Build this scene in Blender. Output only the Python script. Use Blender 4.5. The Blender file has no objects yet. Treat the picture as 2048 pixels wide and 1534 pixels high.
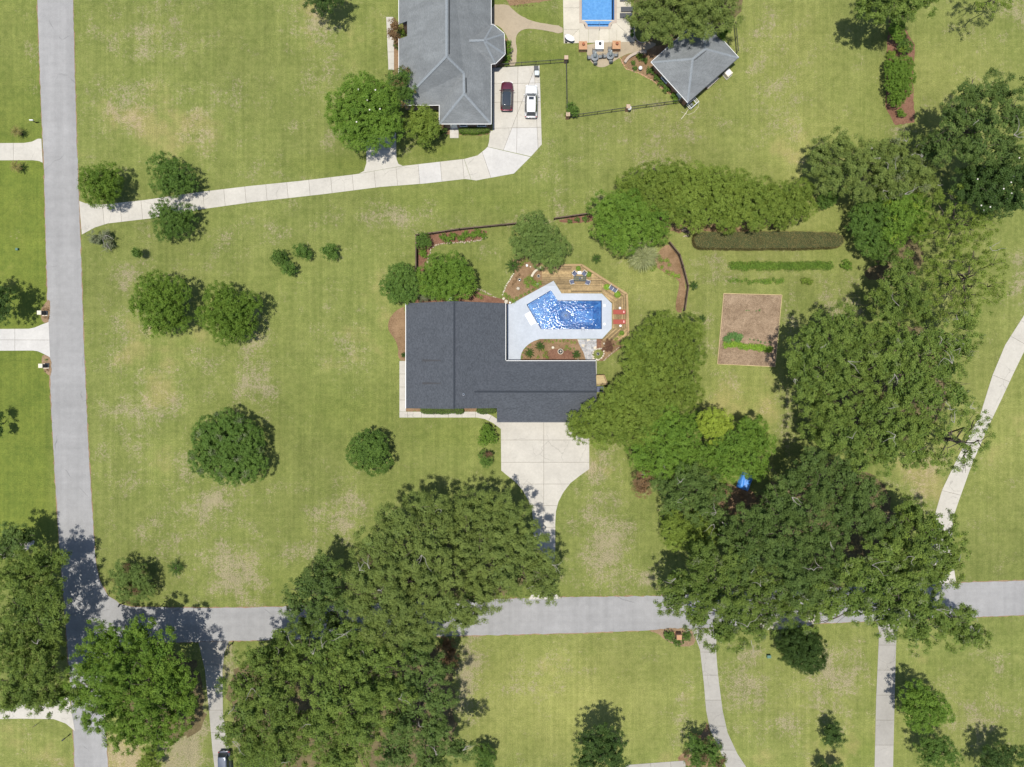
import bpy, bmesh, math, random
import numpy as np
from mathutils import Vector, Matrix
from mathutils.geometry import tessellate_polygon

random.seed(7)
scene = bpy.context.scene
COL = scene.collection

# ------------------------------------------------------------------ camera, sky, sun, exposure
S = 0.075            # metres per photo pixel on the ground
H = 106.5            # camera height
cam_d = bpy.data.cameras.new('camera')
cam_d.sensor_fit = 'HORIZONTAL'
cam_d.angle = 2 * math.atan(1024 * S / H)
cam_d.clip_start = 0.5
cam_d.clip_end = 6000
cam = bpy.data.objects.new('camera', cam_d)
cam.location = (0, 0, H)
COL.objects.link(cam)
scene.camera = cam

SUN = Vector((-0.115, -0.09, 1.0)).normalized()
world = bpy.data.worlds.new('World')
scene.world = world
world.use_nodes = True
wn = world.node_tree
sky = wn.nodes.new('ShaderNodeTexSky')
sky.sky_type = 'NISHITA'
sky.sun_disc = False
sky.sun_elevation = math.asin(SUN.z)
sky.sun_rotation = math.atan2(SUN.x, SUN.y)
sky.air_density = 1.0
sky.dust_density = 1.0
bg = wn.nodes['Background']
bg.inputs['Strength'].default_value = 0.105
wn.links.new(sky.outputs[0], bg.inputs[0])

sun_d = bpy.data.lights.new('sun', 'SUN')
sun_d.energy = 4.2
sun_d.angle = math.radians(0.55)
sun_d.color = (1.0, 0.955, 0.88)
sun = bpy.data.objects.new('sun', sun_d)
sun.rotation_euler = (-SUN).to_track_quat('-Z', 'Y').to_euler()
sun.location = SUN * 300
COL.objects.link(sun)

scene.view_settings.view_transform = 'Standard'
scene.view_settings.look = 'None'
scene.view_settings.gamma = 1
scene.view_settings.exposure = 0.85

# ------------------------------------------------------------------ helpers
def P(x, y, h=0.0):
    k = S * (1 - h / H)
    return ((x - 1024) * k, (767 - y) * k, h)

def PP(pts, h=0.0):
    return [P(a, b, h)[:2] for a, b in pts]

WORLD = {}
LABELS = {}

def wloc(o):
    return WORLD.get(o.name, Vector((0, 0, 0)))

def tag(o, label, cat, group=None):
    o['label'] = label
    o['category'] = cat
    if group:
        o['group'] = group
    if label in LABELS and not group:
        print('DUPLABEL', label)
    LABELS[label] = 1
    return o

def struct(o):
    o['kind'] = 'structure'
    return o

def empty(name, loc, rz=0.0):
    o = bpy.data.objects.new(name, None)
    o.empty_display_size = 0.2
    o.location = loc
    o.rotation_euler = (0, 0, rz)
    COL.objects.link(o)
    WORLD[o.name] = Vector(loc)
    return o

def thing(name, label, cat, loc, rz=0.0, group=None):
    return tag(empty(name, loc, rz), label, cat, group)

def link_mesh(name, me, mat, parent=None, loc=None):
    o = bpy.data.objects.new(name, me)
    if mat is not None and len(me.materials) == 0:
        me.materials.append(mat)
    COL.objects.link(o)
    if parent is not None:
        o.parent = parent
        WORLD[o.name] = wloc(parent) + (Vector(loc) if loc else Vector((0, 0, 0)))
    else:
        WORLD[o.name] = Vector(loc) if loc else Vector((0, 0, 0))
    if loc:
        o.location = loc
    return o

class MB:
    """collects shapes for ONE mesh (world coordinates unless the parent is local)"""
    def __init__(self):
        self.v = []
        self.f = []
        self.sm = []
    def add(self, verts, faces, smooth=False):
        b = len(self.v)
        self.v += [tuple(p) for p in verts]
        for f in faces:
            self.f.append([i + b for i in f])
            self.sm.append(smooth)
        return self
    def box(self, c, s, rz=0.0, rot=None, taper=1.0):
        x, y, z = s[0] / 2, s[1] / 2, s[2] / 2
        vs = [Vector((sx * x * (taper if sz > 0 else 1), sy * y * (taper if sz > 0 else 1), sz * z))
              for sz in (-1, 1) for sx, sy in ((-1, -1), (1, -1), (1, 1), (-1, 1))]
        M = rot if rot is not None else Matrix.Rotation(rz, 3, 'Z')
        vs = [M @ v + Vector(c) for v in vs]
        return self.add(vs, [(3, 2, 1, 0), (4, 5, 6, 7), (0, 1, 5, 4), (1, 2, 6, 5), (2, 3, 7, 6), (3, 0, 4, 7)])
    def prism(self, poly, z0, z1):
        n = len(poly)
        tris = tessellate_polygon([[Vector((p[0], p[1], 0)) for p in poly]])
        vs = [(p[0], p[1], z0) for p in poly] + [(p[0], p[1], z1) for p in poly]
        fs = []
        for t in tris:
            a, b, c = t
            ar = ((poly[b][0] - poly[a][0]) * (poly[c][1] - poly[a][1]) - (poly[b][1] - poly[a][1]) * (poly[c][0] - poly[a][0]))
            if abs(ar) < 1e-9:
                continue
            if ar < 0:
                a, c = c, a
            fs.append((a + n, b + n, c + n))
            fs.append((c, b, a))
        area = sum(poly[i][0] * poly[(i + 1) % n][1] - poly[(i + 1) % n][0] * poly[i][1] for i in range(n))
        for i in range(n):
            j = (i + 1) % n
            fs.append((i, j, j + n, i + n) if area > 0 else (j, i, i + n, j + n))
        return self.add(vs, fs)
    def slab(self, pts, th):
        """sloping polygon with thickness downwards"""
        n = len(pts)
        tris = tessellate_polygon([[Vector((p[0], p[1], 0)) for p in pts]])
        vs = [tuple(p) for p in pts] + [(p[0], p[1], p[2] - th) for p in pts]
        fs = []
        for a, b, c in tris:
            ar = ((pts[b][0] - pts[a][0]) * (pts[c][1] - pts[a][1]) - (pts[b][1] - pts[a][1]) * (pts[c][0] - pts[a][0]))
            if abs(ar) < 1e-9:
                continue
            if ar < 0:
                a, c = c, a
            fs.append((a, b, c))
            fs.append((c + n, b + n, a + n))
        area = sum(pts[i][0] * pts[(i + 1) % n][1] - pts[(i + 1) % n][0] * pts[i][1] for i in range(n))
        for i in range(n):
            j = (i + 1) % n
            fs.append((i + n, j + n, j, i) if area > 0 else (j + n, i + n, i, j))
        return self.add(vs, fs)
    def tube(self, pts, rad, n=6, cap=True):
        pts = [Vector(p) for p in pts]
        if not isinstance(rad, (list, tuple)):
            rad = [rad] * len(pts)
        rings = []
        for i, p in enumerate(pts):
            d = (pts[min(i + 1, len(pts) - 1)] - pts[max(i - 1, 0)])
            d = d.normalized() if d.length > 1e-6 else Vector((0, 0, 1))
            up = Vector((0, 0, 1)) if abs(d.z) < 0.9 else Vector((1, 0, 0))
            u = d.cross(up).normalized()
            w = d.cross(u)
            rings.append([p + (u * math.cos(6.28318 * k / n) + w * math.sin(6.28318 * k / n)) * rad[i] for k in range(n)])
        vs = [q for r in rings for q in r]
        fs = []
        for i in range(len(pts) - 1):
            for k in range(n):
                a = i * n + k
                b = i * n + (k + 1) % n
                fs.append((a, a + n, b + n, b))
        if cap:
            fs.append(tuple(range(n)))
            fs.append(tuple(range(len(pts) * n - 1, (len(pts) - 1) * n - 1, -1)))
        return self.add(vs, fs, n > 5)
    def lathe(self, prof, c, n=16, smooth=True):
        vs = []
        fs = []
        for r, z in prof:
            for k in range(n):
                a = 6.28318 * k / n
                vs.append((c[0] + r * math.cos(a), c[1] + r * math.sin(a), c[2] + z))
        for i in range(len(prof) - 1):
            for k in range(n):
                a = i * n + k
                b = i * n + (k + 1) % n
                fs.append((a, b, b + n, a + n))
        fs.append(tuple(range((len(prof) - 1) * n, len(prof) * n)))
        fs.append(tuple(range(n - 1, -1, -1)))
        return self.add(vs, fs, smooth)
    def build(self, name, mat, parent=None, local=False, origin=None):
        off = Vector((0, 0, 0))
        loc = None
        if parent is not None and not local:
            off = wloc(parent)
        elif parent is None:
            if origin is None:
                a = np.array(self.v)
                origin = (float(a[:, 0].mean()), float(a[:, 1].mean()), float(a[:, 2].min()))
            off = Vector(origin)
            loc = origin
        me = bpy.data.meshes.new(name)
        me.from_pydata([(p[0] - off.x, p[1] - off.y, p[2] - off.z) for p in self.v], [], self.f)
        me.polygons.foreach_set('use_smooth', self.sm)
        me.update()
        return link_mesh(name, me, mat, parent, loc)

def smoothpoly(pts, it=2, closed=True):
    for _ in range(it):
        q = []
        n = len(pts)
        rng = range(n) if closed else range(n - 1)
        if not closed:
            q.append(pts[0])
        for i in rng:
            a, b = pts[i], pts[(i + 1) % n]
            q.append((a[0] * .75 + b[0] * .25, a[1] * .75 + b[1] * .25))
            q.append((a[0] * .25 + b[0] * .75, a[1] * .25 + b[1] * .75))
        if not closed:
            q.append(pts[-1])
        pts = q
    return pts

def rough(pts, step=0.5, amp=0.06, closed=True, rg=random):
    out = []
    n = len(pts)
    for i in range(n if closed else n - 1):
        a, b = pts[i], pts[(i + 1) % n]
        L = math.dist(a, b)
        k = max(1, int(L / step))
        for j in range(k):
            t = j / k
            g = amp if j else amp * .3
            out.append((a[0] + (b[0] - a[0]) * t + rg.gauss(0, g), a[1] + (b[1] - a[1]) * t + rg.gauss(0, g)))
    if not closed:
        out.append(pts[-1])
    return out

def clip(poly, nx, ny, d):
    out = []
    n = len(poly)
    for i in range(n):
        a, b = poly[i], poly[(i + 1) % n]
        da = a[0] * nx + a[1] * ny - d
        db = b[0] * nx + b[1] * ny - d
        if da >= 0:
            out.append(a)
        if (da >= 0) != (db >= 0):
            t = da / (da - db)
            out.append((a[0] + (b[0] - a[0]) * t, a[1] + (b[1] - a[1]) * t))
    return out

def parea(p):
    return abs(sum(p[i][0] * p[(i + 1) % len(p)][1] - p[(i + 1) % len(p)][0] * p[i][1] for i in range(len(p)))) / 2 if len(p) > 2 else 0

def cut(polys, a, b, gap=0.03):
    """cut every polygon of the list by the line a-b leaving a joint"""
    dx, dy = b[0] - a[0], b[1] - a[1]
    L = math.hypot(dx, dy)
    nx, ny = -dy / L, dx / L
    d = a[0] * nx + a[1] * ny
    out = []
    for p in polys:
        q = clip(p, nx, ny, d + gap / 2)
        r = clip(p, -nx, -ny, -d + gap / 2)
        for t in (q, r):
            if parea(t) > 0.02:
                out.append(t)
    return out

def sheet(name, poly, z, mat, parent=None, holes=()):
    rings = [list(poly)] + [list(h) for h in holes]
    flat = [p for r in rings for p in r]
    tris = tessellate_polygon([[Vector((p[0], p[1], 0)) for p in r] for r in rings])
    fs = []
    for a, b, c in tris:
        ar = ((flat[b][0] - flat[a][0]) * (flat[c][1] - flat[a][1]) - (flat[b][1] - flat[a][1]) * (flat[c][0] - flat[a][0]))
        if abs(ar) < 1e-10:
            continue
        fs.append((a, b, c) if ar > 0 else (c, b, a))
    m = MB()
    m.add([(p[0], p[1], z) for p in flat], fs)
    return m.build(name, mat, parent, origin=(0, 0, 0) if parent is None else None)

# ------------------------------------------------------------------ materials
def nd(t, typ, ins=None, **props):
    n = t.nodes.new(typ)
    for k, v in props.items():
        setattr(n, k, v)
    for k, v in (ins or {}).items():
        s = n.inputs[k]
        if isinstance(v, bpy.types.NodeSocket):
            t.links.new(v, s)
        else:
            s.default_value = v
    return n

def newmat(name):
    m = bpy.data.materials.new(name)
    m.use_nodes = True
    t = m.node_tree
    t.nodes.clear()
    out = t.nodes.new('ShaderNodeOutputMaterial')
    return m, t, out

def c4(c):
    return (c[0], c[1], c[2], 1)

def mixc(t, f, a, b, blend='MIX'):
    n = t.nodes.new('ShaderNodeMix')
    n.data_type = 'RGBA'
    n.blend_type = blend
    for i, v in ((0, f), (6, a), (7, b)):
        if isinstance(v, bpy.types.NodeSocket):
            t.links.new(v, n.inputs[i])
        else:
            n.inputs[i].default_value = v if i == 0 else c4(v)
    return n.outputs[2]

def mth(t, op, a, b=None, clamp=False):
    n = t.nodes.new('ShaderNodeMath')
    n.operation = op
    n.use_clamp = clamp
    for i, v in ((0, a), (1, b)):
        if v is None:
            continue
        if isinstance(v, bpy.types.NodeSocket):
            t.links.new(v, n.inputs[i])
        else:
            n.inputs[i].default_value = v
    return n.outputs[0]

def mapr(t, v, a, b, c=0.0, d=1.0, smooth=True):
    n = t.nodes.new('ShaderNodeMapRange')
    n.interpolation_type = 'SMOOTHSTEP' if smooth else 'LINEAR'
    t.links.new(v, n.inputs[0])
    for i, x in enumerate((a, b, c, d)):
        n.inputs[i + 1].default_value = x
    return n.outputs[0]

def pos(t):
    return nd(t, 'ShaderNodeNewGeometry').outputs['Position']

def noise(t, vec, scale, detail=3.0, rgh=0.55, dist=0.0):
    return nd(t, 'ShaderNodeTexNoise', {'Vector': vec, 'Scale': scale, 'Detail': detail, 'Roughness': rgh, 'Distortion': dist}).outputs['Fac']

def scaled(t, vec, s):
    return nd(t, 'ShaderNodeMapping', {'Vector': vec, 'Scale': s}).outputs[0]

def finish(t, out, col, rgh=0.8, spec=0.3, metal=0.0, bump=None, bstr=0.3, bdist=0.02):
    b = nd(t, 'ShaderNodeBsdfPrincipled')
    for k, v in (('Base Color', col), ('Roughness', rgh), ('Specular IOR Level', spec), ('Metallic', metal)):
        if isinstance(v, bpy.types.NodeSocket):
            t.links.new(v, b.inputs[k])
        else:
            b.inputs[k].default_value = c4(v) if k == 'Base Color' else v
    if bump is not None:
        bn = nd(t, 'ShaderNodeBump', {'Height': bump, 'Strength': bstr, 'Distance': bdist})
        t.links.new(bn.outputs[0], b.inputs['Normal'])
    t.links.new(b.outputs[0], out.inputs[0])
    return b

def plain(name, col, rgh=0.6, spec=0.3, metal=0.0, var=0.18, scale=6.0, objvar=0.0, bstr=0.2):
    m, t, out = newmat(name)
    p = pos(t)
    n = noise(t, p, scale, 5, 0.6)
    f = mapr(t, n, 0.25, 0.75, 1 - var, 1 + var, False)
    if objvar:
        r = nd(t, 'ShaderNodeObjectInfo').outputs['Random']
        f = mth(t, 'MULTIPLY', f, mapr(t, r, 0, 1, 1 - objvar, 1 + objvar, False))
    g = nd(t, 'ShaderNodeCombineXYZ', {0: f, 1: f, 2: f}).outputs[0]
    c = mixc(t, 1.0, col, g, 'MULTIPLY')
    finish(t, out, c, rgh, spec, metal, noise(t, p, scale * 8, 3), bstr, 0.01)
    return m

# lawn --------------------------------------------------------------
def lawn_mat():
    m, t, out = newmat('lawn_grass')
    p = pos(t)
    dry = nd(t, 'ShaderNodeAttribute', attribute_name='dry').outputs['Fac']
    lush = nd(t, 'ShaderNodeAttribute', attribute_name='lush').outputs['Fac']
    pale = nd(t, 'ShaderNodeAttribute', attribute_name='pale').outputs['Fac']
    n0 = noise(t, p, 0.045, 3, 0.5)
    n1 = noise(t, p, 0.22, 6, 0.62)
    n1b = noise(t, nd(t, 'ShaderNodeVectorMath', {0: p, 1: (37, 91, 5)}).outputs[0], 0.35, 7, 0.68)
    n2 = noise(t, p, 1.3, 6, 0.72)
    nm = noise(t, nd(t, 'ShaderNodeVectorMath', {0: p, 1: (11, 53, 2)}).outputs[0], .6, 7, 0.70)
    n3 = noise(t, p, 6.5, 4, 0.7)
    nl = noise(t, p, 2.6, 6, 0.78, .6)
    n4 = noise(t, p, 17.0, 2, 0.6)
    sv = noise(t, scaled(t, p, (1.9, 0.045, 1)), 1.0, 4, 0.6)
    sh = noise(t, scaled(t, p, (0.05, 1.6, 1)), 1.0, 4, 0.6)
    st = mth(t, 'ADD', mth(t, 'MULTIPLY', mth(t, 'SUBTRACT', sv, .5), .40), mth(t, 'MULTIPLY', mth(t, 'SUBTRACT', sh, .5), .16))
    # healthy turf
    gsel = mapr(t, mth(t, 'ADD', mth(t, 'ADD', mth(t, 'MULTIPLY', n1, .40), mth(t, 'MULTIPLY', n2, .60)), mth(t, 'MULTIPLY', st, .55)), .30, .70)
    green = mixc(t, gsel, (0.074, 0.092, 0.020), (0.125, 0.137, 0.038))
    deep = mixc(t, gsel, (0.058, 0.082, 0.012), (0.100, 0.120, 0.019))
    green = mixc(t, lush, green, deep)
    lite = mixc(t, gsel, (0.116, 0.126, 0.031), (0.176, 0.176, 0.055))
    green = mixc(t, pale, green, lite)
    # thatch / dry turf
    dn = mth(t, 'ADD', mth(t, 'ADD', mth(t, 'MULTIPLY', n1b, 1.0), mth(t, 'MULTIPLY', nl, 1.0)), mth(t, 'MULTIPLY', n3, .30))
    dd = mth(t, 'ADD', mth(t, 'ADD', dn, mth(t, 'MULTIPLY', dry, .31)), mth(t, 'MULTIPLY', st, .30))
    dd = mth(t, 'SUBTRACT', dd, mth(t, 'MULTIPLY', lush, .18))
    df = mapr(t, dd, 1.26, 1.52)
    dryc = mixc(t, n3, (0.110, 0.093, 0.050), (0.240, 0.203, 0.135))
    col = mixc(t, mth(t, 'MULTIPLY', df, .80), green, dryc)
    # rare reddish soil showing through
    so = mapr(t, mth(t, 'ADD', mth(t, 'ADD', n0, mth(t, 'MULTIPLY', n1, .5)), mth(t, 'MULTIPLY', dry, .12)), .88, 1.02)
    col = mixc(t, mth(t, 'MULTIPLY', so, .25), col, (0.235, 0.155, 0.085))
    # blade-scale light and dark
    g = mth(t, 'MULTIPLY', mapr(t, n3, .25, .75, .62, 1.42, False), mapr(t, n4, .2, .8, .76, 1.26, False))
    g = mth(t, 'MULTIPLY', g, mapr(t, st, -.2, .2, .88, 1.12, False))
    g = mth(t, 'MULTIPLY', g, mapr(t, n0, .3, .7, .86, 1.10, False))
    g = mth(t, 'MULTIPLY', g, mapr(t, nm, .3, .7, .90, 1.08, False))
    gv = nd(t, 'ShaderNodeCombineXYZ', {0: g, 1: g, 2: g}).outputs[0]
    col = mixc(t, 1.0, col, gv, 'MULTIPLY')
    finish(t, out, col, 0.9, 0.15, 0, mth(t, 'ADD', mth(t, 'MULTIPLY', n3, .6), mth(t, 'MULTIPLY', n4, .4)), 0.7, 0.05)
    return m

def asphalt_mat():
    m, t, out = newmat('asphalt')
    p = pos(t)
    n1 = noise(t, p, .12, 4, .6)
    n2 = noise(t, p, 1.1, 5, .65)
    n3 = noise(t, p, 14, 3, .7)
    f = mth(t, 'MULTIPLY', mapr(t, n1, .3, .7, .90, 1.08, False), mapr(t, n2, .3, .7, .93, 1.07, False))
    f = mth(t, 'MULTIPLY', f, mapr(t, n3, .25, .75, .84, 1.16, False))
    # sealed crack lines
    w = nd(t, 'ShaderNodeVectorMath', {0: p, 1: nd(t, 'ShaderNodeTexNoise', {'Vector': p, 'Scale': .5, 'Detail': 4}).outputs['Color']}).outputs[0]
    v = nd(t, 'ShaderNodeTexVoronoi', {'Vector': w, 'Scale': .085}, feature='DISTANCE_TO_EDGE').outputs['Distance']
    ck = mth(t, 'MULTIPLY', mapr(t, v, .0, .007, 1, 0), mapr(t, noise(t, p, .2, 2), .52, .62))
    la = noise(t, scaled(t, p, (.8, .03, 1)), 1.0, 3, .6)
    lb = noise(t, scaled(t, p, (.03, .8, 1)), 1.0, 3, .6)
    f = mth(t, 'MULTIPLY', f, mth(t, 'MULTIPLY', mapr(t, la, .3, .7, .93, 1.06, False), mapr(t, lb, .3, .7, .95, 1.05, False)))
    stn = mapr(t, noise(t, scaled(t, p, (1, 1, 1)), .7, 5, .7), .66, .78, 0, 1)
    f = mth(t, 'MULTIPLY', f, mth(t, 'SUBTRACT', 1, mth(t, 'MULTIPLY', ck, .35)))
    f = mth(t, 'MULTIPLY', f, mth(t, 'SUBTRACT', 1, mth(t, 'MULTIPLY', stn, .12)))
    gv = nd(t, 'ShaderNodeCombineXYZ', {0: f, 1: f, 2: f}).outputs[0]
    col = mixc(t, 1.0, (0.176, 0.174, 0.170), gv, 'MULTIPLY')
    finish(t, out, col, .85, .25, 0, n3, .5, .02)
    return m

def concrete_mat(name, base, crack=0.6, stain=0.5, objvar=.06):
    m, t, out = newmat(name)
    p = pos(t)
    n1 = noise(t, p, .35, 5, .65)
    n2 = noise(t, p, 2.2, 5, .7)
    n3 = noise(t, p, 16, 3, .7)
    f = mth(t, 'MULTIPLY', mapr(t, n1, .3, .7, .90, 1.07, False), mapr(t, n2, .3, .7, .94, 1.06, False))
    f = mth(t, 'MULTIPLY', f, mapr(t, n3, .25, .75, .93, 1.07, False))
    r = nd(t, 'ShaderNodeObjectInfo').outputs['Random']
    f = mth(t, 'MULTIPLY', f, mapr(t, r, 0, 1, 1 - objvar, 1 + objvar, False))
    w = nd(t, 'ShaderNodeVectorMath', {0: p, 1: nd(t, 'ShaderNodeTexNoise', {'Vector': p, 'Scale': .8, 'Detail': 4}).outputs['Color']}).outputs[0]
    v = nd(t, 'ShaderNodeTexVoronoi', {'Vector': w, 'Scale': .26}, feature='DISTANCE_TO_EDGE').outputs['Distance']
    ck = mth(t, 'MULTIPLY', mapr(t, v, .001, .011, 1, 0), mapr(t, noise(t, p, .25, 2), .48, .58))
    f = mth(t, 'MULTIPLY', f, mth(t, 'SUBTRACT', 1, mth(t, 'MULTIPLY', ck, crack * .40)))
    sn = mapr(t, noise(t, scaled(t, p, (1, 2.2, 1)), .55, 6, .7), .58, .76)
    f = mth(t, 'MULTIPLY', f, mth(t, 'SUBTRACT', 1, mth(t, 'MULTIPLY', sn, stain * .35)))
    gv = nd(t, 'ShaderNodeCombineXYZ', {0: f, 1: f, 2: f}).outputs[0]
    col = mixc(t, 1.0, base, gv, 'MULTIPLY')
    finish(t, out, col, .8, .25, 0, n3, .3, .01)
    return m

def mulch_mat(name, a, b, scale=5.0):
    m, t, out = newmat(name)
    p = pos(t)
    n1 = noise(t, p, .5, 5, .65)
    n2 = noise(t, p, scale, 5, .75)
    n3 = noise(t, p, scale * 3.2, 3, .7)
    col = mixc(t, mapr(t, mth(t, 'ADD', mth(t, 'MULTIPLY', n1, .5), mth(t, 'MULTIPLY', n2, .5)), .35, .65), a, b)
    f = mapr(t, n3, .2, .8, .45, 1.55, False)
    gv = nd(t, 'ShaderNodeCombineXYZ', {0: f, 1: f, 2: f}).outputs[0]
    col = mixc(t, 1.0, col, gv, 'MULTIPLY')
    finish(t, out, col, .95, .1, 0, n3, .8, .05)
    return m

def shingle_mat(name, a, b, course=.16, streak=.5):
    m, t, out = newmat(name)
    p = pos(t)
    sx = nd(t, 'ShaderNodeSeparateXYZ', {0: p})
    z = sx.outputs[2]
    n1 = noise(t, p, .45, 5, .65)
    n2 = noise(t, p, 4.5, 4, .75)
    n3 = noise(t, p, 14, 3, .7)
    row = mth(t, 'FRACT', mth(t, 'MULTIPLY', z, 1 / course))
    ln = mapr(t, row, .72, .98, 0, 1)
    # tabs
    vr = nd(t, 'ShaderNodeTexVoronoi', {'Vector': scaled(t, p, (4.5, 4.5, 22)), 'Scale': 1.0}).outputs['Color']
    tab = nd(t, 'ShaderNodeSeparateColor', {0: vr}).outputs[0]
    f = mth(t, 'ADD', mth(t, 'MULTIPLY', n2, .30), mth(t, 'MULTIPLY', tab, .26))
    f = mth(t, 'ADD', f, mth(t, 'MULTIPLY', n3, .48))
    col = mixc(t, mapr(t, f, .25, .80), a, b)
    wx = noise(t, scaled(t, p, (.22, .75, .3)), 1.0, 5, .7)
    g = mth(t, 'MULTIPLY', mapr(t, n1, .3, .7, 1 - .16 * streak, 1 + .16 * streak, False), mapr(t, wx, .3, .7, 1 - .22 * streak, 1 + .22 * streak, False))
    g = mth(t, 'MULTIPLY', g, mth(t, 'SUBTRACT', 1, mth(t, 'MULTIPLY', ln, .18)))
    gv = nd(t, 'ShaderNodeCombineXYZ', {0: g, 1: g, 2: g}).outputs[0]
    col = mixc(t, 1.0, col, gv, 'MULTIPLY')
    finish(t, out, col, .88, .25, 0, mth(t, 'ADD', row, n3), .35, .02)
    return m

def brick_mat(name, a, b, mortar):
    m, t, out = newmat(name)
    p = pos(t)
    s = nd(t, 'ShaderNodeSeparateXYZ', {0: p})
    v = nd(t, 'ShaderNodeCombineXYZ', {0: mth(t, 'ADD', s.outputs[0], s.outputs[1]), 1: s.outputs[2], 2: 0.0}).outputs[0]
    br = nd(t, 'ShaderNodeTexBrick', {'Vector': v, 'Color1': c4(a), 'Color2': c4(b), 'Mortar': c4(mortar), 'Scale': 1.0,
                                      'Mortar Size': .006, 'Brick Width': .22, 'Row Height': .075})
    col = mixc(t, .35, br.outputs['Color'], mixc(t, noise(t, p, 9, 4), a, b))
    finish(t, out, col, .85, .2, 0, br.outputs['Fac'], -.3, .01)
    return m

def wood_mat(name, a, b, objvar=.25, grain=(1, 1, 1)):
    m, t, out = newmat(name)
    o = nd(t, 'ShaderNodeObjectInfo')
    p = nd(t, 'ShaderNodeTexCoord').outputs['Object']
    r = o.outputs['Random']
    n = noise(t, scaled(t, pos(t), grain), 5.0, 5, .7)
    n2 = noise(t, pos(t), .8, 4, .6)
    col = mixc(t, mapr(t, mth(t, 'ADD', mth(t, 'MULTIPLY', n, .6), mth(t, 'MULTIPLY', n2, .4)), .3, .7), a, b)
    f = mapr(t, r, 0, 1, 1 - objvar, 1 + objvar, False)
    gv = nd(t, 'ShaderNodeCombineXYZ', {0: f, 1: f, 2: f}).outputs[0]
    col = mixc(t, 1.0, col, gv, 'MULTIPLY')
    finish(t, out, col, .75, .25, 0, n, .4, .01)
    return m

def leaf_mat(name, a, b, trans=.30, spec=.12, rgh=.6):
    m, t, out = newmat(name)
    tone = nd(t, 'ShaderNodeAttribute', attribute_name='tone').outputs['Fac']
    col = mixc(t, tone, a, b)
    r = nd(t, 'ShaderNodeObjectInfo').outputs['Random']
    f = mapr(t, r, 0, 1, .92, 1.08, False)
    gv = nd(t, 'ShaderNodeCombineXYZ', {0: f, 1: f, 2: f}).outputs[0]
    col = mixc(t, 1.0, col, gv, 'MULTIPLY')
    bs = nd(t, 'ShaderNodeBsdfPrincipled', {'Base Color': col, 'Roughness': rgh, 'Specular IOR Level': spec})
    tr = nd(t, 'ShaderNodeBsdfTranslucent', {'Color': mixc(t, .5, col, (b[0] * 1.3, b[1] * 1.25, b[2] * .7))})
    mx = nd(t, 'ShaderNodeMixShader', {0: trans, 1: bs.outputs[0], 2: tr.outputs[0]})
    t.links.new(mx.outputs[0], out.inputs[0])
    return m

def water_mat(name, center=None, amp=1.0):
    m, t, out = newmat(name)
    p = pos(t)
    n1 = noise(t, p, 4.4, 1, .5, .5)
    n2 = noise(t, p, 10.0, 0, .5, .3)
    h = mth(t, 'ADD', mth(t, 'MULTIPLY', n1, .030), mth(t, 'MULTIPLY', n2, .0145))
    if center:
        d = nd(t, 'ShaderNodeVectorMath', {0: p, 1: center}, operation='DISTANCE').outputs['Value']
        ring = mth(t, 'SINE', mth(t, 'MULTIPLY', mth(t, 'ADD', d, mth(t, 'MULTIPLY', n1, .25)), 14))
        fall = mapr(t, d, .75, 1.1, .15, 1)
        fall2 = mapr(t, d, 1.2, 5.5, 1, .55)
        h = mth(t, 'ADD', mth(t, 'MULTIPLY', h, fall2), mth(t, 'MULTIPLY', ring, mth(t, 'MULTIPLY', .006, mapr(t, d, 1, 3.5, 1, 0))))
        h = mth(t, 'MULTIPLY', h, fall)
    h = mth(t, 'MULTIPLY', h, amp)
    bn = nd(t, 'ShaderNodeBump', {'Height': h, 'Strength': 1.0, 'Distance': 1.0})
    fr = nd(t, 'ShaderNodeFresnel', {'IOR': 1.33, 'Normal': bn.outputs[0]})
    gl = nd(t, 'ShaderNodeBsdfGlossy', {'Color': (1, 1, 1, 1), 'Roughness': .13, 'Normal': bn.outputs[0]})
    tp = nd(t, 'ShaderNodeBsdfTransparent', {'Color': (.93, .97, .99, 1)})
    mx = nd(t, 'ShaderNodeMixShader', {0: fr.outputs[0], 1: tp.outputs[0], 2: gl.outputs[0]})
    t.links.new(mx.outputs[0], out.inputs[0])
    va = nd(t, 'ShaderNodeVolumeAbsorption', {'Color': (.35, .70, .90, 1), 'Density': .22})
    t.links.new(va.outputs[0], out.inputs['Volume'])
    return m

def liner_mat(name, a, b, scale=2.2):
    m, t, out = newmat(name)
    p = pos(t)
    v = nd(t, 'ShaderNodeTexVoronoi', {'Vector': p, 'Scale': scale}, feature='SMOOTH_F1').outputs['Distance']
    n = noise(t, p, 5, 4, .7)
    col = mixc(t, mapr(t, mth(t, 'ADD', mth(t, 'MULTIPLY', v, .5), mth(t, 'MULTIPLY', n, .6)), .35, .75), a, b)
    finish(t, out, col, .5, .3)
    return m

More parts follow.
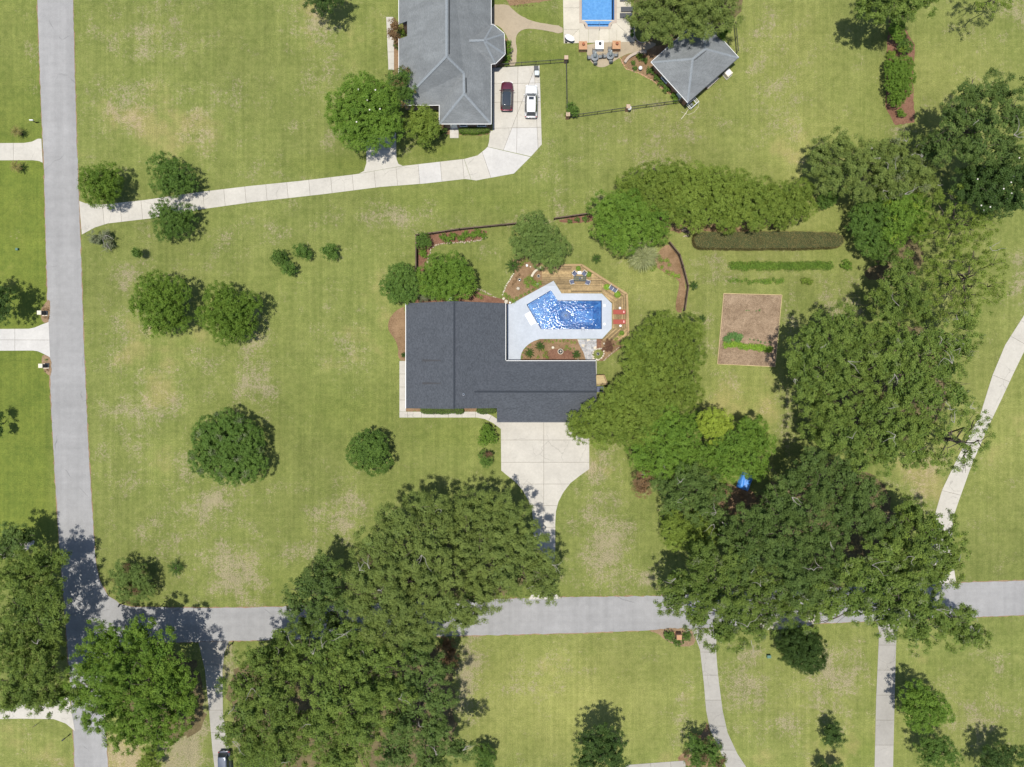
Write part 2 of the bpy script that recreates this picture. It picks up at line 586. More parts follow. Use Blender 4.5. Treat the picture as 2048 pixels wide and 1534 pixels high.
M = {}
M['lawn'] = lawn_mat()
M['asphalt'] = asphalt_mat()
M['conc'] = concrete_mat('concrete_cream', (0.292, 0.276, 0.240), .6, .55, .03)
M['concnew'] = concrete_mat('concrete_new', (0.310, 0.300, 0.280), .1, .3, .02)
M['concgrey'] = concrete_mat('concrete_grey', (0.205, 0.195, 0.173), .6, .8, .08)
M['concpool'] = concrete_mat('concrete_pool_surround', (0.315, 0.290, 0.235), .3, .6, .05)
M['coping'] = concrete_mat('painted_pool_surround', (0.268, 0.290, 0.318), .05, .12, .0)
M['tancoping'] = concrete_mat('tan_coping', (0.24, 0.20, 0.16), .1, .5, .1)
M['paver'] = concrete_mat('tan_paver', (0.225, 0.185, 0.128), .2, .7, .08)
M['joint'] = mulch_mat('joint_dirt', (0.045, 0.035, 0.022), (0.075, 0.06, 0.035))
M['mulch'] = mulch_mat('pine_mulch', (0.100, 0.062, 0.032), (0.185, 0.122, 0.070))
M['redmulch'] = mulch_mat('red_mulch', (0.085, 0.042, 0.026), (0.155, 0.085, 0.056))
M['verge'] = mulch_mat('verge_dirt', (0.125, 0.085, 0.050), (0.200, 0.140, 0.085))
M['soil'] = mulch_mat('tilled_soil', (0.118, 0.082, 0.052), (0.205, 0.150, 0.100), 2.2)
M['litter'] = mulch_mat('leaf_litter', (0.062, 0.048, 0.024), (0.110, 0.090, 0.044), 3.5)
M['roofdark'] = shingle_mat('charcoal_shingle', (0.030, 0.034, 0.040), (0.056, 0.062, 0.071), .06, .30)
M['roofgrey'] = shingle_mat('grey_shingle', (0.099, 0.106, 0.108), (0.142, 0.150, 0.152), .09, .6)
M['ridge'] = plain('ridge_shingle', (0.150, 0.165, 0.175), .9, .2, 0, .2, 5)
M['ridgedark'] = plain('ridge_shingle_dark', (0.024, 0.028, 0.034), .9, .2, 0, .25, 5)
M['brick'] = brick_mat('red_brick', (0.22, 0.10, 0.065), (0.30, 0.15, 0.10), (0.30, 0.27, 0.23))
M['brickbrown'] = brick_mat('brown_brick', (0.16, 0.10, 0.075), (0.24, 0.16, 0.12), (0.26, 0.24, 0.21))
M['brickorange'] = brick_mat('orange_brick', (0.25, 0.135, 0.07), (0.31, 0.18, 0.10), (0.28, 0.24, 0.19))
M['white'] = plain('white_paint', (0.50, 0.50, 0.485), .45, .4, 0, .06, 4)
M['cream'] = plain('cream_stone', (0.42, 0.38, 0.30), .7, .3, 0, .12, 5)
M['glass'] = plain('window_glass', (0.02, 0.025, 0.03), .08, .8, 0, .05, 2)
M['black'] = plain('black_metal', (0.016, 0.016, 0.017), .45, .5, 0, .1, 5)
M['dark'] = plain('dark_plastic', (0.03, 0.032, 0.034), .5, .4, 0, .1, 5)
M['bin'] = plain('grey_bin_plastic', (0.10, 0.11, 0.115), .45, .4, 0, .1, 5)
M['steel'] = plain('steel', (0.45, 0.46, 0.47), .3, .5, .8, .05, 5)
M['deck'] = wood_mat('deck_board', (0.115, 0.078, 0.034), (0.255, 0.182, 0.088), .42, (1, 1, 1))
M['rail'] = wood_mat('deck_rail_wood', (0.185, 0.125, 0.058), (0.270, 0.190, 0.095), .12)
M['fence'] = wood_mat('weathered_fence_wood', (0.040, 0.027, 0.018), (0.085, 0.058, 0.040), .2)
M['frame'] = wood_mat('plot_timber', (0.24, 0.185, 0.09), (0.33, 0.26, 0.14), .1)
M['bark'] = plain('bark', (0.075, 0.06, 0.048), .95, .1, 0, .4, 5, .1, .8)
M['deadwood'] = plain('bleached_bare_wood', (0.20, 0.185, 0.165), .9, .1, 0, .25, 4, .05, .5)
M['hedgecore'] = plain('hedge_twigs', (0.035, 0.042, 0.016), .95, .1, 0, .4, 6, 0, .8)
M['stone'] = plain('garden_stone', (0.24, 0.20, 0.145), .85, .2, 0, .25, 4, .2, .4)
M['whitestone'] = plain('pale_stone', (0.36, 0.32, 0.25), .8, .2, 0, .15, 5, .12, .3)
M['flag'] = plain('flagstone', (0.205, 0.205, 0.205), .8, .25, 0, .22, 3, .25, .3)
M['gravel'] = mulch_mat('pale_gravel', (0.24, 0.215, 0.185), (0.36, 0.33, 0.30), 3)
M['sling'] = plain('slate_blue_sling', (0.065, 0.075, 0.115), .8, .2, 0, .1, 8)
M['redsling'] = plain('rust_red_sling', (0.20, 0.048, 0.035), .8, .2, 0, .12, 6)
M['pink'] = plain('pink_pillow', (0.50, 0.27, 0.25), .8, .2, 0, .08, 6)
M['tarp'] = plain('blue_tarp', (0.035, 0.15, 0.42), .5, .4, 0, .2, 3, 0, .6)
M['liner'] = liner_mat('pool_liner', (0.014, 0.070, 0.205), (0.052, 0.160, 0.335))
M['liner2'] = liner_mat('pool_plaster', (0.085, 0.195, 0.35), (0.125, 0.25, 0.41), 3)
M['umbrella'] = plain('pale_grey_canvas', (0.34, 0.37, 0.37), .85, .2, 0, .1, 6)
M['terracotta'] = plain('terracotta', (0.22, 0.085, 0.045), .8, .2, 0, .2, 6)
M['greenbox'] = plain('green_utility_paint', (0.04, 0.10, 0.075), .5, .4, 0, .1, 4)
LEAF = {
    'oak': leaf_mat('oak_leaf', (0.0585, 0.0961, 0.0184), (0.1669, 0.2224, 0.042)),
    'oakdark': leaf_mat('dark_oak_leaf', (0.0455, 0.079, 0.0184), (0.1268, 0.1799, 0.042)),
    'oakpale': leaf_mat('pale_oak_leaf', (0.078, 0.1134, 0.027), (0.1916, 0.2371, 0.056)),
    'bright': leaf_mat('bright_leaf', (0.0524, 0.1029, 0.012), (0.1457, 0.2178, 0.0293)),
    'green': leaf_mat('mid_leaf', (0.0551, 0.1103, 0.014), (0.149, 0.2325, 0.0311)),
    'dense': leaf_mat('dense_leaf', (0.0435, 0.0882, 0.0164), (0.1104, 0.177, 0.0311)),
    'myrtle': leaf_mat('myrtle_leaf', (0.0718, 0.1142, 0.0164), (0.1885, 0.2425, 0.04)),
    'yellow': leaf_mat('yellow_leaf', (0.130, 0.185, 0.018), (0.255, 0.310, 0.042)),
    'fine': leaf_mat('fine_leaf', (0.0667, 0.1103, 0.0257), (0.1518, 0.207, 0.0511)),
    'grey': leaf_mat('grey_green_leaf', (0.0945, 0.1134, 0.0599), (0.21, 0.225, 0.1275)),
    'dark': leaf_mat('very_dark_leaf', (0.0232, 0.0473, 0.0117), (0.069, 0.114, 0.0244)),
    'red': leaf_mat('reddish_leaf', (0.0788, 0.041, 0.0283), (0.165, 0.093, 0.054)),
    'brown': leaf_mat('brown_leaf', (0.1103, 0.0662, 0.0315), (0.225, 0.147, 0.075)),
    'hedge': leaf_mat('clipped_leaf', (0.072, 0.066, 0.026), (0.220, 0.180, 0.070)),
    'veg': leaf_mat('bright_vegetable_leaf', (0.0869, 0.1654, 0.014), (0.207, 0.315, 0.0377)),
    'vegblue': leaf_mat('blue_vegetable_leaf', (0.0493, 0.1229, 0.0303), (0.1242, 0.2175, 0.0599)),
    'blade': leaf_mat('pale_blade', (0.1181, 0.1418, 0.0441), (0.33, 0.345, 0.18)),
    'sago': leaf_mat('sago_leaf', (0.0232, 0.0473, 0.0093), (0.069, 0.117, 0.0222)),
    'sagopale': leaf_mat('yellowed_frond', (0.0945, 0.0882, 0.0252), (0.2475, 0.21, 0.075)),
    'petal': leaf_mat('white_petal', (0.525, 0.504, 0.441), (0.65, 0.62, 0.56)),
}

# ------------------------------------------------------------------ pools' outlines (needed for the holes in the lawn)
POOL = PP([(1101.7, 580.4), (1114.9, 600.9), (1203.6, 600.9), (1203.6, 658.4), (1081.9, 658.4), (1052.9, 609.2)])
arcL = [(1163.5 + 12 * math.sin(a), 53.5 - 12 * math.cos(a)) for a in np.linspace(0, math.pi / 2, 6)]
arcR = [(1228.5 - 12 * math.sin(a), 53.5 - 12 * math.cos(a)) for a in np.linspace(math.pi / 2, 0, 6)]
POOL2 = PP([(1163.5, -60)] + arcL + arcR + [(1228.5, -60)])

def inpoly(x, y, poly):
    c = np.zeros(np.shape(x), bool)
    n = len(poly)
    for i in range(n):
        x0, y0 = poly[i]
        x1, y1 = poly[(i + 1) % n]
        if y0 == y1:
            continue
        m = ((y0 > y) != (y1 > y)) & (x < (x1 - x0) * (y - y0) / (y1 - y0) + x0)
        c ^= m
    return c

# ------------------------------------------------------------------ lawn: one sheet out to the horizon
def build_lawn():
    gx = np.concatenate([[-3000, -1200, -500, -220, -130, -100], np.arange(-84, 84.01, .75), [100, 130, 220, 500, 1200, 3000]])
    gy = np.concatenate([[-3000, -1200, -500, -220, -120, -85], np.arange(-64.5, 66.01, .75), [85, 120, 220, 500, 1200, 3000]])
    X, Y = np.meshgrid(gx, gy, indexing='ij')
    nx, ny = X.shape
    px = X / S + 1024
    py = 767 - Y / S
    def blobs(L):
        f = np.zeros_like(X)
        for a, b, rx, ry, w in L:
            f = np.maximum(f, w * np.exp(-(((px - a) / rx) ** 2 + ((py - b) / ry) ** 2)))
        return f
    dry = blobs([
        (470, 1140, 75, 75, 1.0), (420, 1010, 95, 60, .75), (400, 945, 60, 40, .6), (680, 1025, 60, 60, .9), (585, 1115, 50, 40, .8),
        (505, 745, 45, 90, .85), (430, 720, 40, 50, .6), (690, 690, 60, 80, .55), (255, 620, 45, 140, .6), (300, 800, 110, 80, .6), (240, 900, 60, 160, .5), (330, 1060, 90, 80, .55),
        (230, 700, 50, 60, .6), (1205, 1080, 60, 120, .95), (1190, 935, 45, 70, .75), (1260, 1160, 60, 45, .8), (1160, 1000, 25, 60, .4), (300, 70, 110, 80, .6), (250, 220, 70, 70, .65), (400, 250, 60, 70, .55), (470, 180, 40, 60, .5),
        (620, 45, 45, 70, .65), (640, 150, 60, 60, .5), (540, 340, 60, 40, .5), (660, 285, 45, 40, .6), (790, 430, 110, 30, .75), (1360, 250, 70, 50, .5), (1330, 320, 60, 50, .6), (1530, 60, 60, 90, .5),
        (1570, 210, 60, 120, .5), (1130, 405, 120, 35, .55), (1100, 330, 50, 40, .4), (1490, 1370, 60, 70, .8), (1660, 1350, 70, 90, .85), (1560, 1450, 90, 60, .55), (1690, 1450, 40, 60, .5), (1500, 1310, 40, 30, .6),
        (935, 1345, 35, 110, .95), (1070, 1360, 80, 50, .6), (1370, 1400, 30, 90, .6), (1130, 1340, 60, 40, .5), (1960, 1430, 110, 60, .55), (2000, 1380, 60, 60, .4), (365, 1480, 60, 120, 1.3), (250, 1515, 60, 40, 1.1), (455, 1310, 20, 60, 1.0), (470, 1480, 15, 60, .8),
        (1480, 480, 80, 40, .3), (1430, 540, 50, 40, .7), (1680, 600, 60, 60, .6), (1570, 830, 50, 60, .5), (1470, 770, 60, 40, .45), (1850, 960, 50, 50, .8), (1960, 130, 60, 60, .3), (2030, 20, 40, 40, .8), (2040, 560, 30, 60, .6), (1900, 240, 50, 50, .3),
        (60, 130, 25, 70, .65), (15, 450, 60, 70, .55), (40, 520, 40, 50, .5), (40, 1430, 80, 40, .3), (120, 1520, 50, 40, .4), (560, 450, 60, 40, .4), (470, 470, 40, 60, .5), (390, 520, 60, 30, .3), (1260, 250, 60, 40, .4), (1290, 210, 50, 30, .3), (990, 500, 40, 20, .35), (1120, 500, 40, 60, .4), (1420, 640, 16, 90, .5), (1590, 640, 16, 120, .5),
        (1790, 260, 30, 20, 1.0), (860, 300, 60, 20, .2), (960, 445, 200, 14, .35), (1080, 90, 40, 30, .5)])
    lush = blobs([(1060, 900, 40, 80, .3), (700, 820, 120, 60, .35), (900, 870, 90, 30, .3), (930, 550, 60, 40, .45), (830, 700, 40, 90, .5), (880, 1180, 300, 20, .3), (560, 1180, 120, 40, .25),
                  (520, 1250, 150, 60, .2), (1150, 1450, 120, 60, .3), (1800, 300, 60, 30, .3), (700, 330, 120, 25, .55), (880, 300, 60, 20, .7), (1080, 110, 70, 25, .6), (1060, 40, 50, 20, .6), (1210, 170, 60, 40, .5), (960, 400, 200, 30, .35), (1720, 1500, 90, 30, .4)])
    wst = 1 / (1 + np.exp((px - 108) / 6)) * np.clip((py - 20) / 300, .25, 1) * np.clip((1180 - py) / 120, 0, 1)
    lush = np.maximum(lush, wst * .95)
    pale = blobs([(1130, 1400, 220, 130, .95), (1600, 300, 120, 220, .55), (1580, 100, 120, 160, .55), (1900, 160, 120, 120, .55), (1300, 560, 90, 70, .65), (1900, 1440, 160, 90, .35), (2000, 850, 90, 200, .45), (1500, 470, 200, 120, .4), (1620, 1400, 160, 120, .4), (860, 720, 90, 60, .25), (1330, 260, 150, 80, .4), (1480, 800, 80, 90, .4), (60, 1480, 120, 60, .3)])
    verts = np.stack([X.ravel(), Y.ravel(), np.zeros(X.size)], 1)
    i, j = np.meshgrid(np.arange(nx - 1), np.arange(ny - 1), indexing='ij')
    a = (i * ny + j).ravel()
    quads = np.stack([a, a + ny, a + ny + 1, a + 1], 1)
    cx = verts[quads, 0].mean(1)
    cy = verts[quads, 1].mean(1)
    keep = np.ones(len(quads), bool)
    for q in (POOL, POOL2):
        for dx, dy in ((0, 0), (.4, .4), (-.4, .4), (.4, -.4), (-.4, -.4)):
            keep &= ~inpoly(cx + dx, cy + dy, q)
    quads = quads[keep]
    me = bpy.data.meshes.new('lawn')
    me.from_pydata(verts.tolist(), [], quads.tolist())
    for nm, f in (('dry', dry), ('lush', lush), ('pale', pale)):
        at = me.attributes.new(nm, 'FLOAT', 'POINT')
        at.data.foreach_set('value', np.clip(f, 0, 1.4).ravel().astype(np.float32))
    return struct(link_mesh('lawn', me, M['lawn']))
build_lawn()

# ------------------------------------------------------------------ roads
WEST = [(5, -2600), (70, -150), (75, 0), (80, 150), (88, 330), (95, 600), (102, 800), (110, 950), (118, 1080), (131, 1240), (141, 1380), (148, 1490), (155, 1700), (260, 4200)]
EASTN = [(78, -2600), (143, -150), (146, 0), (152, 240), (160, 460), (168, 700), (176, 880), (187, 1060), (191, 1120), (199, 1160), (216, 1192), (240, 1208), (265, 1214)]
NORTH = [(400, 1216), (555, 1214), (900, 1201), (1100, 1195), (1310, 1192), (1540, 1180), (1930, 1165), (2048, 1161), (2300, 1150), (4600, 1050)]
SOUTH = [(4600, 1119), (2300, 1219), (2048, 1230), (1800, 1240), (1390, 1257), (1150, 1266), (940, 1271), (700, 1277), (400, 1283), (290, 1288), (240, 1302), (212, 1340), (208, 1400), (213, 1480), (225, 1700), (330, 4200)]
random.seed(3)
ROADP = PP(EASTN + NORTH + SOUTH + list(reversed(WEST)))
def grow(pts, c, d):
    return pts
road = struct(sheet('road', rough(ROADP, .6, .035), .016, M['asphalt']))
# dirt verge: the same outline pushed out a little and frayed
def offset_poly(poly, d):
    n = len(poly)
    area = sum(poly[i][0] * poly[(i + 1) % n][1] - poly[(i + 1) % n][0] * poly[i][1] for i in range(n))
    sg = 1 if area > 0 else -1
    out = []
    for i in range(n):
        a, b, c = poly[i - 1], poly[i], poly[(i + 1) % n]
        e1 = Vector((b[0] - a[0], b[1] - a[1])).normalized()
        e2 = Vector((c[0] - b[0], c[1] - b[1])).normalized()
        nrm = Vector((e1.y + e2.y, -(e1.x + e2.x)))
        if nrm.length < 1e-6:
            nrm = Vector((e1.y, -e1.x))
        nrm.normalize()
        k = d / max(.5, nrm.dot(Vector((e1.y, -e1.x))))
        out.append((b[0] + sg * nrm.x * k, b[1] + sg * nrm.y * k))
    return out
struct(sheet('road_verge', rough(offset_poly(ROADP, .10), .45, .06), .006, M['verge']))

# ------------------------------------------------------------------ driveways and paths: slabs with joints
def slabs(name, poly, lines, mat, z=.034, special=None, gap=.035, base=True, edge=.02):
    """poly in world metres, lines as pairs of world points"""
    e = struct(empty(name, (poly[0][0], poly[0][1], 0)))
    if base:
        sheet('joint_bed', offset_poly(poly, -.03), .020, M['joint'], e)
    pcs = [poly]
    for a, b in lines:
        pcs = cut(pcs, a, b, gap)
    for k, p in enumerate(pcs):
        cx = sum(q[0] for q in p) / len(p)
        cy = sum(q[1] for q in p) / len(p)
        mm = mat
        if special:
            for (x, y, r, m2) in special:
                if math.dist((cx, cy), P(x, y)[:2]) < r:
                    mm = m2
        MB().prism(p, .004, z + random.uniform(-.003, .003)).build('slab', mm, e)
    return e

def Lx(pairs):
    return [(P(*a)[:2], P(*b)[:2]) for a, b in pairs]

# long drive of the neighbour
DR = [(158.5, 402), (172, 407), (207, 409), (290, 400), (400, 384), (500, 372), (600, 362), (700, 350), (722, 347), (730, 340), (733, 326), (733, 262),
      (792, 262), (793, 318), (797, 328), (806, 332), (850, 327), (930, 318), (955, 311), (970, 299), (978, 284), (980, 262), (985.5, 262), (983.5, 136), (1079, 131), (1083.5, 289), (1062, 313),
      (1028, 347), (952, 361), (930, 358), (850, 367), (760, 374), (650, 388), (500, 405), (400, 419), (300, 437), (215, 447), (190, 455), (164, 469)]
lines = []
for x in (207, 242, 284, 325, 367, 408, 450, 492, 534, 576, 620, 664, 707, 751, 795, 839.5, 883.5, 928):
    y = 430 - (x - 207) * .105
    lines.append(((x - 4, y - 45), (x + 4, y + 45)))
lines += [((700, 343), (830, 331)), ((733, 300), (793, 300)), ((975, 294), (1062, 314)), ((965, 306), (983, 352)), ((985, 258), (1084, 255)), ((1023, 258), (1009, 299)), ((1070, 130), (1075, 235)),
          ((985, 205), (1084, 203)), ((1040, 130), (1036, 256)), ((985, 168), (1075, 166)), ((1000, 135), (1003, 256))]
# cut sequentially but only locally: clip the drive in three bodies first
drw = PP(DR)
def body(poly, x0=None, x1=None, y0=None, y1=None):
    p = poly
    if x0 is not None: p = clip(p, 1, 0, P(x0, 0)[0])
    if x1 is not None: p = clip(p, -1, 0, -P(x1, 0)[0])
    if y0 is not None: p = clip(p, 0, -1, -P(0, y0)[1])
    if y1 is not None: p = clip(p, 0, 1, P(0, y1)[1])
    return p
def multislab(name, parts, mat, z=.034, special=None, gap=.035):
    e = struct(empty(name, (parts[0][0][0][0], parts[0][0][0][1], 0)))
    for poly, lines in parts:
        sheet('joint_bed', poly, .018, M['joint'], e)
        pcs = [poly]
        for a, b in lines:
            pcs = cut(pcs, a, b, gap)
        for p in pcs:
            cx = sum(q[0] for q in p) / len(p)
            cy = sum(q[1] for q in p) / len(p)
            mm = mat
            for (x, y, r, m2) in (special or ()):
                if math.dist((cx, cy), P(x, y)[:2]) < r * S:
                    mm = m2
            MB().prism(p, .004, z + random.uniform(-.003, .003)).build('slab', mm, e)
    return e
multislab('driveway', [
    (PP([(158.5, 402), (172, 407), (207, 409), (290, 400), (400, 384), (500, 372), (600, 362), (700, 350), (718, 347.6), (806, 332), (850, 327), (928, 318), (942, 359.5), (930, 358), (850, 367), (760, 374), (650, 388), (500, 405), (400, 419), (300, 437), (215, 447), (190, 455), (164, 469)]), Lx(lines[:18])),
    (PP([(718.5, 347), (728, 342), (733, 326), (733, 262), (792, 262), (793, 318), (797, 328), (805.5, 331.6)]), Lx([((720, 300), (800, 300))])),
    (PP([(928.6, 318), (955, 311), (970, 299), (975, 294), (1061, 314), (1028, 347), (952, 361), (942.6, 359.5)]), Lx([((963, 300), (985, 365))])),
    (PP([(975.5, 293.4), (978, 284), (980, 262), (985.5, 262), (983.5, 136), (1079, 131), (1083.5, 289), (1062, 313)]), Lx([((970, 257), (1090, 254.5)), ((1023, 258), (1005, 305)), ((1068, 130), (1074, 253)), ((985, 205), (1072, 203)), ((1036, 130), (1034, 256)), ((985, 168), (1072, 166))]))],
    M['conc'], special=[(862, 347, 14, M['concnew']), (1008, 326, 34, M['concnew']), (1045, 280, 26, M['concnew']), (1077, 180, 30, M['concnew'])])

# forecourt and drive of the main house
fc = [(1001.5, 838), (1178.5, 838), (1178.5, 938), (1160, 951), (1141, 966), (1127, 984), (1117, 1003), (1112, 1022), (1110.5, 1045), (1110.5, 1186), (1122, 1197), (1055, 1199), (1066.5, 1186), (1067, 1045), (1064, 1022), (1057, 1001), (1045, 980), (1030, 963), (1012, 949), (1002.5, 941)]
multislab('driveway', [(PP(fc), Lx([((1087.5, 830), (1087.5, 1040)), ((990, 880), (1190, 880)), ((990, 924.5), (1190, 924.5)), ((990, 968), (1190, 968)), ((1050, 1011), (1130, 1011)), ((1050, 1055), (1130, 1055)), ((1050, 1100), (1130, 1100)), ((1050, 1145), (1130, 1145))]))], M['conc'])
# front walk
multislab('path', [
    (PP([(799, 722), (812, 722), (812, 823), (799, 823)]), Lx([((790, 748), (820, 748)), ((790, 774), (820, 774)), ((790, 800), (820, 800))])),
    (PP([(799, 823.4), (950, 823.4), (966, 825), (982, 830), (993, 837), (1002, 846), (1002, 858), (986, 846), (970, 838), (954, 835), (799, 835)]), Lx([((x, 815), (x, 845)) for x in (815, 843, 870, 897, 924, 951)] + [((975, 845), (988, 822))]))], M['conc'])
# drives west of the road
multislab('driveway', [(PP([(-90, 287), (48, 286), (64, 283.5), (76, 277.5), (83, 277.5), (85.5, 325.5), (78, 322), (66, 320.5), (-90, 321)]), Lx([((27, 270), (27, 330)), ((-30, 270), (-30, 330))]))], M['conc'])
multislab('driveway', [(PP([(-90, 658.5), (58, 657.5), (70, 655), (84, 649), (97.5, 644), (100.5, 714.5), (86, 707), (76, 702.5), (66, 701), (-90, 702)]), Lx([((-80, 679.5), (99, 680)), ((30, 640), (30, 720)), ((-30, 640), (-30, 720))]))], M['concnew'])
# drives south of the cross road
multislab('driveway', [(PP([(397, 1284), (458, 1282), (449, 1305), (445, 1340), (446, 1430), (459, 1500), (475, 1580), (435, 1580), (425, 1500), (419, 1430), (410, 1340)]), Lx([((390, y), (480, y)) for y in (1330, 1375, 1420, 1465, 1510)]))], M['concgrey'])
multislab('driveway', [(PP([(1385, 1258), (1440, 1255.5), (1433, 1275), (1432, 1300), (1436, 1350), (1445, 1420), (1455, 1465), (1475, 1508), (1510, 1560), (1465, 1570), (1440, 1500), (1420, 1460), (1412, 1420), (1408, 1370), (1400, 1300)]), Lx([((1380, y), (1500, y)) for y in (1304, 1350, 1400, 1452, 1500)]))], M['concgrey'])
multislab('driveway', [(PP([(1752, 1242), (1803, 1240), (1794, 1262), (1792, 1290), (1789, 1400), (1785, 1580), (1748, 1580), (1752, 1400), (1757, 1290), (1758, 1262)]), Lx([((1740, y), (1810, y)) for y in (1290, 1340, 1390, 1440, 1490)]))], M['concgrey'])
multislab('driveway', [(PP([(2120, 545), (2048, 630), (2010, 690), (1985, 750), (1960, 830), (1920, 905), (1884, 980), (1868, 1035), (1860, 1100), (1850, 1167), (1912, 1165), (1902, 1100), (1906, 1035), (1918, 1000), (1943, 930), (1978, 850), (2002, 800), (2030, 740), (2048, 703), (2120, 620)]), Lx([((1960, 740), (2040, 772)), ((1900, 870), (1990, 915)), ((1860, 975), (1940, 995)), ((1850, 1060), (1920, 1062)), ((2000, 660), (2070, 700)), ((1940, 810), (2010, 845))]))], M['conc'])
multislab('driveway', [(PP([(-90, 1412), (40, 1408), (110, 1404), (138, 1392), (150, 1462), (132, 1447), (108, 1438), (40, 1437), (-90, 1440)]), Lx([((20, 1390), (20, 1450)), ((70, 1390), (70, 1450))]))], M['conc'])
multislab('path', [(PP([(1250, 1530), (1369, 1521), (1372, 1533), (1252, 1545)]), Lx([((1300, 1500), (1303, 1560)), ((1340, 1500), (1343, 1560))]))], M['concgrey'])

# ------------------------------------------------------------------ planting beds
random.seed(11)
BEDN = [0]
def bed(name, pts, mat, z=.010, sm=1, amp=.05):
    BEDN[0] += 1
    z += BEDN[0] * .0003
    if name == 'leaf_litter':
        return struct(sheet(name, rough(smoothpoly(PP(pts), sm), .7, .33), z, mat))
    return struct(sheet(name, rough(smoothpoly(PP(pts), sm), .4, amp), z, mat))
bed('mulch_bed', [(812, 612), (798, 617), (783, 630), (775, 648), (778, 664), (790, 678), (796, 695), (798, 721), (814, 722)], M['mulch'])
bed('mulch_bed', [(812, 724), (812, 823), (995, 823), (995, 800), (830, 800), (830, 724)], M['mulch'], sm=0)
bed('mulch_bed', [(831, 470), (900, 459), (975, 459), (972, 473), (960, 480), (905, 486), (873, 490), (860, 500), (857, 515), (852, 540), (832, 545)], M['redmulch'])
bed('mulch_bed', [(830, 590), (945, 570), (960, 588), (985, 594), (1008, 598), (1016, 610), (1012, 640), (830, 640)], M['redmulch'])
bed('mulch_bed', [(1014, 609), (1004, 594), (1008, 585), (1016, 566), (1030, 546), (1020, 535), (1025, 520), (1050, 512), (1090, 530), (1085, 570), (1107, 562), (1022, 608)], M['mulch'], sm=0, z=.012)
bed('mulch_bed', [(1041, 722), (1043, 705), (1053, 692), (1068, 682), (1080, 678), (1155, 678), (1165, 700), (1172, 722), (1172, 728), (1041, 728)], M['mulch'], sm=0, z=.012)
bed('mulch_bed', [(1085, 722), (1088, 708), (1105, 698), (1125, 697), (1150, 706), (1150, 726), (1085, 728)], M['redmulch'], z=.020)
bed('mulch_bed', [(1192, 678), (1205, 678), (1240, 676), (1250, 690), (1235, 700), (1210, 722), (1193, 722)], M['mulch'], z=.012)
bed('mulch_bed', [(1192, 678), (1204, 679), (1202, 696), (1193, 698)], M['redmulch'], z=.020, sm=0)
bed('mulch_bed', [(1120, 438), (1180, 426), (1190, 440), (1170, 446), (1130, 446), (1118, 444)], M['redmulch'])
bed('mulch_bed', [(1338, 486), (1358, 508), (1374, 573), (1367, 625), (1352, 625), (1352, 600), (1358, 575), (1358, 560), (1340, 553), (1322, 540), (1305, 528), (1318, 500)], M['mulch'])
bed('mulch_bed', [(1238, 116), (1250, 137), (1275, 143), (1305, 160), (1335, 186), (1358, 203), (1378, 203), (1400, 120), (1330, 70), (1310, 82), (1292, 102), (1262, 106)], M['mulch'])
bed('mulch_bed', [(1268, 30), (1290, 85), (1320, 95), (1480, 45), (1490, -40), (1268, -40)], M['litter'])
bed('mulch_bed', [(1778, 40), (1808, 55), (1830, 90), (1826, 150), (1829, 245), (1790, 250), (1771, 215), (1772, 130), (1775, 80)], M['redmulch'], sm=0)
bed('mulch_bed', [(1330, 1256), (1388, 1257), (1392, 1288), (1372, 1294), (1350, 1290), (1330, 1280), (1315, 1266), (1295, 1262)], M['verge'], sm=1, z=.022)
bed('mulch_bed', [(1414, 1440), (1410, 1460), (1385, 1490), (1345, 1524), (1400, 1540), (1440, 1540), (1425, 1480)], M['mulch'], sm=1)
bed('mulch_bed', [(100, 597), (90, 606), (81, 620), (82, 637), (88, 647), (98, 644), (101, 620)], M['verge'], z=.022)
bed('mulch_bed', [(86, 707), (83, 722), (86, 738), (94, 748), (103, 754), (103, 716)], M['verge'], z=.022)
bed('mulch_bed', [(780, 90), (798, 90), (798, 150), (786, 150), (786, 110)], M['mulch'], sm=0)
bed('mulch_bed', [(878, 246), (982, 246), (982, 269), (955, 272), (900, 268), (870, 275), (845, 268)], M['mulch'])
bed('mulch_bed', [(1012, 70), (1020, 92), (1021, 110), (1019, 130), (985, 134), (985, 120)], M['mulch'], sm=1)
bed('mulch_bed', [(1020, 12), (1110, 0), (1110, -20), (1000, -20)], M['mulch'], sm=0)
bed('leaf_litter', [(1430, 960), (1520, 985), (1500, 1040), (1420, 1030)], M['mulch'])
bed('leaf_litter', [(1580, 950), (1680, 910), (1760, 960), (1790, 1020), (1790, 1090), (1700, 1130), (1560, 1100), (1470, 1070), (1500, 1000)], M['litter'])
bed('leaf_litter', [(1780, 470), (1840, 470), (1850, 540), (1790, 560), (1720, 560), (1760, 520)], M['litter'])
bed('leaf_litter', [(1240, 430), (1300, 400), (1600, 400), (1610, 430), (1500, 462), (1380, 462), (1250, 470)], M['mulch'])
bed('leaf_litter', [(880, 1290), (910, 1290), (905, 1340), (912, 1420), (905, 1500), (860, 1540), (700, 1540), (700, 1300)], M['litter'])
bed('leaf_litter', [(470, 1320), (680, 1300), (690, 1540), (500, 1540), (455, 1400)], M['litter'])
bed('leaf_litter', [(220, 1330), (390, 1300), (405, 1380), (412, 1460), (330, 1490), (225, 1440)], M['litter'])
bed('leaf_litter', [(690, 1120), (820, 1080), (1000, 1080), (1055, 1120), (1050, 1190), (700, 1205)], M['litter'])
bed('leaf_litter', [(1280, 700), (1380, 680), (1380, 780), (1330, 880), (1250, 880), (1230, 830)], M['litter'])
bed('leaf_litter', [(1660, 680), (1900, 640), (1900, 780), (1850, 880), (1700, 880), (1640, 780)], M['litter'])
bed('gravel_bed', [(-20, 1098), (10, 1092), (40, 1085), (62, 1076), (72, 1085), (55, 1100), (30, 1115), (-20, 1120)], M['gravel'])
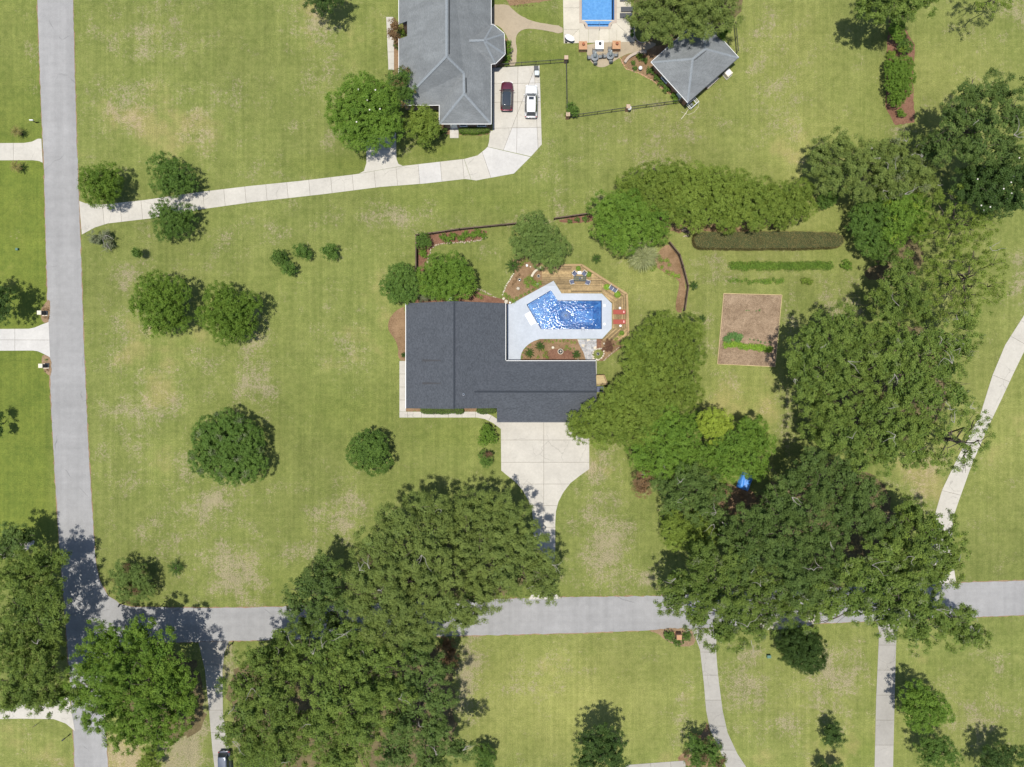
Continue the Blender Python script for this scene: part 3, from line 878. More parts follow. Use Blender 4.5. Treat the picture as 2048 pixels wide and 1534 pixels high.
bed('gravel_bed', [(1480, 1255), (1560, 1230), (1640, 1228), (1640, 1250), (1520, 1262)], M['gravel'], z=.022)

# ------------------------------------------------------------------ houses
def slope_z(a, b, c):
    n = (Vector(b) - Vector(a)).cross(Vector(c) - Vector(a))
    def f(x, y):
        return a[2] - (n.x * (x - a[0]) + n.y * (y - a[1])) / n.z
    return f

def roof_part(parent, pts, mat, th=.14):
    return MB().slab(pts, th).build('roof_slope', mat, parent)

def cap(parent, a, b, mat, w=.30, name='ridge_cap'):
    a, b = Vector(a), Vector(b)
    d = (b - a)
    u = Vector((-d.y, d.x, 0)).normalized() * w / 2
    up = Vector((0, 0, .035))
    dn = Vector((0, 0, -.05))
    vs = [a + u + dn, a + up, a - u + dn, b + u + dn, b + up, b - u + dn]
    return MB().add(vs, [(0, 3, 4, 1), (1, 4, 5, 2), (0, 1, 2), (5, 4, 3), (2, 5, 3, 0)]).build(name, mat, parent)

def gutter(parent, a, b, mat, out, w=.065):
    """white gutter along an eave, out = outward unit xy"""
    a, b = Vector(a), Vector(b)
    o = Vector((out[0], out[1], 0))
    d = (b - a).normalized() * .05
    p = [a - d + o * .01, b + d + o * .01, b + d + o * (w + .01), a - d + o * (w + .01)]
    return MB().slab([(q.x, q.y, q.z + .02) for q in p], .13).build('gutter', mat, parent)

def window(parent, c, w, h, nrm, sill=True):
    """window set on a wall: c centre on the wall face, nrm outward xy"""
    rz = math.atan2(nrm[1], nrm[0]) - math.pi / 2
    n = Vector((nrm[0], nrm[1], 0))
    c = Vector(c)
    fr = MB()
    t = Vector((-n.y, n.x, 0))
    for s in (-1, 1):
        fr.box(c + n * .03 + t * s * (w / 2 - .04), (.08, .08, h), rz)
        fr.box(c + n * .03 + Vector((0, 0, s * (h / 2 - .04))), (w - .161, .08, .08), rz)
    fr.box(c + n * .03, (w - .162, .05, .04), rz)
    f = fr.build('window', M['white'], parent)
    MB().box(c + n * .015, (w - .1, .02, h - .1), rz).build('pane', M['glass'], f)
    if sill:
        MB().box(c + n * .06 + Vector((0, 0, -h / 2 - .04)), (w + .1, .14, .06), rz).build('sill', M['white'], f)
    return f

def door(parent, c, w, h, nrm, mat):
    rz = math.atan2(nrm[1], nrm[0]) - math.pi / 2
    n = Vector((nrm[0], nrm[1], 0))
    t = Vector((-n.y, n.x, 0))
    c = Vector(c)
    d = MB().box(c + n * .03, (w, .06, h), rz).build('door', mat, parent)
    MB().box(c + n * .075 + t * (w * .38) + Vector((0, 0, -.05)), (.05, .05, .14), rz).build('handle', M['steel'], d)
    return d

# main house: gable block with a lower gable wing
def main_house():
    h = thing('house', 'house with charcoal shingle roof in an L shape beside the blue pool', 'house', (-5, 1, 0))
    ez, rz_, wz = 3.0, 5.6, 4.6
    xl, xr, xm = -15.45, -.95, -8.2
    yn, ys = 11.66, -3.57
    wn_, ws, wm = 3.28, -5.61, -1.17
    we = 12.17
    k = (rz_ - ez) / (xr - xm)
    m = M['roofdark']
    roof_part(h, [(xl, ys, ez), (xm, ys, rz_), (xm, yn, rz_), (xl, yn, ez)], m)
    # east slope of the block, trimmed along the valleys
    zs = lambda x: ez + (xr - x) * k
    v1 = (xr - (wn_ - wm), wm)
    v2x = xr - (ys - ws)
    roof_part(h, [(xm, ys, rz_), (v2x, ys, zs(v2x)), (v1[0], wm, wz), (xr, wn_, ez), (xr, yn, ez), (xm, yn, rz_)], m)
    roof_part(h, [(v1[0], wm, wz), (we, wm, wz), (we, wn_, ez), (xr, wn_, ez)], m)
    zw = lambda y: ez + (y - ws) * k
    roof_part(h, [(v2x, ys, zw(ys)), (-2.19, ys, zw(ys)), (-2.19, ws, ez), (we, ws, ez), (we, wm, wz), (v1[0], wm, wz)], m)
    cap(h, (xm, ys - .02, rz_), (xm, yn + .02, rz_), M['ridgedark'])
    cap(h, (v1[0], wm, wz), (we + .02, wm, wz), M['ridgedark'])
    gutter(h, (xl, ys, ez), (xl, yn, ez), M['white'], (-1, 0))
    gutter(h, (xr, wn_ + .15, ez), (xr, yn, ez), M['white'], (1, 0))
    gutter(h, (xr + .15, wn_, ez), (we, wn_, ez), M['white'], (0, 1))
    gutter(h, (-2.19, ws, ez), (we, ws, ez), M['dark'], (0, -1))
    # bargeboards on the gables
    for x0, x1 in ((xl, xm), (xr, xm)):
        for y, s in ((yn, 1), (ys, -1)):
            if x0 == xr and s < 0:
                continue
            MB().slab([(x0, y + s * .005, ez - .01), (x0, y + s * .05, ez - .01), (x1, y + s * .05, rz_ - .01), (x1, y + s * .005, rz_ - .01)][::s], .2).build('bargeboard', M['dark'], h)
    # two long low roof vents with dark throats
    for py in (721, 766.5):
        a = Vector(P(845, py, 3.9))
        b = Vector(P(882, py, 4.9))
        za = ez + (a.x - xl) * k
        zb = ez + (b.x - xl) * k
        q = MB()
        q.add([(a.x, a.y - .15, za + .09), (a.x, a.y + .15, za + .09), (b.x, b.y + .06, zb + .03), (b.x, b.y - .06, zb + .03),
               (a.x, a.y - .10, za - .06), (a.x, a.y + .10, za - .06), (b.x, b.y + .01, zb - .06), (b.x, b.y - .01, zb - .06),],
              [(0, 3, 2, 1), (0, 1, 5, 4), (1, 2, 6, 5), (2, 3, 7, 6), (3, 0, 4, 7)])
        q.build('roof_vent', M['black'], h)
    # soil pipe
    p = P(927, 789, 4.9)
    z = zs(p[0])
    v = MB().lathe([(.09, -.1), (.09, .42), (.055, .42), (.055, .2)], (p[0], p[1], z), 10).build('vent_pipe', M['black'], h)
    MB().lathe([(.2, -.06), (.2, .035), (.1, .09)], (p[0], p[1], z), 10).build('flashing', M['steel'], v)
    # walls
    o = .45
    MB().prism([(xl + o, ys + .3), (xr - o, ys + .3), (xr - o, yn - .3), (xl + o, yn - .3)], 0, 2.9).build('wall', M['brickbrown'], h)
    MB().prism([(xr - o + .003, ws + o), (we - .25, ws + o), (we - .25, wn_ - o), (xr - o + .003, wn_ - o)], 0, 2.9).build('wall', M['brickbrown'], h)
    for y, s in ((yn - .3, -1), (ys + .3, 1)):
        g = MB()
        g.add([(xl + .5, y, 2.9), (xr - .5, y, 2.9), (xm, y, rz_ - .25), (xl + .5, y + s * .1, 2.9), (xr - .5, y + s * .1, 2.9), (xm, y + s * .1, rz_ - .25)],
              [(0, 1, 2), (5, 4, 3), (0, 3, 4, 1), (1, 4, 5, 2), (2, 5, 3, 0)])
        g.build('gable', M['white'], h)
    g = MB()
    x = we - .3
    g.add([(x, ws + .6, 2.9), (x, wn_ - .6, 2.9), (x, wm, wz - .25), (x - .1, ws + .6, 2.9), (x - .1, wn_ - .6, 2.9), (x - .1, wm, wz - .25)],
          [(0, 1, 2), (5, 4, 3), (0, 3, 4, 1), (1, 4, 5, 2), (2, 5, 3, 0)])
    g.build('gable', M['white'], h)
    for y in (9.2, 6.2, 1.5, -1.5):
        window(h, (xl + o, y, 1.5), 1.3, 1.4, (-1, 0))
    for x in (-13, -10.5, -4.5):
        window(h, (x, ys + .3, 1.5), 1.2, 1.4, (0, -1))
    door(h, (-7.6, ys + .3, 1.05), 1.0, 2.1, (0, -1), M['white'])
    for y in (9.6, 5.4):
        window(h, (xr - o, y, 1.2), 1.8, 1.9, (1, 0), False)
    for x in (1.2, 4.4, 8.6):
        window(h, (x, wn_ - o, 1.5), 1.4, 1.3, (0, 1))
    door(h, (10.6, wn_ - o, 1.05), .95, 2.1, (0, 1), M['white'])
    door(h, (we - .25, .15, 1.25), .95, 2.1, (1, 0), M['white'])
    for x in (1.7, 7.0):
        d = MB().box((x, ws + o - .02, 1.15), (4.4, .06, 2.3)).build('garage_door', M['white'], h)
        for q in (-.6, 0, .6):
            MB().box((x, ws + o - .06, 1.15 + q), (4.3, .02, .03)).build('seam', M['dark'], d)
    return h
main_house()

def neighbour_house():
    h = thing('house', 'long house with grey hipped roof and small octagonal turret beside the parked cars', 'house', P(893, 110))
    e, r, w = 3.2, 8.0, 5.9
    k = S * (1 - e / H)
    X = lambda px, z=e: (px - 1024) * S * (1 - z / H)
    Y = lambda py, z=e: (767 - py) * S * (1 - z / H)
    xl, xr, xm = X(798), X(982), X(893, r)
    yt = Y(-150)
    ye = Y(210)
    A = (xm, Y(112, r), r)
    B = (X(927.5, w), Y(146, w), w)
    C = (X(928, w), Y(187, w), w)
    wl = X(879)
    ysw = Y(247.5)
    m = M['roofgrey']
    wz = slope_z((xl, ye, e), A, (xm, yt, r))
    n0, n1 = Y(48), Y(78)
    nx = X(816)
    roof_part(h, [(xl, ye, e), A, (xm, yt, r), (xl, yt, e), (xl, n0, e), (nx, n0, wz(nx, n0)), (nx, n1, wz(nx, n1)), (xl, n1, e)], m)
    roof_part(h, [(xl, ye, e), (wl, ye, e), B, A], m)
    roof_part(h, [A, B, C, (xr, ysw, e), (xr, yt, e), (xm, yt, r)], m)
    roof_part(h, [B, (wl, ye, e), (wl, ysw, e), C], m)
    roof_part(h, [(wl, ysw, e), (xr, ysw, e), C], m)
    for a, b in ((A, (xm, yt, r)), (A, (xl, ye, e)), (A, B), (B, C), (C, (wl, ysw, e)), (C, (xr, ysw, e))):
        cap(h, a, b, M['ridge'], .34)
    # low ridge vents (dark lines beside the ridges)
    for a, b in (((xm + .35, A[1] + .4, r - .24), (xm + .35, A[1] + 9, r - .24)), ((C[0] + .3, C[1] + .2, w - .12), (B[0] + .3, B[1] - .6, w - .12))):
        cap(h, a, b, M['dark'], .16, 'ridge_vent')
    # octagonal turret
    E = [P(979, 128, e), P(991, 127, e), P(1010, 108, e), P(1008, 67, e), P(986, 49, e), P(977, 50, e)]
    T = P(968, 80, 5.6)
    zz = 5.0
    es = slope_z((xr, ysw, e), (xr, yt, e), (xm, yt, r))
    for _ in range(8):
        zz = es(*P(938.6, 81, zz)[:2])
    R = P(938.6, 81, zz)
    T = (T[0], T[1], zz)
    V0 = P(976, 128, e + .15)
    V1 = P(974, 50, e + .15)
    roof_part(h, [V0, E[1], T, R], m)
    for i in (1, 2, 3):
        roof_part(h, [E[i], E[i + 1], T], m)
        cap(h, T, E[i], M['ridge'], .34)
    cap(h, T, E[4], M['ridge'], .34)
    cap(h, T, R, M['ridge'], .34)
    roof_part(h, [V1, R, T, E[4]], m)
    for i in range(0, 5):
        a, b = E[i], E[i + 1]
        d = Vector((b[0] - a[0], b[1] - a[1], 0)).normalized()
        gutter(h, a, b, M['white'], (d.y, -d.x), .06)
    gutter(h, (xr, ysw, e), (xr, E[0][1] - .1, e), M['white'], (1, 0))
    gutter(h, (xr, E[5][1] + .2, e), (xr, yt, e), M['white'], (1, 0))
    gutter(h, (wl, ysw, e), (xr, ysw, e), M['white'], (0, -1))
    gutter(h, (wl, ysw, e), (wl, ye, e), M['white'], (-1, 0))
    gutter(h, (xl, ye, e), (wl - .15, ye, e), M['white'], (0, -1))
    gutter(h, (xl, ye, e), (xl, n1, e), M['white'], (-1, 0))
    gutter(h, (xl, n0, e), (xl, yt, e), M['white'], (-1, 0))
    o = .5
    bm = M['brickbrown']
    MB().prism([(xl + o, ye + o), (xr - o, ye + o), (xr - o, yt - o), (xl + o, yt - o), (xl + o, n0 + .1), (nx + .1, n0 + .1), (nx + .1, n1 - .1), (xl + o, n1 - .1)], 0, e - .12).build('wall', bm, h)
    MB().prism([(wl + o, ysw + o), (xr - o - .004, ysw + o), (xr - o - .004, ye + o - .004), (wl + o, ye + o - .004)], 0, e - .12).build('wall', bm, h)
    cx, cy = P(990, 88)[:2]
    MB().prism([(cx + (p[0] - cx) * .82 if i else xr - .6, cy + (p[1] - cy) * .82) for i, p in enumerate(E)], 0, e - .12).build('turret_wall', bm, h)
    # door with hood and windows on the gable end
    wy = ysw + o
    door(h, (X(905), wy, 1.1), 1.0, 2.1, (0, -1), M['white'])
    window(h, (X(925), wy, 1.6), 1.1, 1.3, (0, -1))
    window(h, (X(962), wy, 1.6), 1.3, 1.3, (0, -1))
    MB().tube([(X(902), ysw - .12, 3.05), (X(902), ysw - .12, 2.8), (X(902), wy - .06, 2.5), (X(902), wy - .06, .15), (X(902), wy - .9, .06)], .05, 6).build('downspout', M['white'], h)
    for y in (200, 165):
        d = MB().box((xr - o + .02, Y(y), 1.15), (.06, 2.5, 2.3)).build('garage_door', M['white'], h)
        for q in (-.6, 0, .6):
            MB().box((xr - o + .055, Y(y), 1.15 + q), (.02, 2.4, .03)).build('seam', M['dark'], d)
    for y in (10, 30):
        window(h, (xr - o, Y(y), 1.5), 1.6, 1.7, (1, 0))
    for y in (100, 125, 30):
        window(h, (xl + o, Y(y), 1.5), 1.2, 1.4, (-1, 0))
    # stoop
    MB().box((X(905), ysw - .25, .06), (1.3, 1.5, .11)).build('stoop', M['conc'], h)
    return h
neighbour_house()

def pool_house():
    h = thing('pool_house', 'small square outbuilding with grey hipped roof set diagonally on the lawn', 'outbuilding', P(1390, 125))
    e, r = 2.9, 5.0
    L, Bt, Rt, Tp = [P(x, y, e) for x, y in ((1302.5, 124), (1375.5, 205), (1477, 115), (1404, 34))]
    A, B = P(1385.6, 117, r), P(1410.5, 97, r)
    m = M['roofgrey']
    roof_part(h, [L, Bt, A], m)
    roof_part(h, [Bt, Rt, B, A], m)
    roof_part(h, [Rt, Tp, B], m)
    roof_part(h, [Tp, L, A, B], m)
    for a, b in ((A, B), (A, L), (A, Bt), (B, Rt), (B, Tp)):
        cap(h, a, b, M['ridge'], .32)
    d = (Vector(B) - Vector(A)).normalized()
    off = Vector((d.y, -d.x, 0)) * .28
    cap(h, Vector(A) + off - Vector((0, 0, .16)), Vector(B) + off - Vector((0, 0, .16)), M['dark'], .16, 'ridge_vent')
    for a, b in ((L, Bt), (Rt, Tp), (Tp, L), (Bt, Rt)):
        d = Vector((b[0] - a[0], b[1] - a[1], 0)).normalized()
        gutter(h, a, b, M['white'] if (a, b) != (Bt, Rt) else M['dark'], (d.y, -d.x), .06)
    c = (Vector(L) + Vector(Rt)) / 2
    wl = [(c.x + (p[0] - c.x) * .90, c.y + (p[1] - c.y) * .90) for p in (L, Bt, Rt, Tp)]
    MB().prism(wl, 0, e - .12).build('wall', M['brick'], h)
    d = Vector((wl[2][0] - wl[1][0], wl[2][1] - wl[1][1], 0))
    n = Vector((d.y, -d.x, 0)).normalized()
    for f in (.28, .72):
        p = Vector((wl[1][0], wl[1][1], 1.5)) + d * f
        window(h, p, 1.2, 1.2, (n.x, n.y))
    d = Vector((wl[1][0] - wl[0][0], wl[1][1] - wl[0][1], 0))
    n = Vector((d.y, -d.x, 0)).normalized()
    door(h, Vector((wl[0][0], wl[0][1], 1.05)) + d * .8, .95, 2.1, (n.x, n.y), M['white'])
    window(h, Vector((wl[0][0], wl[0][1], 1.5)) + d * .35, 1.2, 1.2, (n.x, n.y))
    return h
pool_house()

# ------------------------------------------------------------------ pools
def ring_wall(poly, z0, z1, name, mat, parent):
    n = len(poly)
    vs = [(p[0], p[1], z1) for p in poly] + [(p[0], p[1], z0) for p in poly]
    return MB().add(vs, [(i, (i + 1) % n, (i + 1) % n + n, i + n) for i in range(n)]).build(name, mat, parent)

def scale_poly(poly, k):
    cx = sum(p[0] for p in poly) / len(poly)
    cy = sum(p[1] for p in poly) / len(poly)
    return [(cx + (p[0] - cx) * k, cy + (p[1] - cy) * k) for p in poly]

def floor_grid(poly, f, name, mat, parent, step=.4):
    xs = [p[0] for p in poly]
    ys = [p[1] for p in poly]
    gx = np.arange(min(xs) - .3, max(xs) + .31, step)
    gy = np.arange(min(ys) - .3, max(ys) + .31, step)
    vs = [(x, y, f(x, y)) for x in gx for y in gy]
    n = len(gy)
    fs = [(i * n + j, (i + 1) * n + j, (i + 1) * n + j + 1, i * n + j + 1) for i in range(len(gx) - 1) for j in range(n - 1)]
    return MB().add(vs, fs).build(name, mat, parent)

COPING = PP([(1014.3, 608.5), (1022.5, 608), (1107, 561.6), (1123, 586.8), (1203.6, 587.2), (1223.4, 607), (1223.4, 657), (1204.3, 677.4), (1079.7, 678), (1068, 681.8), (1059, 687), (1053, 692), (1047, 698.5), (1043, 706), (1041.3, 713), (1041, 724), (1014.3, 724)])
def prism_hole(outer, hole, z0, z1, name, mat, parent):
    o = sheet(name, outer, z1, mat, parent, [hole])
    return o

def main_pool():
    e = struct(empty('swimming_pool', (P(1130, 630)[0], P(1130, 630)[1], 0)))
    prism_hole(COPING, POOL, 0, .05, 'surround', M['coping'], e)
    ring_wall(COPING, -.05, .05, 'surround_edge', M['coping'], e)
    ring_wall(scale_poly(POOL, .992), .058, .05, 'coping_edge', M['white'], e)
    ring_wall(POOL, -3.0, .05, 'pool_wall', M['liner'], e)
    x0 = P(1110, 0)[0]
    hx0, hx1 = P(1150, 0)[0], P(1189, 0)[0]
    hy0, hy1 = P(0, 651)[1], P(0, 616)[1]
    xa, xb = P(1092, 0)[0], P(1158, 0)[0]
    yN, yS, xE = P(0, 601)[1], P(0, 658.4)[1], P(1203.6, 0)[0]
    def f(x, y):
        # shallow end sloping to the deep hopper
        t = min(1, max(0, (x - xa) / (xb - xa)))
        zx = -1.05 - 1.4 * t * t * (3 - 2 * t)
        d = min(yN - y, y - yS, xE - x)
        zy = -1.1 - 1.35 * min(1, max(0, d / 1.15))
        return max(zx, zy)
    floor_grid(POOL, f, 'pool_floor', M['liner'], e, .3)
    w = MB().prism(scale_poly(POOL, 1.004), -3.1, -.10)
    w.build('water', water_mat('pool_water', (P(1131, 631)[0], P(1131, 631)[1], -.10)), e)
    # white corner steps
    st = [P(1060, 623.2)[:2], P(1071.8, 645.6)[:2], P(1062, 651)[:2], P(1049.4, 629)[:2]]
    s = MB().prism(st, .051, .075).build('entry_step', M['white'], e)
    for k in (.28, .55, .8):
        a = Vector(st[0]).lerp(Vector(st[3]), k)
        b = Vector(st[1]).lerp(Vector(st[2]), k)
        MB().tube([(a.x, a.y, .078), (b.x, b.y, .078)], .035, 4).build('tread_line', M['cream'], s)
    for p in ((1209, 611), (1209, 648)):
        q = P(*p)
        MB().lathe([(.19, 0), (.19, .02), (.15, .028)], (q[0], q[1], .05), 16).build('skimmer_lid', M['white'], e)
    # ladder
    for x in (1162.5, 1168.7):
        a = P(x, 663)
        q = [(a[0], a[1], .05), (a[0], a[1] + .05, .55), (a[0], a[1] + .25, .72), (a[0], a[1] + .48, .55), (a[0], a[1] + .5, -1.0)]
        MB().tube(q, .024, 6).build('ladder_rail', M['steel'], e)
    a = P(1165.6, 656.6)
    MB().box((a[0], a[1] + .05, -.04), (.45, .14, .04)).build('ladder_tread', M['white'], e)
    return e
main_pool()

def fountain():
    c = P(1131, 631)
    t = thing('pool_fountain', 'floating fountain spraying a round ring of water in the swimming pool', 'fountain', (c[0], c[1], -.1))
    MB().lathe([(.10, -.06), (.13, 0), (.13, .05), (.06, .10), (.03, .16)], (c[0], c[1], -.1), 14).build('float', M['white'], t)
    m, tt, out = newmat('water_jet')
    gl = nd(tt, 'ShaderNodeBsdfGlossy', {'Roughness': .2})
    tp = nd(tt, 'ShaderNodeBsdfTransparent', {'Color': (.95, .98, 1, 1)})
    df_ = nd(tt, 'ShaderNodeBsdfDiffuse', {'Color': (.75, .8, .85, 1)})
    g2 = nd(tt, 'ShaderNodeMixShader', {0: .6, 1: gl.outputs[0], 2: df_.outputs[0]})
    mx = nd(tt, 'ShaderNodeMixShader', {0: .16, 1: tp.outputs[0], 2: g2.outputs[0]})
    tt.links.new(mx.outputs[0], out.inputs[0])
    q = MB()
    rg = random.Random(5)
    for k in range(72):
        a = 6.283 * k / 72
        R = .95 + rg.uniform(-.12, .12)
        q.tube([(c[0] + math.cos(a) * R * s, c[1] + math.sin(a) * R * s, -.1 + .15 + .75 * (1 - (2 * s - 1) ** 2) - .16 * s) for s in (0, .2, .4, .6, .8, 1)], [.008, .010, .012, .014, .016, .018], 4, False)
    q.build('water_jet', m, t)
fountain()

def second_pool():
    e = struct(empty('swimming_pool', (P(1196, 0)[0], P(1196, 0)[1], 0)))
    outer = PP([(1125, -70), (1127.5, 87), (1270, 83.5), (1270, 40), (1262, 38), (1262, -70)])
    rim = offset_poly(POOL2, .38)
    # deck slabs: left, right, front, with joints
    e2 = struct(empty('pool_terrace', (P(1130, 80)[0], P(1130, 80)[1], 0)))
    L = clip(outer, -1, 0, -rim[0][0])
    xR = P(1233.5, 0)[0]
    xL = P(1158.5, 0)[0]
    yF = P(0, 58.6)[1]
    def part(p, lines):
        pcs = [p]
        for a, b in lines:
            pcs = cut(pcs, a, b, .025)
        for c in pcs:
            MB().prism(c, .004, .05 + random.uniform(-.002, .002)).build('slab', M['concpool'], e2)
    pl = clip(outer, -1, 0, -xL)
    part(pl, Lx([((1120, 16), (1170, 16)), ((1120, -30), (1170, -30)), ((1150, 66), (1170, 46)), ((1120, 58.8), (1170, 58.8))]))
    pr = clip(outer, 1, 0, xR)
    part(pr, Lx([((1225, 15), (1275, 15)), ((1225, 39.5), (1275, 39.5)), ((1225, -30), (1275, -30)), ((1230, 45), (1268, 80))]))
    pf = clip(clip(clip(outer, 1, 0, xL + .02), -1, 0, -xR + .02), 0, -1, -yF)
    part(pf, Lx([((1177, 50), (1177, 95)), ((1198, 50), (1198, 95)), ((1218, 50), (1218, 95))]))
    # notched corner pieces
    for sx in (0, 1):
        if sx == 0:
            pts = [(1158.6, 44)] + [(1158.6, 58.4), (1172, 58.4)] + [(1172 - 0, 54)]
        pass
    sheet('terrace_base', PP([(1158, 40), (1234, 40), (1234, 59), (1158, 59)]), .030, M['concpool'], e2, [scale_poly(PP([(1160, 41), (1232, 41), (1225, 57), (1166, 57)]), .86)])
    # bull-nosed coping following the pool edge
    n = len(POOL2)
    rg = rim
    vs = [(p[0], p[1], .07) for p in POOL2] + [(p[0], p[1], .07) for p in rg] + [(p[0], p[1], .0) for p in rg]
    fs = []
    for i in range(n - 1):
        j = i + 1
        fs.append((i, j, j + n, i + n))
        fs.append((i + n, j + n, j + 2 * n, i + 2 * n))
    MB().add(vs, fs).build('coping', M['tancoping'], e)
    ring_wall(POOL2, -2.2, .07, 'pool_wall', M['liner2'], e)
    floor_grid(POOL2, lambda x, y: -1.5, 'pool_floor', M['liner2'], e, 1.0)
    MB().prism(scale_poly(POOL2, 1.003), -2.3, -.12).build('water', water_mat('still_pool_water', None, .22), e)
    # centre grab rail across the step
    a = P(1198, 57)
    MB().tube([(a[0], a[1] - .4, .05), (a[0], a[1] - .35, .8), (a[0], a[1] + .2, .85), (a[0], a[1] + .9, .2), (a[0], a[1] + .9, -1)], .025, 6).build('grab_rail', M['steel'], e)
second_pool()

# ------------------------------------------------------------------ vegetation
RNG = np.random.default_rng(12)

def unit(v):
    return v / np.maximum(np.linalg.norm(v, axis=1, keepdims=True), 1e-9)

def leaf_mesh(name, pts, nrm, L, W, tone, mat, parent=None, local=False, dirs=None, shape='rhomb'):
    """one mesh of many leaf faces"""
    n = len(pts)
    nrm = unit(nrm)
    if dirs is None:
        t = RNG.normal(size=(n, 3))
    else:
        t = dirs
    u = unit(t - nrm * np.sum(t * nrm, 1, keepdims=True))
    v = np.cross(nrm, u)
    L = np.broadcast_to(np.asarray(L, float), (n,))[:, None]
    W = np.broadcast_to(np.asarray(W, float), (n,))[:, None]
    a = pts - u * L / 2 + v * W / 2
    b = pts - u * L * .35 - v * W / 2
    c = pts + u * L / 2 - nrm * L * .10
    V = np.stack([a, b, c], 1).reshape(-1, 3)
    if parent is not None and not local:
        V = V - np.array(wloc(parent))
    me = bpy.data.meshes.new(name)
    me.vertices.add(n * 3)
    me.vertices.foreach_set('co', V.astype(np.float32).ravel())
    me.loops.add(n * 3)
    me.loops.foreach_set('vertex_index', np.arange(n * 3, dtype=np.int32))
    me.polygons.add(n)
    me.polygons.foreach_set('loop_start', np.arange(0, n * 3, 3, dtype=np.int32))
    me.update(calc_edges=True)
    at = me.attributes.new('tone', 'FLOAT', 'FACE')
    at.data.foreach_set('value', np.clip(tone, 0, 1).astype(np.float32))
    return link_mesh(name, me, mat, parent)

SP = {
    #           leaf material, leaf length/width, clump radius, clumps per m2, leaves per clump, sub-lobe radius, up-bias, gap
    'oak':     dict(m='oak', L=0.184, W=0.107, rc=0.45, cd=1.65, nl=80, rs=(1.46, 2.42), up=.25, droop=0, space=1.46, keep=.86),
    'oakdark': dict(m='oakdark', L=0.170, W=0.101, rc=0.43, cd=1.77, nl=80, rs=(1.34, 2.30), up=.25, droop=0, space=1.46, keep=.86),
    'oakpale': dict(m='oakpale', L=0.207, W=0.083, rc=0.47, cd=1.83, nl=92, rs=(1.57, 2.64), up=.25, droop=.1, space=1.46, keep=.90),
    'bright':  dict(m='bright', L=0.170, W=0.107, rc=0.41, cd=2.07, nl=76, rs=(1.34, 2.18), up=.3, droop=0, space=1.46, keep=.92),
    'brights': dict(m='bright', L=0.155, W=0.095, rc=0.315, cd=5.51, nl=27, rs=(.7, 1.1), up=.25, droop=0, smooth=1, space=.98, keep=.9),
    'green':   dict(m='green', L=0.162, W=0.101, rc=0.348, cd=5.02, nl=35, rs=(1.0, 1.6), up=.35, droop=0, smooth=1, space=.98, keep=.95),
    'dense':   dict(m='dense', L=0.148, W=0.095, rc=0.282, cd=7.52, nl=30, rs=(.8, 1.3), up=.4, droop=0, smooth=1, space=.98, keep=.98),
    'myrtle':  dict(m='myrtle', L=0.184, W=0.083, rc=0.332, cd=5.78, nl=35, rs=(1.1, 1.7), up=.3, droop=.1, smooth=1, space=.98, keep=.96),
    'yellow':  dict(m='yellow', L=0.155, W=0.107, rc=0.332, cd=5.51, nl=32, rs=(.8, 1.2), up=.4, droop=0, smooth=1, space=.98, keep=.95),
    'fine':    dict(m='fine', L=0.148, W=0.058, rc=0.282, cd=8.02, nl=37, rs=(.9, 1.4), up=.35, droop=0, smooth=1, space=.98, keep=.98),
    'sparse':  dict(m='oak', L=0.162, W=0.101, rc=.40, cd=1.3, nl=55, rs=(.8, 1.4), up=.25, droop=0, keep=.62),
    'sparsel': dict(m='myrtle', L=0.162, W=0.095, rc=.42, cd=1.3, nl=59, rs=(.9, 1.5), up=.25, droop=0, keep=.68),
    'dark':    dict(m='dark', L=0.148, W=0.095, rc=.36, cd=2.4, nl=64, rs=(.7, 1.2), up=.25, droop=0, keep=.92),
    'darkg':   dict(m='dense', L=0.155, W=0.083, rc=0.298, cd=5.51, nl=30, rs=(.7, 1.2), up=.25, droop=0, smooth=1, space=.98, keep=.88),
    'red':     dict(m='red', L=0.118, W=0.070, rc=.28, cd=3.2, nl=55, rs=(.4, .7), up=.2, droop=0, keep=.9),
    'brown':   dict(m='brown', L=0.133, W=0.076, rc=.34, cd=2.2, nl=55, rs=(.5, .9), up=.2, droop=0, keep=.75),
    'grey':    dict(m='grey', L=0.148, W=0.064, rc=.34, cd=2.0, nl=59, rs=(.5, .9), up=.3, droop=0, keep=.8),
    'conifer': dict(m='dark', L=0.251, W=0.058, rc=0.282, cd=7.52, nl=32, rs=(.7, 1.1), up=.1, droop=.6, smooth=1, space=.98, keep=.98),
    'shrub':   dict(m='dense', L=0.103, W=0.064, rc=0.183, cd=15.05, nl=27, rs=(.30, .5), up=.35, droop=0, smooth=1, space=.98, keep=.97),
    'shrubb':  dict(m='green', L=0.103, W=0.064, rc=0.183, cd=15.05, nl=27, rs=(.30, .5), up=.35, droop=0, smooth=1, space=.98, keep=.97),
    'shruby':  dict(m='myrtle', L=0.103, W=0.058, rc=.20, cd=6.0, nl=48, rs=(.25, .45), up=.35, droop=0, keep=.9),
    'shrubr':  dict(m='red', L=0.103, W=0.058, rc=.22, cd=5.0, nl=43, rs=(.3, .5), up=.3, droop=0, keep=.85),
    'magnolia': dict(m='dark', L=0.207, W=0.127, rc=.46, cd=1.9, nl=64, rs=(1.0, 1.7), up=.25, droop=0, keep=.9),
}

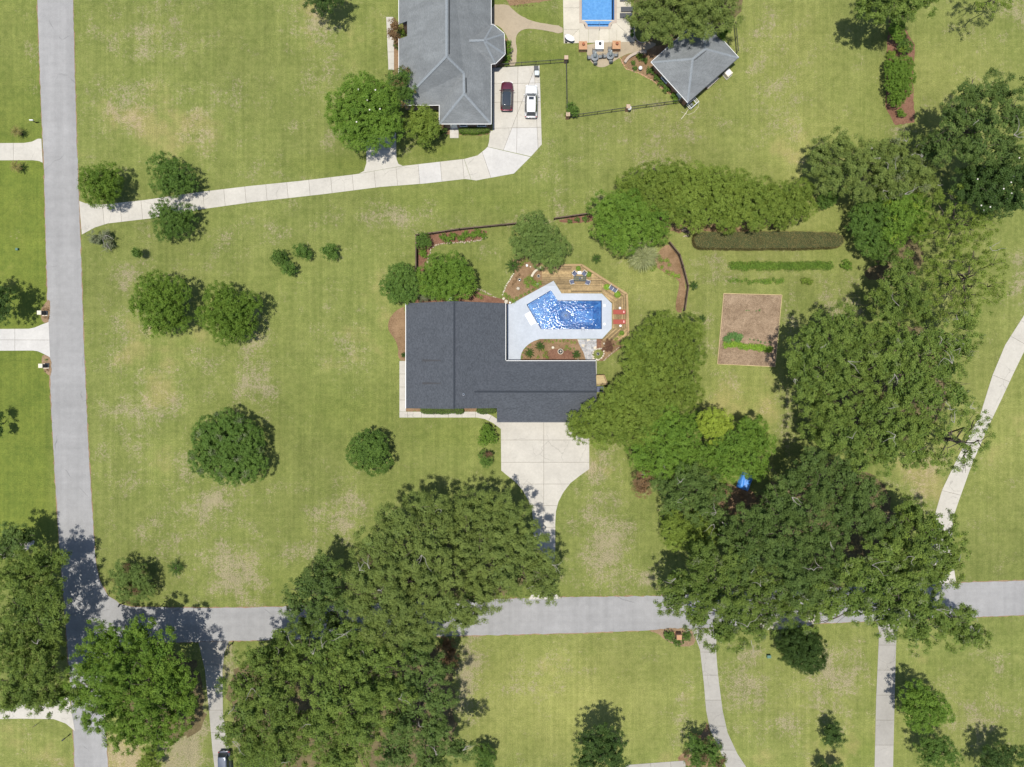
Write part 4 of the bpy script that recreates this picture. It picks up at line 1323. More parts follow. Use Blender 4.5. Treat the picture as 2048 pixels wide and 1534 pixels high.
def crown_points(lobes, sp):
    """lobes: (x, y, z, r, rv) -> leaf centres, normals, tones, directions.
    The crown is a set of foliage puffs spaced over the outer surface of its lobes."""
    Lb = np.array(lobes)
    lo, hi = sp['rs']
    rmin = Lb[:, 3].min()
    lo, hi = min(lo, rmin * .60), min(hi, rmin * .75)
    cand = []
    for (x, y, z, r, rv) in lobes:
        n = int(40 + 30 * r * r / (lo * lo))
        d = unit(RNG.normal(size=(n * 2, 3)))
        d = d[d[:, 2] > -.28][:n]
        rs = RNG.uniform(lo, hi, len(d))
        k = RNG.uniform(.94, 1.02, len(d)) if sp.get('smooth') else RNG.uniform(.88, 1.06, len(d))
        hz = np.maximum(r - rs * .72, r * .2) * k
        vz = np.maximum(rv - rs * .72, rv * .25) * k
        cand.append(np.stack([x + d[:, 0] * hz, y + d[:, 1] * hz, z + d[:, 2] * vz, rs], 1))
    cand = np.concatenate(cand)
    q = (cand[:, None, :3] - Lb[None, :, :3]) / np.stack([Lb[:, 3], Lb[:, 3], Lb[:, 4]], 1)[None]
    ins = np.sort(np.linalg.norm(q, axis=2), 1)[:, 0]
    cand = cand[ins > .42]
    cand = cand[RNG.permutation(len(cand))]
    acc = np.empty((0, 4))
    for c in cand:
        if len(acc) == 0 or np.all(np.linalg.norm((acc[:, :3] - c[:3]) * np.array([1, 1, .8]), axis=1) > sp.get('space', 1.12) * (acc[:, 3] + c[3]) / 2):
            acc = np.vstack([acc, c])
    subs = np.concatenate([acc, RNG.normal(0, 1, (len(acc), 1))], 1)
    # inner foliage, its shade painted in by a darker leaf tone
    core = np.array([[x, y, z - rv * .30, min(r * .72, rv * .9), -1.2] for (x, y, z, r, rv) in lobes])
    C, D, T = [], [], []
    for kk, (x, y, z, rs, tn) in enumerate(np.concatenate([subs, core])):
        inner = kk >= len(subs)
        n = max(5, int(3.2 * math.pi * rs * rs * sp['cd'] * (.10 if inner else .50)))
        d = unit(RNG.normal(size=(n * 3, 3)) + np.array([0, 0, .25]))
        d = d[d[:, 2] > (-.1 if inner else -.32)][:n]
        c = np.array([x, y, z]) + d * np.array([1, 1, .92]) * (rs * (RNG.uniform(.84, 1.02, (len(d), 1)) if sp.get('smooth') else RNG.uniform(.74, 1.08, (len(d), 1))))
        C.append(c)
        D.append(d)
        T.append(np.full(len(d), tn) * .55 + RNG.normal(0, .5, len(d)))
    C = np.concatenate(C)
    D = np.concatenate(D)
    T = np.concatenate(T)
    # drop clumps buried in other puffs
    keep = np.ones(len(C), bool)
    for i in range(0, len(C), 4000):
        dd = np.linalg.norm(C[i:i + 4000, None, :] - subs[None, :, :3], axis=2) / subs[None, :, 3]
        keep[i:i + 4000] = dd.min(1) > .62
    keep &= RNG.random(len(C)) < sp['keep']
    C, D, T = C[keep], D[keep], T[keep]
    nl = sp['nl']
    n = len(C) * nl
    o = RNG.normal(size=(n, 3))
    o = unit(o) * (RNG.random((n, 1)) ** .45) * sp['rc'] * RNG.uniform(.7, 1.25, (n, 1))
    o[:, 2] *= .75
    cc = np.repeat(C, nl, 0)
    dd = np.repeat(D, nl, 0)
    p = cc + o
    nr = dd * .75 + np.array([0, 0, sp['up'] + .15]) + RNG.normal(size=(n, 3)) * .58 + unit(o) * .25
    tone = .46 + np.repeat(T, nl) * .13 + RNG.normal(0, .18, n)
    dirs = RNG.normal(size=(n, 3)) + unit(o) * 1.2 + dd * .5
    if sp['droop']:
        dirs = dirs * (1 - sp['droop']) + np.array([0, 0, -1.5]) * sp['droop'] + dd * sp['droop'] * 2
    return p, nr, tone, dirs

NLEAF = [0]

def noise_pick(p, frac):
    """indices of a patchy share of the leaves"""
    f = np.sin(p[:, 0] * 1.9 + 1.3 * np.sin(p[:, 1] * 1.1)) + np.sin(p[:, 1] * 2.3 + 1.7 * np.sin(p[:, 0] * .9)) + RNG.normal(0, .5, len(p))
    return np.argsort(-f)[:int(len(p) * frac)]

def branch(mb, a, b, r0, r1, rg, seg=4, wob=.08, n=6):
    a, b = Vector(a), Vector(b)
    L = (b - a).length
    pts, rad = [], []
    for i in range(seg + 1):
        t = i / seg
        p = a.lerp(b, t)
        if 0 < i < seg:
            p = p + Vector((rg.gauss(0, wob), rg.gauss(0, wob), rg.gauss(0, wob * .5))) * L
        pts.append(p)
        rad.append(r0 + (r1 - r0) * t)
    mb.tube(pts, rad, n)
    return pts

def tree(name, sp, top, lobes, label, cat='tree', group=None, base=None, bare=0, flat=.72, trunk=True, flowers=0, dropk=.26, accent=None, seed=None):
    """lobes in photo pixels (x, y, r) as seen at crown height"""
    global RNG
    RNG = np.random.default_rng(seed if seed is not None else int(sum(l[0] * 7 + l[1] * 13 for l in lobes)) % 100000 + 5)
    rg = random.Random(int(lobes[0][0] * 31 + lobes[0][1]))
    spd = SP[sp]
    cx = sum(l[0] * l[2] ** 2 for l in lobes) / sum(l[2] ** 2 for l in lobes)
    cy = sum(l[1] * l[2] ** 2 for l in lobes) / sum(l[2] ** 2 for l in lobes)
    dm = max([math.dist((l[0], l[1]), (cx, cy)) for l in lobes] + [1e-3])
    W = []
    for i, (x, y, r) in enumerate(lobes):
        d = math.dist((x, y), (cx, cy)) / dm if dm > 3 else 0
        k = S * (1 - top * .72 / H)
        rm = r * k
        rv = min(rm * flat, top * .46)
        zc = top - rv - dropk * top * d * d * rg.uniform(.6, 1.2)
        zc = max(zc, rv * .55 + .05)
        q = P(x, y, zc + rv * .35)
        W.append((q[0], q[1], zc, rm, rv))
    if base is None:
        gx, gy = P(cx, cy, top * .34)[:2]
    else:
        gx, gy = P(*base)[:2]
    e = thing(name, label, cat, (gx, gy, 0), 0, group)
    p, nr, tone, dirs = crown_points(W, spd)
    ok = p[:, 2] > .05
    p, nr, tone, dirs = p[ok], nr[ok], tone[ok], dirs[ok]
    n = len(p)
    NLEAF[0] += n
    L = spd['L'] * RNG.uniform(.7, 1.3, n)
    Wd = spd['W'] * L / spd['L']
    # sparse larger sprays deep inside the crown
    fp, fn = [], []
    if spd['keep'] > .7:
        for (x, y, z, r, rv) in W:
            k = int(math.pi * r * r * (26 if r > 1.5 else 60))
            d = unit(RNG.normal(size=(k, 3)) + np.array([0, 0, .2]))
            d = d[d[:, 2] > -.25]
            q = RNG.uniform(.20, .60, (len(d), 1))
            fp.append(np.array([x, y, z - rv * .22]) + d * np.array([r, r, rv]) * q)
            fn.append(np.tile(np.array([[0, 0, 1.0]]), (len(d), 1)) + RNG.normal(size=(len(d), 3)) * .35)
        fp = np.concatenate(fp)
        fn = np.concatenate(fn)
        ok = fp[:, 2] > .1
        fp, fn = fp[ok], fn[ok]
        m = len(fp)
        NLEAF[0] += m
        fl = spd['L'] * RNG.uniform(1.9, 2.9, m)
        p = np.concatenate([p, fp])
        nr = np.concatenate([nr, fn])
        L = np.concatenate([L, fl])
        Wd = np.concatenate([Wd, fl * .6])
        tone = np.concatenate([tone, RNG.normal(.12, .10, m)])  # low tone paints shade into the gaps between the puffs
        dirs = np.concatenate([dirs, RNG.normal(size=(m, 3))])
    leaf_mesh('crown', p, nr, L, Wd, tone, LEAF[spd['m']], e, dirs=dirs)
    if accent:
        am, frac = accent
        nz = noise_pick(p[:n], frac)
        leaf_mesh('new_growth', p[nz] + np.array([0, 0, .08]), nr[nz], L[nz], spd['W'], tone[nz], LEAF[am], e, dirs=dirs[nz])['kind'] = 'stuff'
    if flowers:
        hi = np.argsort(-(p[:n, 2] + RNG.normal(0, top * .2, n)))[:flowers * 40]
        idx = RNG.choice(hi, flowers, replace=False)
        f = MB()
        for i in idx:
            q = p[i]
            f.lathe([(.03, -.02), (.10, .03), (.12, .08), (.05, .09)], (q[0], q[1], q[2] + .22), 6)
        f.build('blossom', LEAF['petal'], e)['kind'] = 'stuff'
    if trunk:
        tb = MB()
        tr = max(.05, top * .019)
        fork = Vector((gx + rg.gauss(0, .2), gy + rg.gauss(0, .2), top * .34))
        pts = [Vector((gx, gy, -.05)), Vector((gx, gy, .25)), Vector((gx + rg.gauss(0, .1), gy + rg.gauss(0, .1), top * .18)), fork]
        tb.tube(pts, [tr * 1.6, tr * 1.15, tr, tr * .85], 8)
        for w in W:
            c = Vector((w[0], w[1], w[2] + w[4] * .2))
            ps = branch(tb, fork, c, tr * .55, tr * .18, rg)
            for _ in range(3):
                a = rg.uniform(0, 6.28)
                t = Vector((w[0] + math.cos(a) * w[3] * .75, w[1] + math.sin(a) * w[3] * .75, w[2] + w[4] * rg.uniform(.2, .6)))
                branch(tb, ps[3], t, tr * .25, tr * .06, rg, 3, .1, 5)
        tb.build('trunk', M['bark'], e)
    if bare:
        db = MB()
        for _ in range(max(1, int(bare * .6))):
            w = rg.choice(W)
            a = rg.uniform(0, 6.28)
            q = rg.uniform(.1, .75)
            s = Vector((w[0] + math.cos(a) * w[3] * q, w[1] + math.sin(a) * w[3] * q, w[2] + w[4] * math.sqrt(max(.05, 1 - q * q)) * .92))
            dr = a + rg.gauss(0, .7)
            ln = rg.uniform(.9, 3.2)
            for t in range(rg.randint(1, 3)):
                aa = dr + rg.gauss(0, .55)
                l2 = ln * rg.uniform(.45, 1)
                pts = [s]
                for k in range(4):
                    aa += rg.gauss(0, .5)
                    pts.append(pts[-1] + Vector((math.cos(aa), math.sin(aa), rg.uniform(-.10, .28))) * l2 / 4)
                db.tube(pts, [.036, .032, .026, .018, .008], 5)
        db.build('bare_branch', M['deadwood'], e)['kind'] = 'stuff'
    return e

OAKS = 'big shade trees'
# lone trees and shrubs on the west lawn
tree('shade_tree', 'dark', 8, [(640, -12, 36), (660, -20, 30), (615, -18, 22)], 'dark tree cut by the top edge of the photo, left of the long grey roof')
tree('shade_tree', 'brights', 6.2, [(196, 372, 40), (180, 352, 24), (214, 350, 28), (215, 388, 26)], 'bright green tree beside the road at the mouth of the long concrete drive')
tree('shade_tree', 'darkg', 5.0, [(322, 332, 30), (350, 355, 36), (330, 366, 30), (372, 370, 22)], 'dark green tree just above the long concrete drive')
tree('shade_tree', 'darkg', 5.0, [(325, 425, 26), (350, 440, 36), (332, 455, 28), (372, 428, 22)], 'dark green tree overlapping the lower edge of the long concrete drive')
tree('shade_tree', 'brights', 7.0, [(305, 580, 38), (325, 610, 44), (285, 610, 30), (345, 585, 34), (310, 645, 30), (350, 640, 28)], 'bright green tree, left one of the pair touching on the west lawn')
tree('shade_tree', 'brights', 7.0, [(440, 600, 38), (460, 630, 46), (420, 632, 32), (490, 612, 32), (450, 662, 30), (485, 655, 28)], 'bright green tree, right one of the pair touching on the west lawn')
tree('shade_tree', 'dense', 6.0, [(430, 880, 52), (475, 885, 48), (415, 915, 40), (460, 925, 48), (500, 930, 34), (450, 855, 36)], 'wide olive green tree standing alone on the lawn left of the front walk', accent=('grey', .04))
tree('shade_tree', 'dense', 5.0, [(738, 900, 40), (750, 918, 32), (720, 912, 28), (742, 880, 26)], 'compact round dark tree alone on the lawn below the charcoal-roofed house')
tree('shrub', 'grey', 2.2, [(188, 478, 16), (210, 470, 13), (215, 488, 14)], 'thin wispy grey shrub at the road corner of the long drive', 'shrub', trunk=False, bare=5)
for a, b, c, lab in ((272, 505, 9, 'small dark spiky shrub alone on the lawn near the road'), (557, 514, 17, 'dark little tree, upper left of the cluster of four on the upper lawn'), (604, 503, 17, 'dark little tree, middle of the cluster of four on the upper lawn'), (575, 537, 15, 'dark little tree, lowest of the cluster of four on the upper lawn'), (657, 502, 17, 'dark little tree, rightmost of the cluster of four on the upper lawn')):
    tree('small_tree', 'darkg', 2.6, [(a, b, c), (a + c * .5, b + c * .3, c * .7), (a - c * .4, b - c * .2, c * .7)], lab, 'shrub')
tree('shrub', 'shrubb', 2.6, [(975, 866, 15), (968, 880, 13), (984, 876, 12), (972, 858, 10)], 'green feathery shrub beside the forecourt, upper of two', 'shrub')
tree('shrub', 'shrub', 2.2, [(968, 912, 11), (972, 922, 13), (978, 910, 8)], 'reddish green shrub beside the forecourt, lower of two', 'shrub', accent=('red', .18))
tree('ornamental_tree', 'fine', 4.6, [(245, 1145, 26), (270, 1160, 30), (255, 1180, 28), (285, 1180, 22), (280, 1150, 20), (240, 1165, 20)], 'fine-leaved tree with reddish patches at the inner corner of the road junction', accent=('red', .08))
# south-west corner woodland
tree('oak_tree', 'oakdark', 8, [(15, 1075, 34), (48, 1072, 26), (0, 1100, 34), (30, 1098, 26)], 'dark tree at the left edge above the road junction')
tree('oak_tree', 'oak', 10.5, [(70, 1135, 46), (30, 1160, 56), (90, 1190, 44), (40, 1220, 60), (95, 1240, 40), (20, 1280, 60), (75, 1290, 52), (110, 1120, 26)], 'tall shaggy oak at the left edge shading the road junction', bare=3)
tree('oak_tree', 'bright', 13, [(205, 1295, 56), (265, 1280, 50), (305, 1310, 54), (180, 1345, 58), (245, 1350, 66), (325, 1365, 60), (210, 1410, 66), (290, 1415, 66), (355, 1415, 50), (250, 1465, 54), (310, 1470, 44), (160, 1395, 44), (365, 1375, 36)], 'large bright green puffy tree at the lower left beside the road')
tree('oak_tree', 'oak', 12, [(30, 1345, 52), (80, 1355, 46), (20, 1385, 40), (95, 1398, 36), (50, 1390, 34), (15, 1412, 26), (125, 1385, 28), (60, 1408, 22)], 'green tree over the pale drive at the left edge', bare=2)
tree('small_tree', 'shruby', 3.4, [(297, 1520, 16), (285, 1530, 13), (310, 1531, 12)], 'small yellow-green tree at the bottom edge below the puffy tree')
# big oaks in the lower middle
tree('oak_tree', 'oakpale', 11.5, [(960, 1025, 56), (1020, 1035, 46), (900, 1050, 52), (1000, 1085, 62), (1055, 1090, 46), (940, 1110, 66), (1075, 1135, 48), (1010, 1150, 60), (1080, 1175, 42), (960, 1180, 58), (1102, 1150, 32), (1098, 1182, 30)], 'huge pale olive oak overhanging the drive of the charcoal-roofed house', bare=6)
tree('oak_tree', 'oakpale', 14, [(845, 1020, 48), (790, 1055, 52), (850, 1090, 60), (745, 1095, 44), (790, 1130, 64), (730, 1160, 56), (860, 1160, 66), (790, 1200, 64), (720, 1215, 44), (880, 1220, 56), (820, 1255, 54), (930, 1235, 40), (750, 1252, 40), (790, 1272, 36)], 'huge pale olive oak spreading over the cross road in the lower middle', bare=8)
tree('oak_tree', 'oakdark', 11, [(645, 1140, 38), (610, 1175, 42), (655, 1180, 40), (590, 1210, 36), (630, 1225, 44), (610, 1255, 34), (665, 1245, 34), (680, 1215, 30)], 'dark oak at the upper kerb of the cross road, left of the huge olive oaks', bare=2)
tree('oak_tree', 'oak', 14, [(560, 1290, 44), (520, 1330, 52), (575, 1345, 54), (480, 1375, 42), (535, 1395, 62), (490, 1430, 52), (560, 1450, 62), (505, 1485, 54), (565, 1510, 56), (465, 1465, 32)], 'broad oak beside the shaded drive, leftmost of the lower grove', bare=10)
tree('oak_tree', 'oak', 15, [(665, 1290, 46), (640, 1340, 54), (700, 1340, 58), (760, 1330, 52), (660, 1400, 62), (730, 1400, 66), (780, 1390, 52), (640, 1460, 60), (710, 1465, 66), (680, 1520, 60), (610, 1300, 34), (690, 1272, 36), (725, 1285, 36)], 'broad oak in the middle of the lower grove with bleached branches', bare=14)
tree('oak_tree', 'oakdark', 13, [(830, 1310, 48), (870, 1350, 42), (820, 1380, 52), (870, 1410, 44), (800, 1450, 54), (865, 1470, 50), (790, 1510, 54), (860, 1520, 50), (915, 1500, 34), (850, 1275, 34)], 'dark oak on the right side of the lower grove beside the yellowed lawn', bare=6)
tree('shrub', 'brown', 3.2, [(893, 1290, 16), (902, 1305, 15), (895, 1322, 14), (905, 1330, 10)], 'dry brown shrub at the kerb beside the lower grove', 'shrub')
tree('small_tree', 'dense', 4.0, [(965, 1508, 18), (978, 1515, 14), (970, 1530, 18)], 'small dark tree at the bottom edge right of the lower grove')
tree('shade_tree', 'dark', 8.5, [(1185, 1490, 32), (1222, 1490, 32), (1200, 1515, 36), (1232, 1525, 28), (1170, 1525, 26), (1205, 1465, 22)], 'dark tree with a large shadow on the lawn at the bottom edge')
tree('ornamental_tree', 'darkg', 5.2, [(1395, 1495, 26), (1420, 1505, 28), (1400, 1520, 30), (1432, 1525, 22)], 'reddish-topped tree beside the curved drive at the bottom edge', accent=('red', .16))
tree('conifer', 'conifer', 7.0, [(1605, 1300, 42), (1595, 1285, 36), (1620, 1315, 36), (1585, 1305, 28), (1625, 1290, 26)], 'dark rounded weeping evergreen on the lawn just below the cross road', flat=.9)
tree('small_tree', 'dark', 4.2, [(1665, 1465, 20), (1675, 1478, 18), (1660, 1482, 14)], 'small dark tree between the two lower right drives')
tree('small_tree', 'dark', 4.2, [(1650, 1540, 18), (1675, 1542, 18)], 'small dark tree cut by the bottom edge between the two lower right drives')
tree('shade_tree', 'green', 7.0, [(1835, 1395, 32), (1865, 1415, 34), (1845, 1435, 32), (1885, 1430, 24), (1822, 1415, 20)], 'green tree right of the straight drive, upper of two')
tree('shade_tree', 'darkg', 6.0, [(1860, 1490, 26), (1885, 1500, 28), (1865, 1515, 28), (1905, 1518, 22)], 'green tree right of the straight drive, lower of two')
tree('shade_tree', 'dark', 6.5, [(1995, 1520, 30), (2025, 1515, 30), (2010, 1540, 30), (1975, 1535, 22)], 'dark tree in the lower right corner')
# lower right woodland
tree('oak_tree', 'oak', 14, [(1365, 1170, 46), (1410, 1130, 50), (1350, 1205, 36), (1420, 1190, 58), (1470, 1150, 54), (1400, 1235, 40), (1470, 1220, 56), (1530, 1230, 50), (1450, 1265, 44), (1525, 1180, 54), (1575, 1212, 44), (1500, 1250, 40)], 'large oak over the cross road, leftmost of the lower right woodland', bare=14, accent=('grey', .05))
tree('oak_tree', 'oakdark', 16, [(1470, 1075, 50), (1530, 1050, 58), (1590, 1030, 58), (1500, 1115, 52), (1570, 1100, 66), (1640, 1080, 60), (1600, 1160, 66), (1660, 1150, 54), (1560, 1000, 44)], 'tall dark oak in the middle of the lower right woodland', bare=8)
tree('oak_tree', 'oakdark', 14, [(1630, 930, 48), (1595, 965, 44), (1650, 985, 54), (1700, 950, 50), (1720, 1000, 56), (1690, 1040, 50), (1750, 1050, 50), (1552, 1000, 34), (1740, 975, 36)], 'dark grey-green oak along the upper side of the lower right woodland')
tree('oak_tree', 'oak', 13, [(1830, 1035, 46), (1870, 1060, 46), (1800, 1075, 48), (1895, 1085, 38), (1850, 1110, 54), (1905, 1125, 36), (1800, 1130, 46), (1880, 1155, 44)], 'oak leaning over the east drive beside the lower right woodland', bare=6, accent=('yellow', .03))
tree('oak_tree', 'oak', 14, [(1770, 1120, 46), (1720, 1150, 48), (1760, 1180, 54), (1820, 1180, 54), (1720, 1210, 48), (1790, 1230, 56), (1850, 1220, 52), (1895, 1240, 46), (1845, 1265, 44), (1930, 1270, 38), (1955, 1268, 32), (1940, 1235, 32), (1670, 1210, 46), (1622, 1222, 42), (1640, 1185, 44)], 'broad oak over the cross road at the top of the straight drive', bare=10, accent=('grey', .04))
# right-hand oaks
tree('oak_tree', 'oak', 15, [(1635, 670, 46), (1690, 650, 46), (1615, 715, 46), (1665, 710, 54), (1720, 690, 50), (1625, 765, 46), (1680, 765, 58), (1600, 745, 30), (1735, 740, 50), (1650, 810, 44)], 'great oak with bleached branches beside the fenced vegetable plot', bare=10)
tree('oak_tree', 'oak', 15, [(1775, 670, 50), (1830, 690, 52), (1885, 680, 44), (1780, 730, 54), (1840, 745, 54), (1895, 735, 46), (1930, 690, 40), (1870, 790, 52), (1815, 790, 50), (1935, 640, 34), (1920, 790, 38)], 'great spreading oak beside the upper east drive with long bare limbs', bare=14, accent=('grey', .03))
tree('oak_tree', 'oak', 14, [(1690, 840, 48), (1750, 820, 52), (1640, 860, 34), (1720, 880, 50), (1790, 860, 52), (1845, 855, 46), (1780, 905, 46), (1840, 905, 40), (1725, 920, 34), (1670, 890, 34)], 'oak with tangled crown below the great spreading oaks on the right', bare=8)
tree('pine_tree', 'sparse', 15, [(1905, 860, 36), (1950, 840, 36), (1920, 900, 38), (1960, 880, 30), (1880, 920, 32), (1930, 925, 28)], 'thin open-crowned tree over the bend of the east drive', bare=6)
tree('oak_tree', 'oak', 12, [(1800, 555, 40), (1770, 590, 34), (1830, 590, 40), (1790, 620, 36), (1850, 620, 36), (1815, 530, 30)], 'oak standing right of the last garden bush with a deep shadow on its left', bare=2)
tree('oak_tree', 'sparsel', 12, [(1900, 520, 44), (1950, 500, 44), (1880, 560, 44), (1940, 550, 46), (1985, 520, 36), (1900, 600, 44), (1960, 590, 44), (1995, 570, 30), (1930, 625, 34)], 'airy light green tree on the right edge of the upper woodland', bare=4)
tree('evergreen', 'dense', 6.0, [(1735, 420, 30), (1728, 450, 28), (1745, 480, 32), (1770, 440, 38), (1770, 500, 26), (1760, 400, 28)], 'dense clipped evergreen mass right of the trimmed hedge', flat=1.0)
tree('shade_tree', 'green', 7.5, [(1800, 400, 30), (1830, 415, 32), (1810, 440, 34), (1840, 450, 28), (1795, 465, 28), (1790, 385, 20)], 'green tree growing out of the clipped evergreen mass', accent=('yellow', .04))
tree('shade_tree', 'sparsel', 11, [(1880, 410, 34), (1915, 440, 38), (1860, 460, 36), (1900, 475, 40), (1950, 460, 38), (1975, 440, 32), (1905, 390, 24)], 'thin light green tree over the sunlit gap in the upper woodland')
tree('oak_tree', 'oakdark', 15, [(1950, 185, 42), (2005, 180, 44), (1920, 230, 46), (1975, 235, 52), (2035, 230, 48), (1900, 280, 44), (1955, 290, 50), (2015, 290, 50), (1870, 300, 34)], 'big dark tree at the upper right edge of the photo', bare=4)
tree('magnolia_tree', 'magnolia', 12, [(1960, 350, 42), (2005, 340, 44), (2045, 350, 40), (1985, 390, 42), (2030, 395, 40), (1940, 380, 30)], 'dark magnolia dotted with white blossoms at the right edge', flowers=16)
tree('oak_tree', 'oakpale', 9, [(1650, 310, 38), (1690, 290, 36), (1670, 350, 40), (1715, 330, 44), (1755, 315, 40), (1720, 375, 34), (1640, 335, 26), (1770, 355, 38)], 'pale olive tree on the upper lawn with a notched outline', bare=5)
tree('oak_tree', 'oakpale', 10, [(1800, 300, 36), (1830, 330, 40), (1790, 350, 36), (1850, 365, 36), (1800, 375, 32), (1850, 300, 28)], 'lichen-grey tree with bleached dead limbs right of the pale olive tree', bare=16, accent=('grey', .10))
tree('shrub', 'shrub', 2.6, [(1656, 398, 18), (1650, 405, 13), (1664, 392, 13)], 'round clipped bush at the right end of the tall flowering hedge', 'shrub', flat=.9)
tree('shade_tree', 'oak', 12, [(1735, 5, 30), (1775, -2, 36), (1815, 8, 34), (1765, 25, 24), (1850, -10, 36), (1800, -40, 50), (1795, 30, 22)], 'open-crowned tree at the top edge casting a ragged shadow on the lawn')
tree('shade_tree', 'sparsel', 10, [(1985, 8, 24), (2020, -15, 34), (1970, -20, 28)], 'airy tree at the upper right corner of the photo')
tree('shrub', 'shrubb', 2.6, [(1795, 52, 16), (1800, 72, 14), (1790, 66, 12)], 'leafy bush near the upper end of the narrow planting strip', 'shrub')
tree('shrub', 'shrub', 2.2, [(1812, 92, 15), (1806, 84, 9)], 'dark small bush in the middle of the narrow planting strip', 'shrub', accent=('yellow', .05))
tree('shrub', 'shrubb', 3.2, [(1788, 128, 18), (1810, 130, 20), (1795, 150, 22), (1815, 155, 18), (1790, 172, 18), (1808, 178, 18), (1795, 195, 18)], 'largest leafy bush filling the narrow planting strip', 'shrub')
tree('shrub', 'shrubb', 1.0, [(1803, 226, 9)], 'little low bush at the lower end of the narrow planting strip', 'shrub', trunk=False)
tree('shrub', 'shruby', .8, [(1780, 108, 8), (1787, 106, 5)], 'little flowering plant at the left edge of the narrow planting strip', 'shrub', trunk=False)
# round the neighbour's house
tree('shade_tree', 'oakpale', 10, [(1300, 15, 46), (1340, 45, 40), (1390, 20, 50), (1440, 20, 40), (1310, 55, 28), (1360, -20, 60), (1430, -20, 50), (1285, 40, 22), (1460, 40, 22), (1400, 50, 30)], 'broad tree over the second pool terrace at the top of the photo', bare=3)
tree('shade_tree', 'green', 9, [(720, 185, 44), (690, 215, 42), (740, 210, 52), (765, 190, 34), (715, 250, 46), (765, 245, 42), (740, 275, 28), (675, 235, 26)], 'large round tree with a few white blossoms beside the neighbouring house', flowers=6)
tree('shade_tree', 'darkg', 7, [(795, 165, 28), (812, 185, 24), (790, 190, 24), (805, 150, 18)], 'brownish olive tree squeezed between the round tree and the grey roof', accent=('brown', .12))
tree('shade_tree', 'myrtle', 6, [(845, 230, 26), (832, 250, 26), (860, 255, 26), (848, 270, 22)], 'yellow-green tree at the front corner of the neighbouring house')
tree('ornamental_tree', 'brown', 4, [(788, 50, 14), (784, 66, 12), (795, 78, 12)], 'thin brownish ornamental tree on the west path of the neighbouring house', 'tree')
tree('shrub', 'shruby', 1.3, [(804, 63, 7)], 'bright bush in the notch of the long grey roof', 'shrub', trunk=False)
tree('shrub', 'shrub', 1.6, [(796, 88, 9), (800, 92, 7)], 'dark bush against the west wall of the neighbouring house', 'shrub', trunk=False)
tree('shrub', 'shrub', 1.3, [(886, 262, 8), (880, 266, 6)], 'dark bush at the corner by the neighbour\'s front step', 'shrub', trunk=False)
tree('shrub', 'shrub', 2.0, [(1142, 212, 10), (1148, 222, 11), (1140, 224, 9)], 'dark bush inside the corner of the black metal fence', 'shrub')
for i, (x, y, r, w) in enumerate(((1302, 140, 8, 'first'), (1314, 152, 7, 'second'), (1323, 164, 8, 'third'), (1334, 177, 8, 'fourth'))):
    tree('shrub', 'shrub', .9, [(x, y, r)], 'round bush along the outbuilding wall, %s counting down from the left corner' % w, 'shrub', 'round bushes along the outbuilding wall', trunk=False, flat=.95)
tree('shrub', 'shrubb', 1.1, [(1350, 192, 8), (1352, 199, 6)], 'loose bush by the lower door of the outbuilding', 'shrub', trunk=False)
for x, y, r, lab, k in ((1290, 120, 6, 'dark small bush in the bed of the outbuilding', 'shrub'), (1266, 125, 4, 'tiny bush at the left of the outbuilding bed', 'shrub'), (1270, 136, 4, 'tiny bush beside the white globe in the outbuilding bed', 'shrub'), (1278, 113, 7, 'pale grassy plant below the curved garden wall', 'shruby')):
    tree('shrub', k, .6, [(x, y, r)], lab, 'shrub', trunk=False)
tree('shrub', 'shrubb', 1.0, [(1018, 100, 8), (1016, 115, 8), (1012, 124, 7), (1018, 86, 6)], 'low leafy planting round the foot of the turret', 'shrub', trunk=False)
tree('shrub', 'brights', 4.0, [(1445, 70, 10), (1452, 60, 8)], 'bright young tree behind the right corner of the outbuilding')
# hedge trees north of the garden
tree('crepe_myrtle', 'myrtle', 6.5, [(1265, 375, 38), (1310, 360, 40), (1290, 405, 34), (1340, 385, 42), (1345, 350, 34), (1365, 370, 34)], 'yellow-green tall hedge tree, leftmost of the row above the trimmed hedge', 'tree', 'row of tall hedge trees')
tree('crepe_myrtle', 'myrtle', 6.8, [(1390, 355, 36), (1380, 395, 44), (1430, 370, 42), (1400, 430, 32), (1440, 410, 40), (1360, 430, 24), (1455, 380, 34)], 'yellow-green tall hedge tree, second from the left of the row above the trimmed hedge', 'tree', 'row of tall hedge trees')
tree('crepe_myrtle', 'myrtle', 6.5, [(1480, 375, 38), (1490, 415, 42), (1530, 390, 38), (1515, 435, 28), (1460, 440, 24), (1545, 405, 34)], 'yellow-green tall hedge tree, third from the left of the row above the trimmed hedge', 'tree', 'row of tall hedge trees')
tree('crepe_myrtle', 'myrtle', 6.0, [(1565, 395, 36), (1575, 420, 32), (1605, 385, 28), (1610, 415, 24), (1560, 440, 20), (1590, 400, 34)], 'yellow-green tall hedge tree, rightmost of the row above the trimmed hedge', 'tree', 'row of tall hedge trees')
tree('shade_tree', 'green', 7.2, [(1215, 415, 36), (1255, 410, 36), (1220, 450, 38), (1265, 450, 42), (1300, 440, 38), (1245, 480, 30), (1315, 462, 28)], 'deep green dense tree above the big pale spiky plant', accent=None)
tree('ornamental_tree', 'fine', 5.0, [(1060, 460, 34), (1085, 475, 36), (1045, 490, 28), (1110, 495, 30), (1080, 505, 30), (1105, 520, 22), (1075, 445, 22)], 'dense grey-green tree beside the wooden pool deck')
tree('shade_tree', 'dense', 5.5, [(800, 550, 28), (785, 572, 26), (812, 580, 24), (790, 590, 16), (820, 560, 18)], 'dark tree at the upper left corner of the charcoal roof')
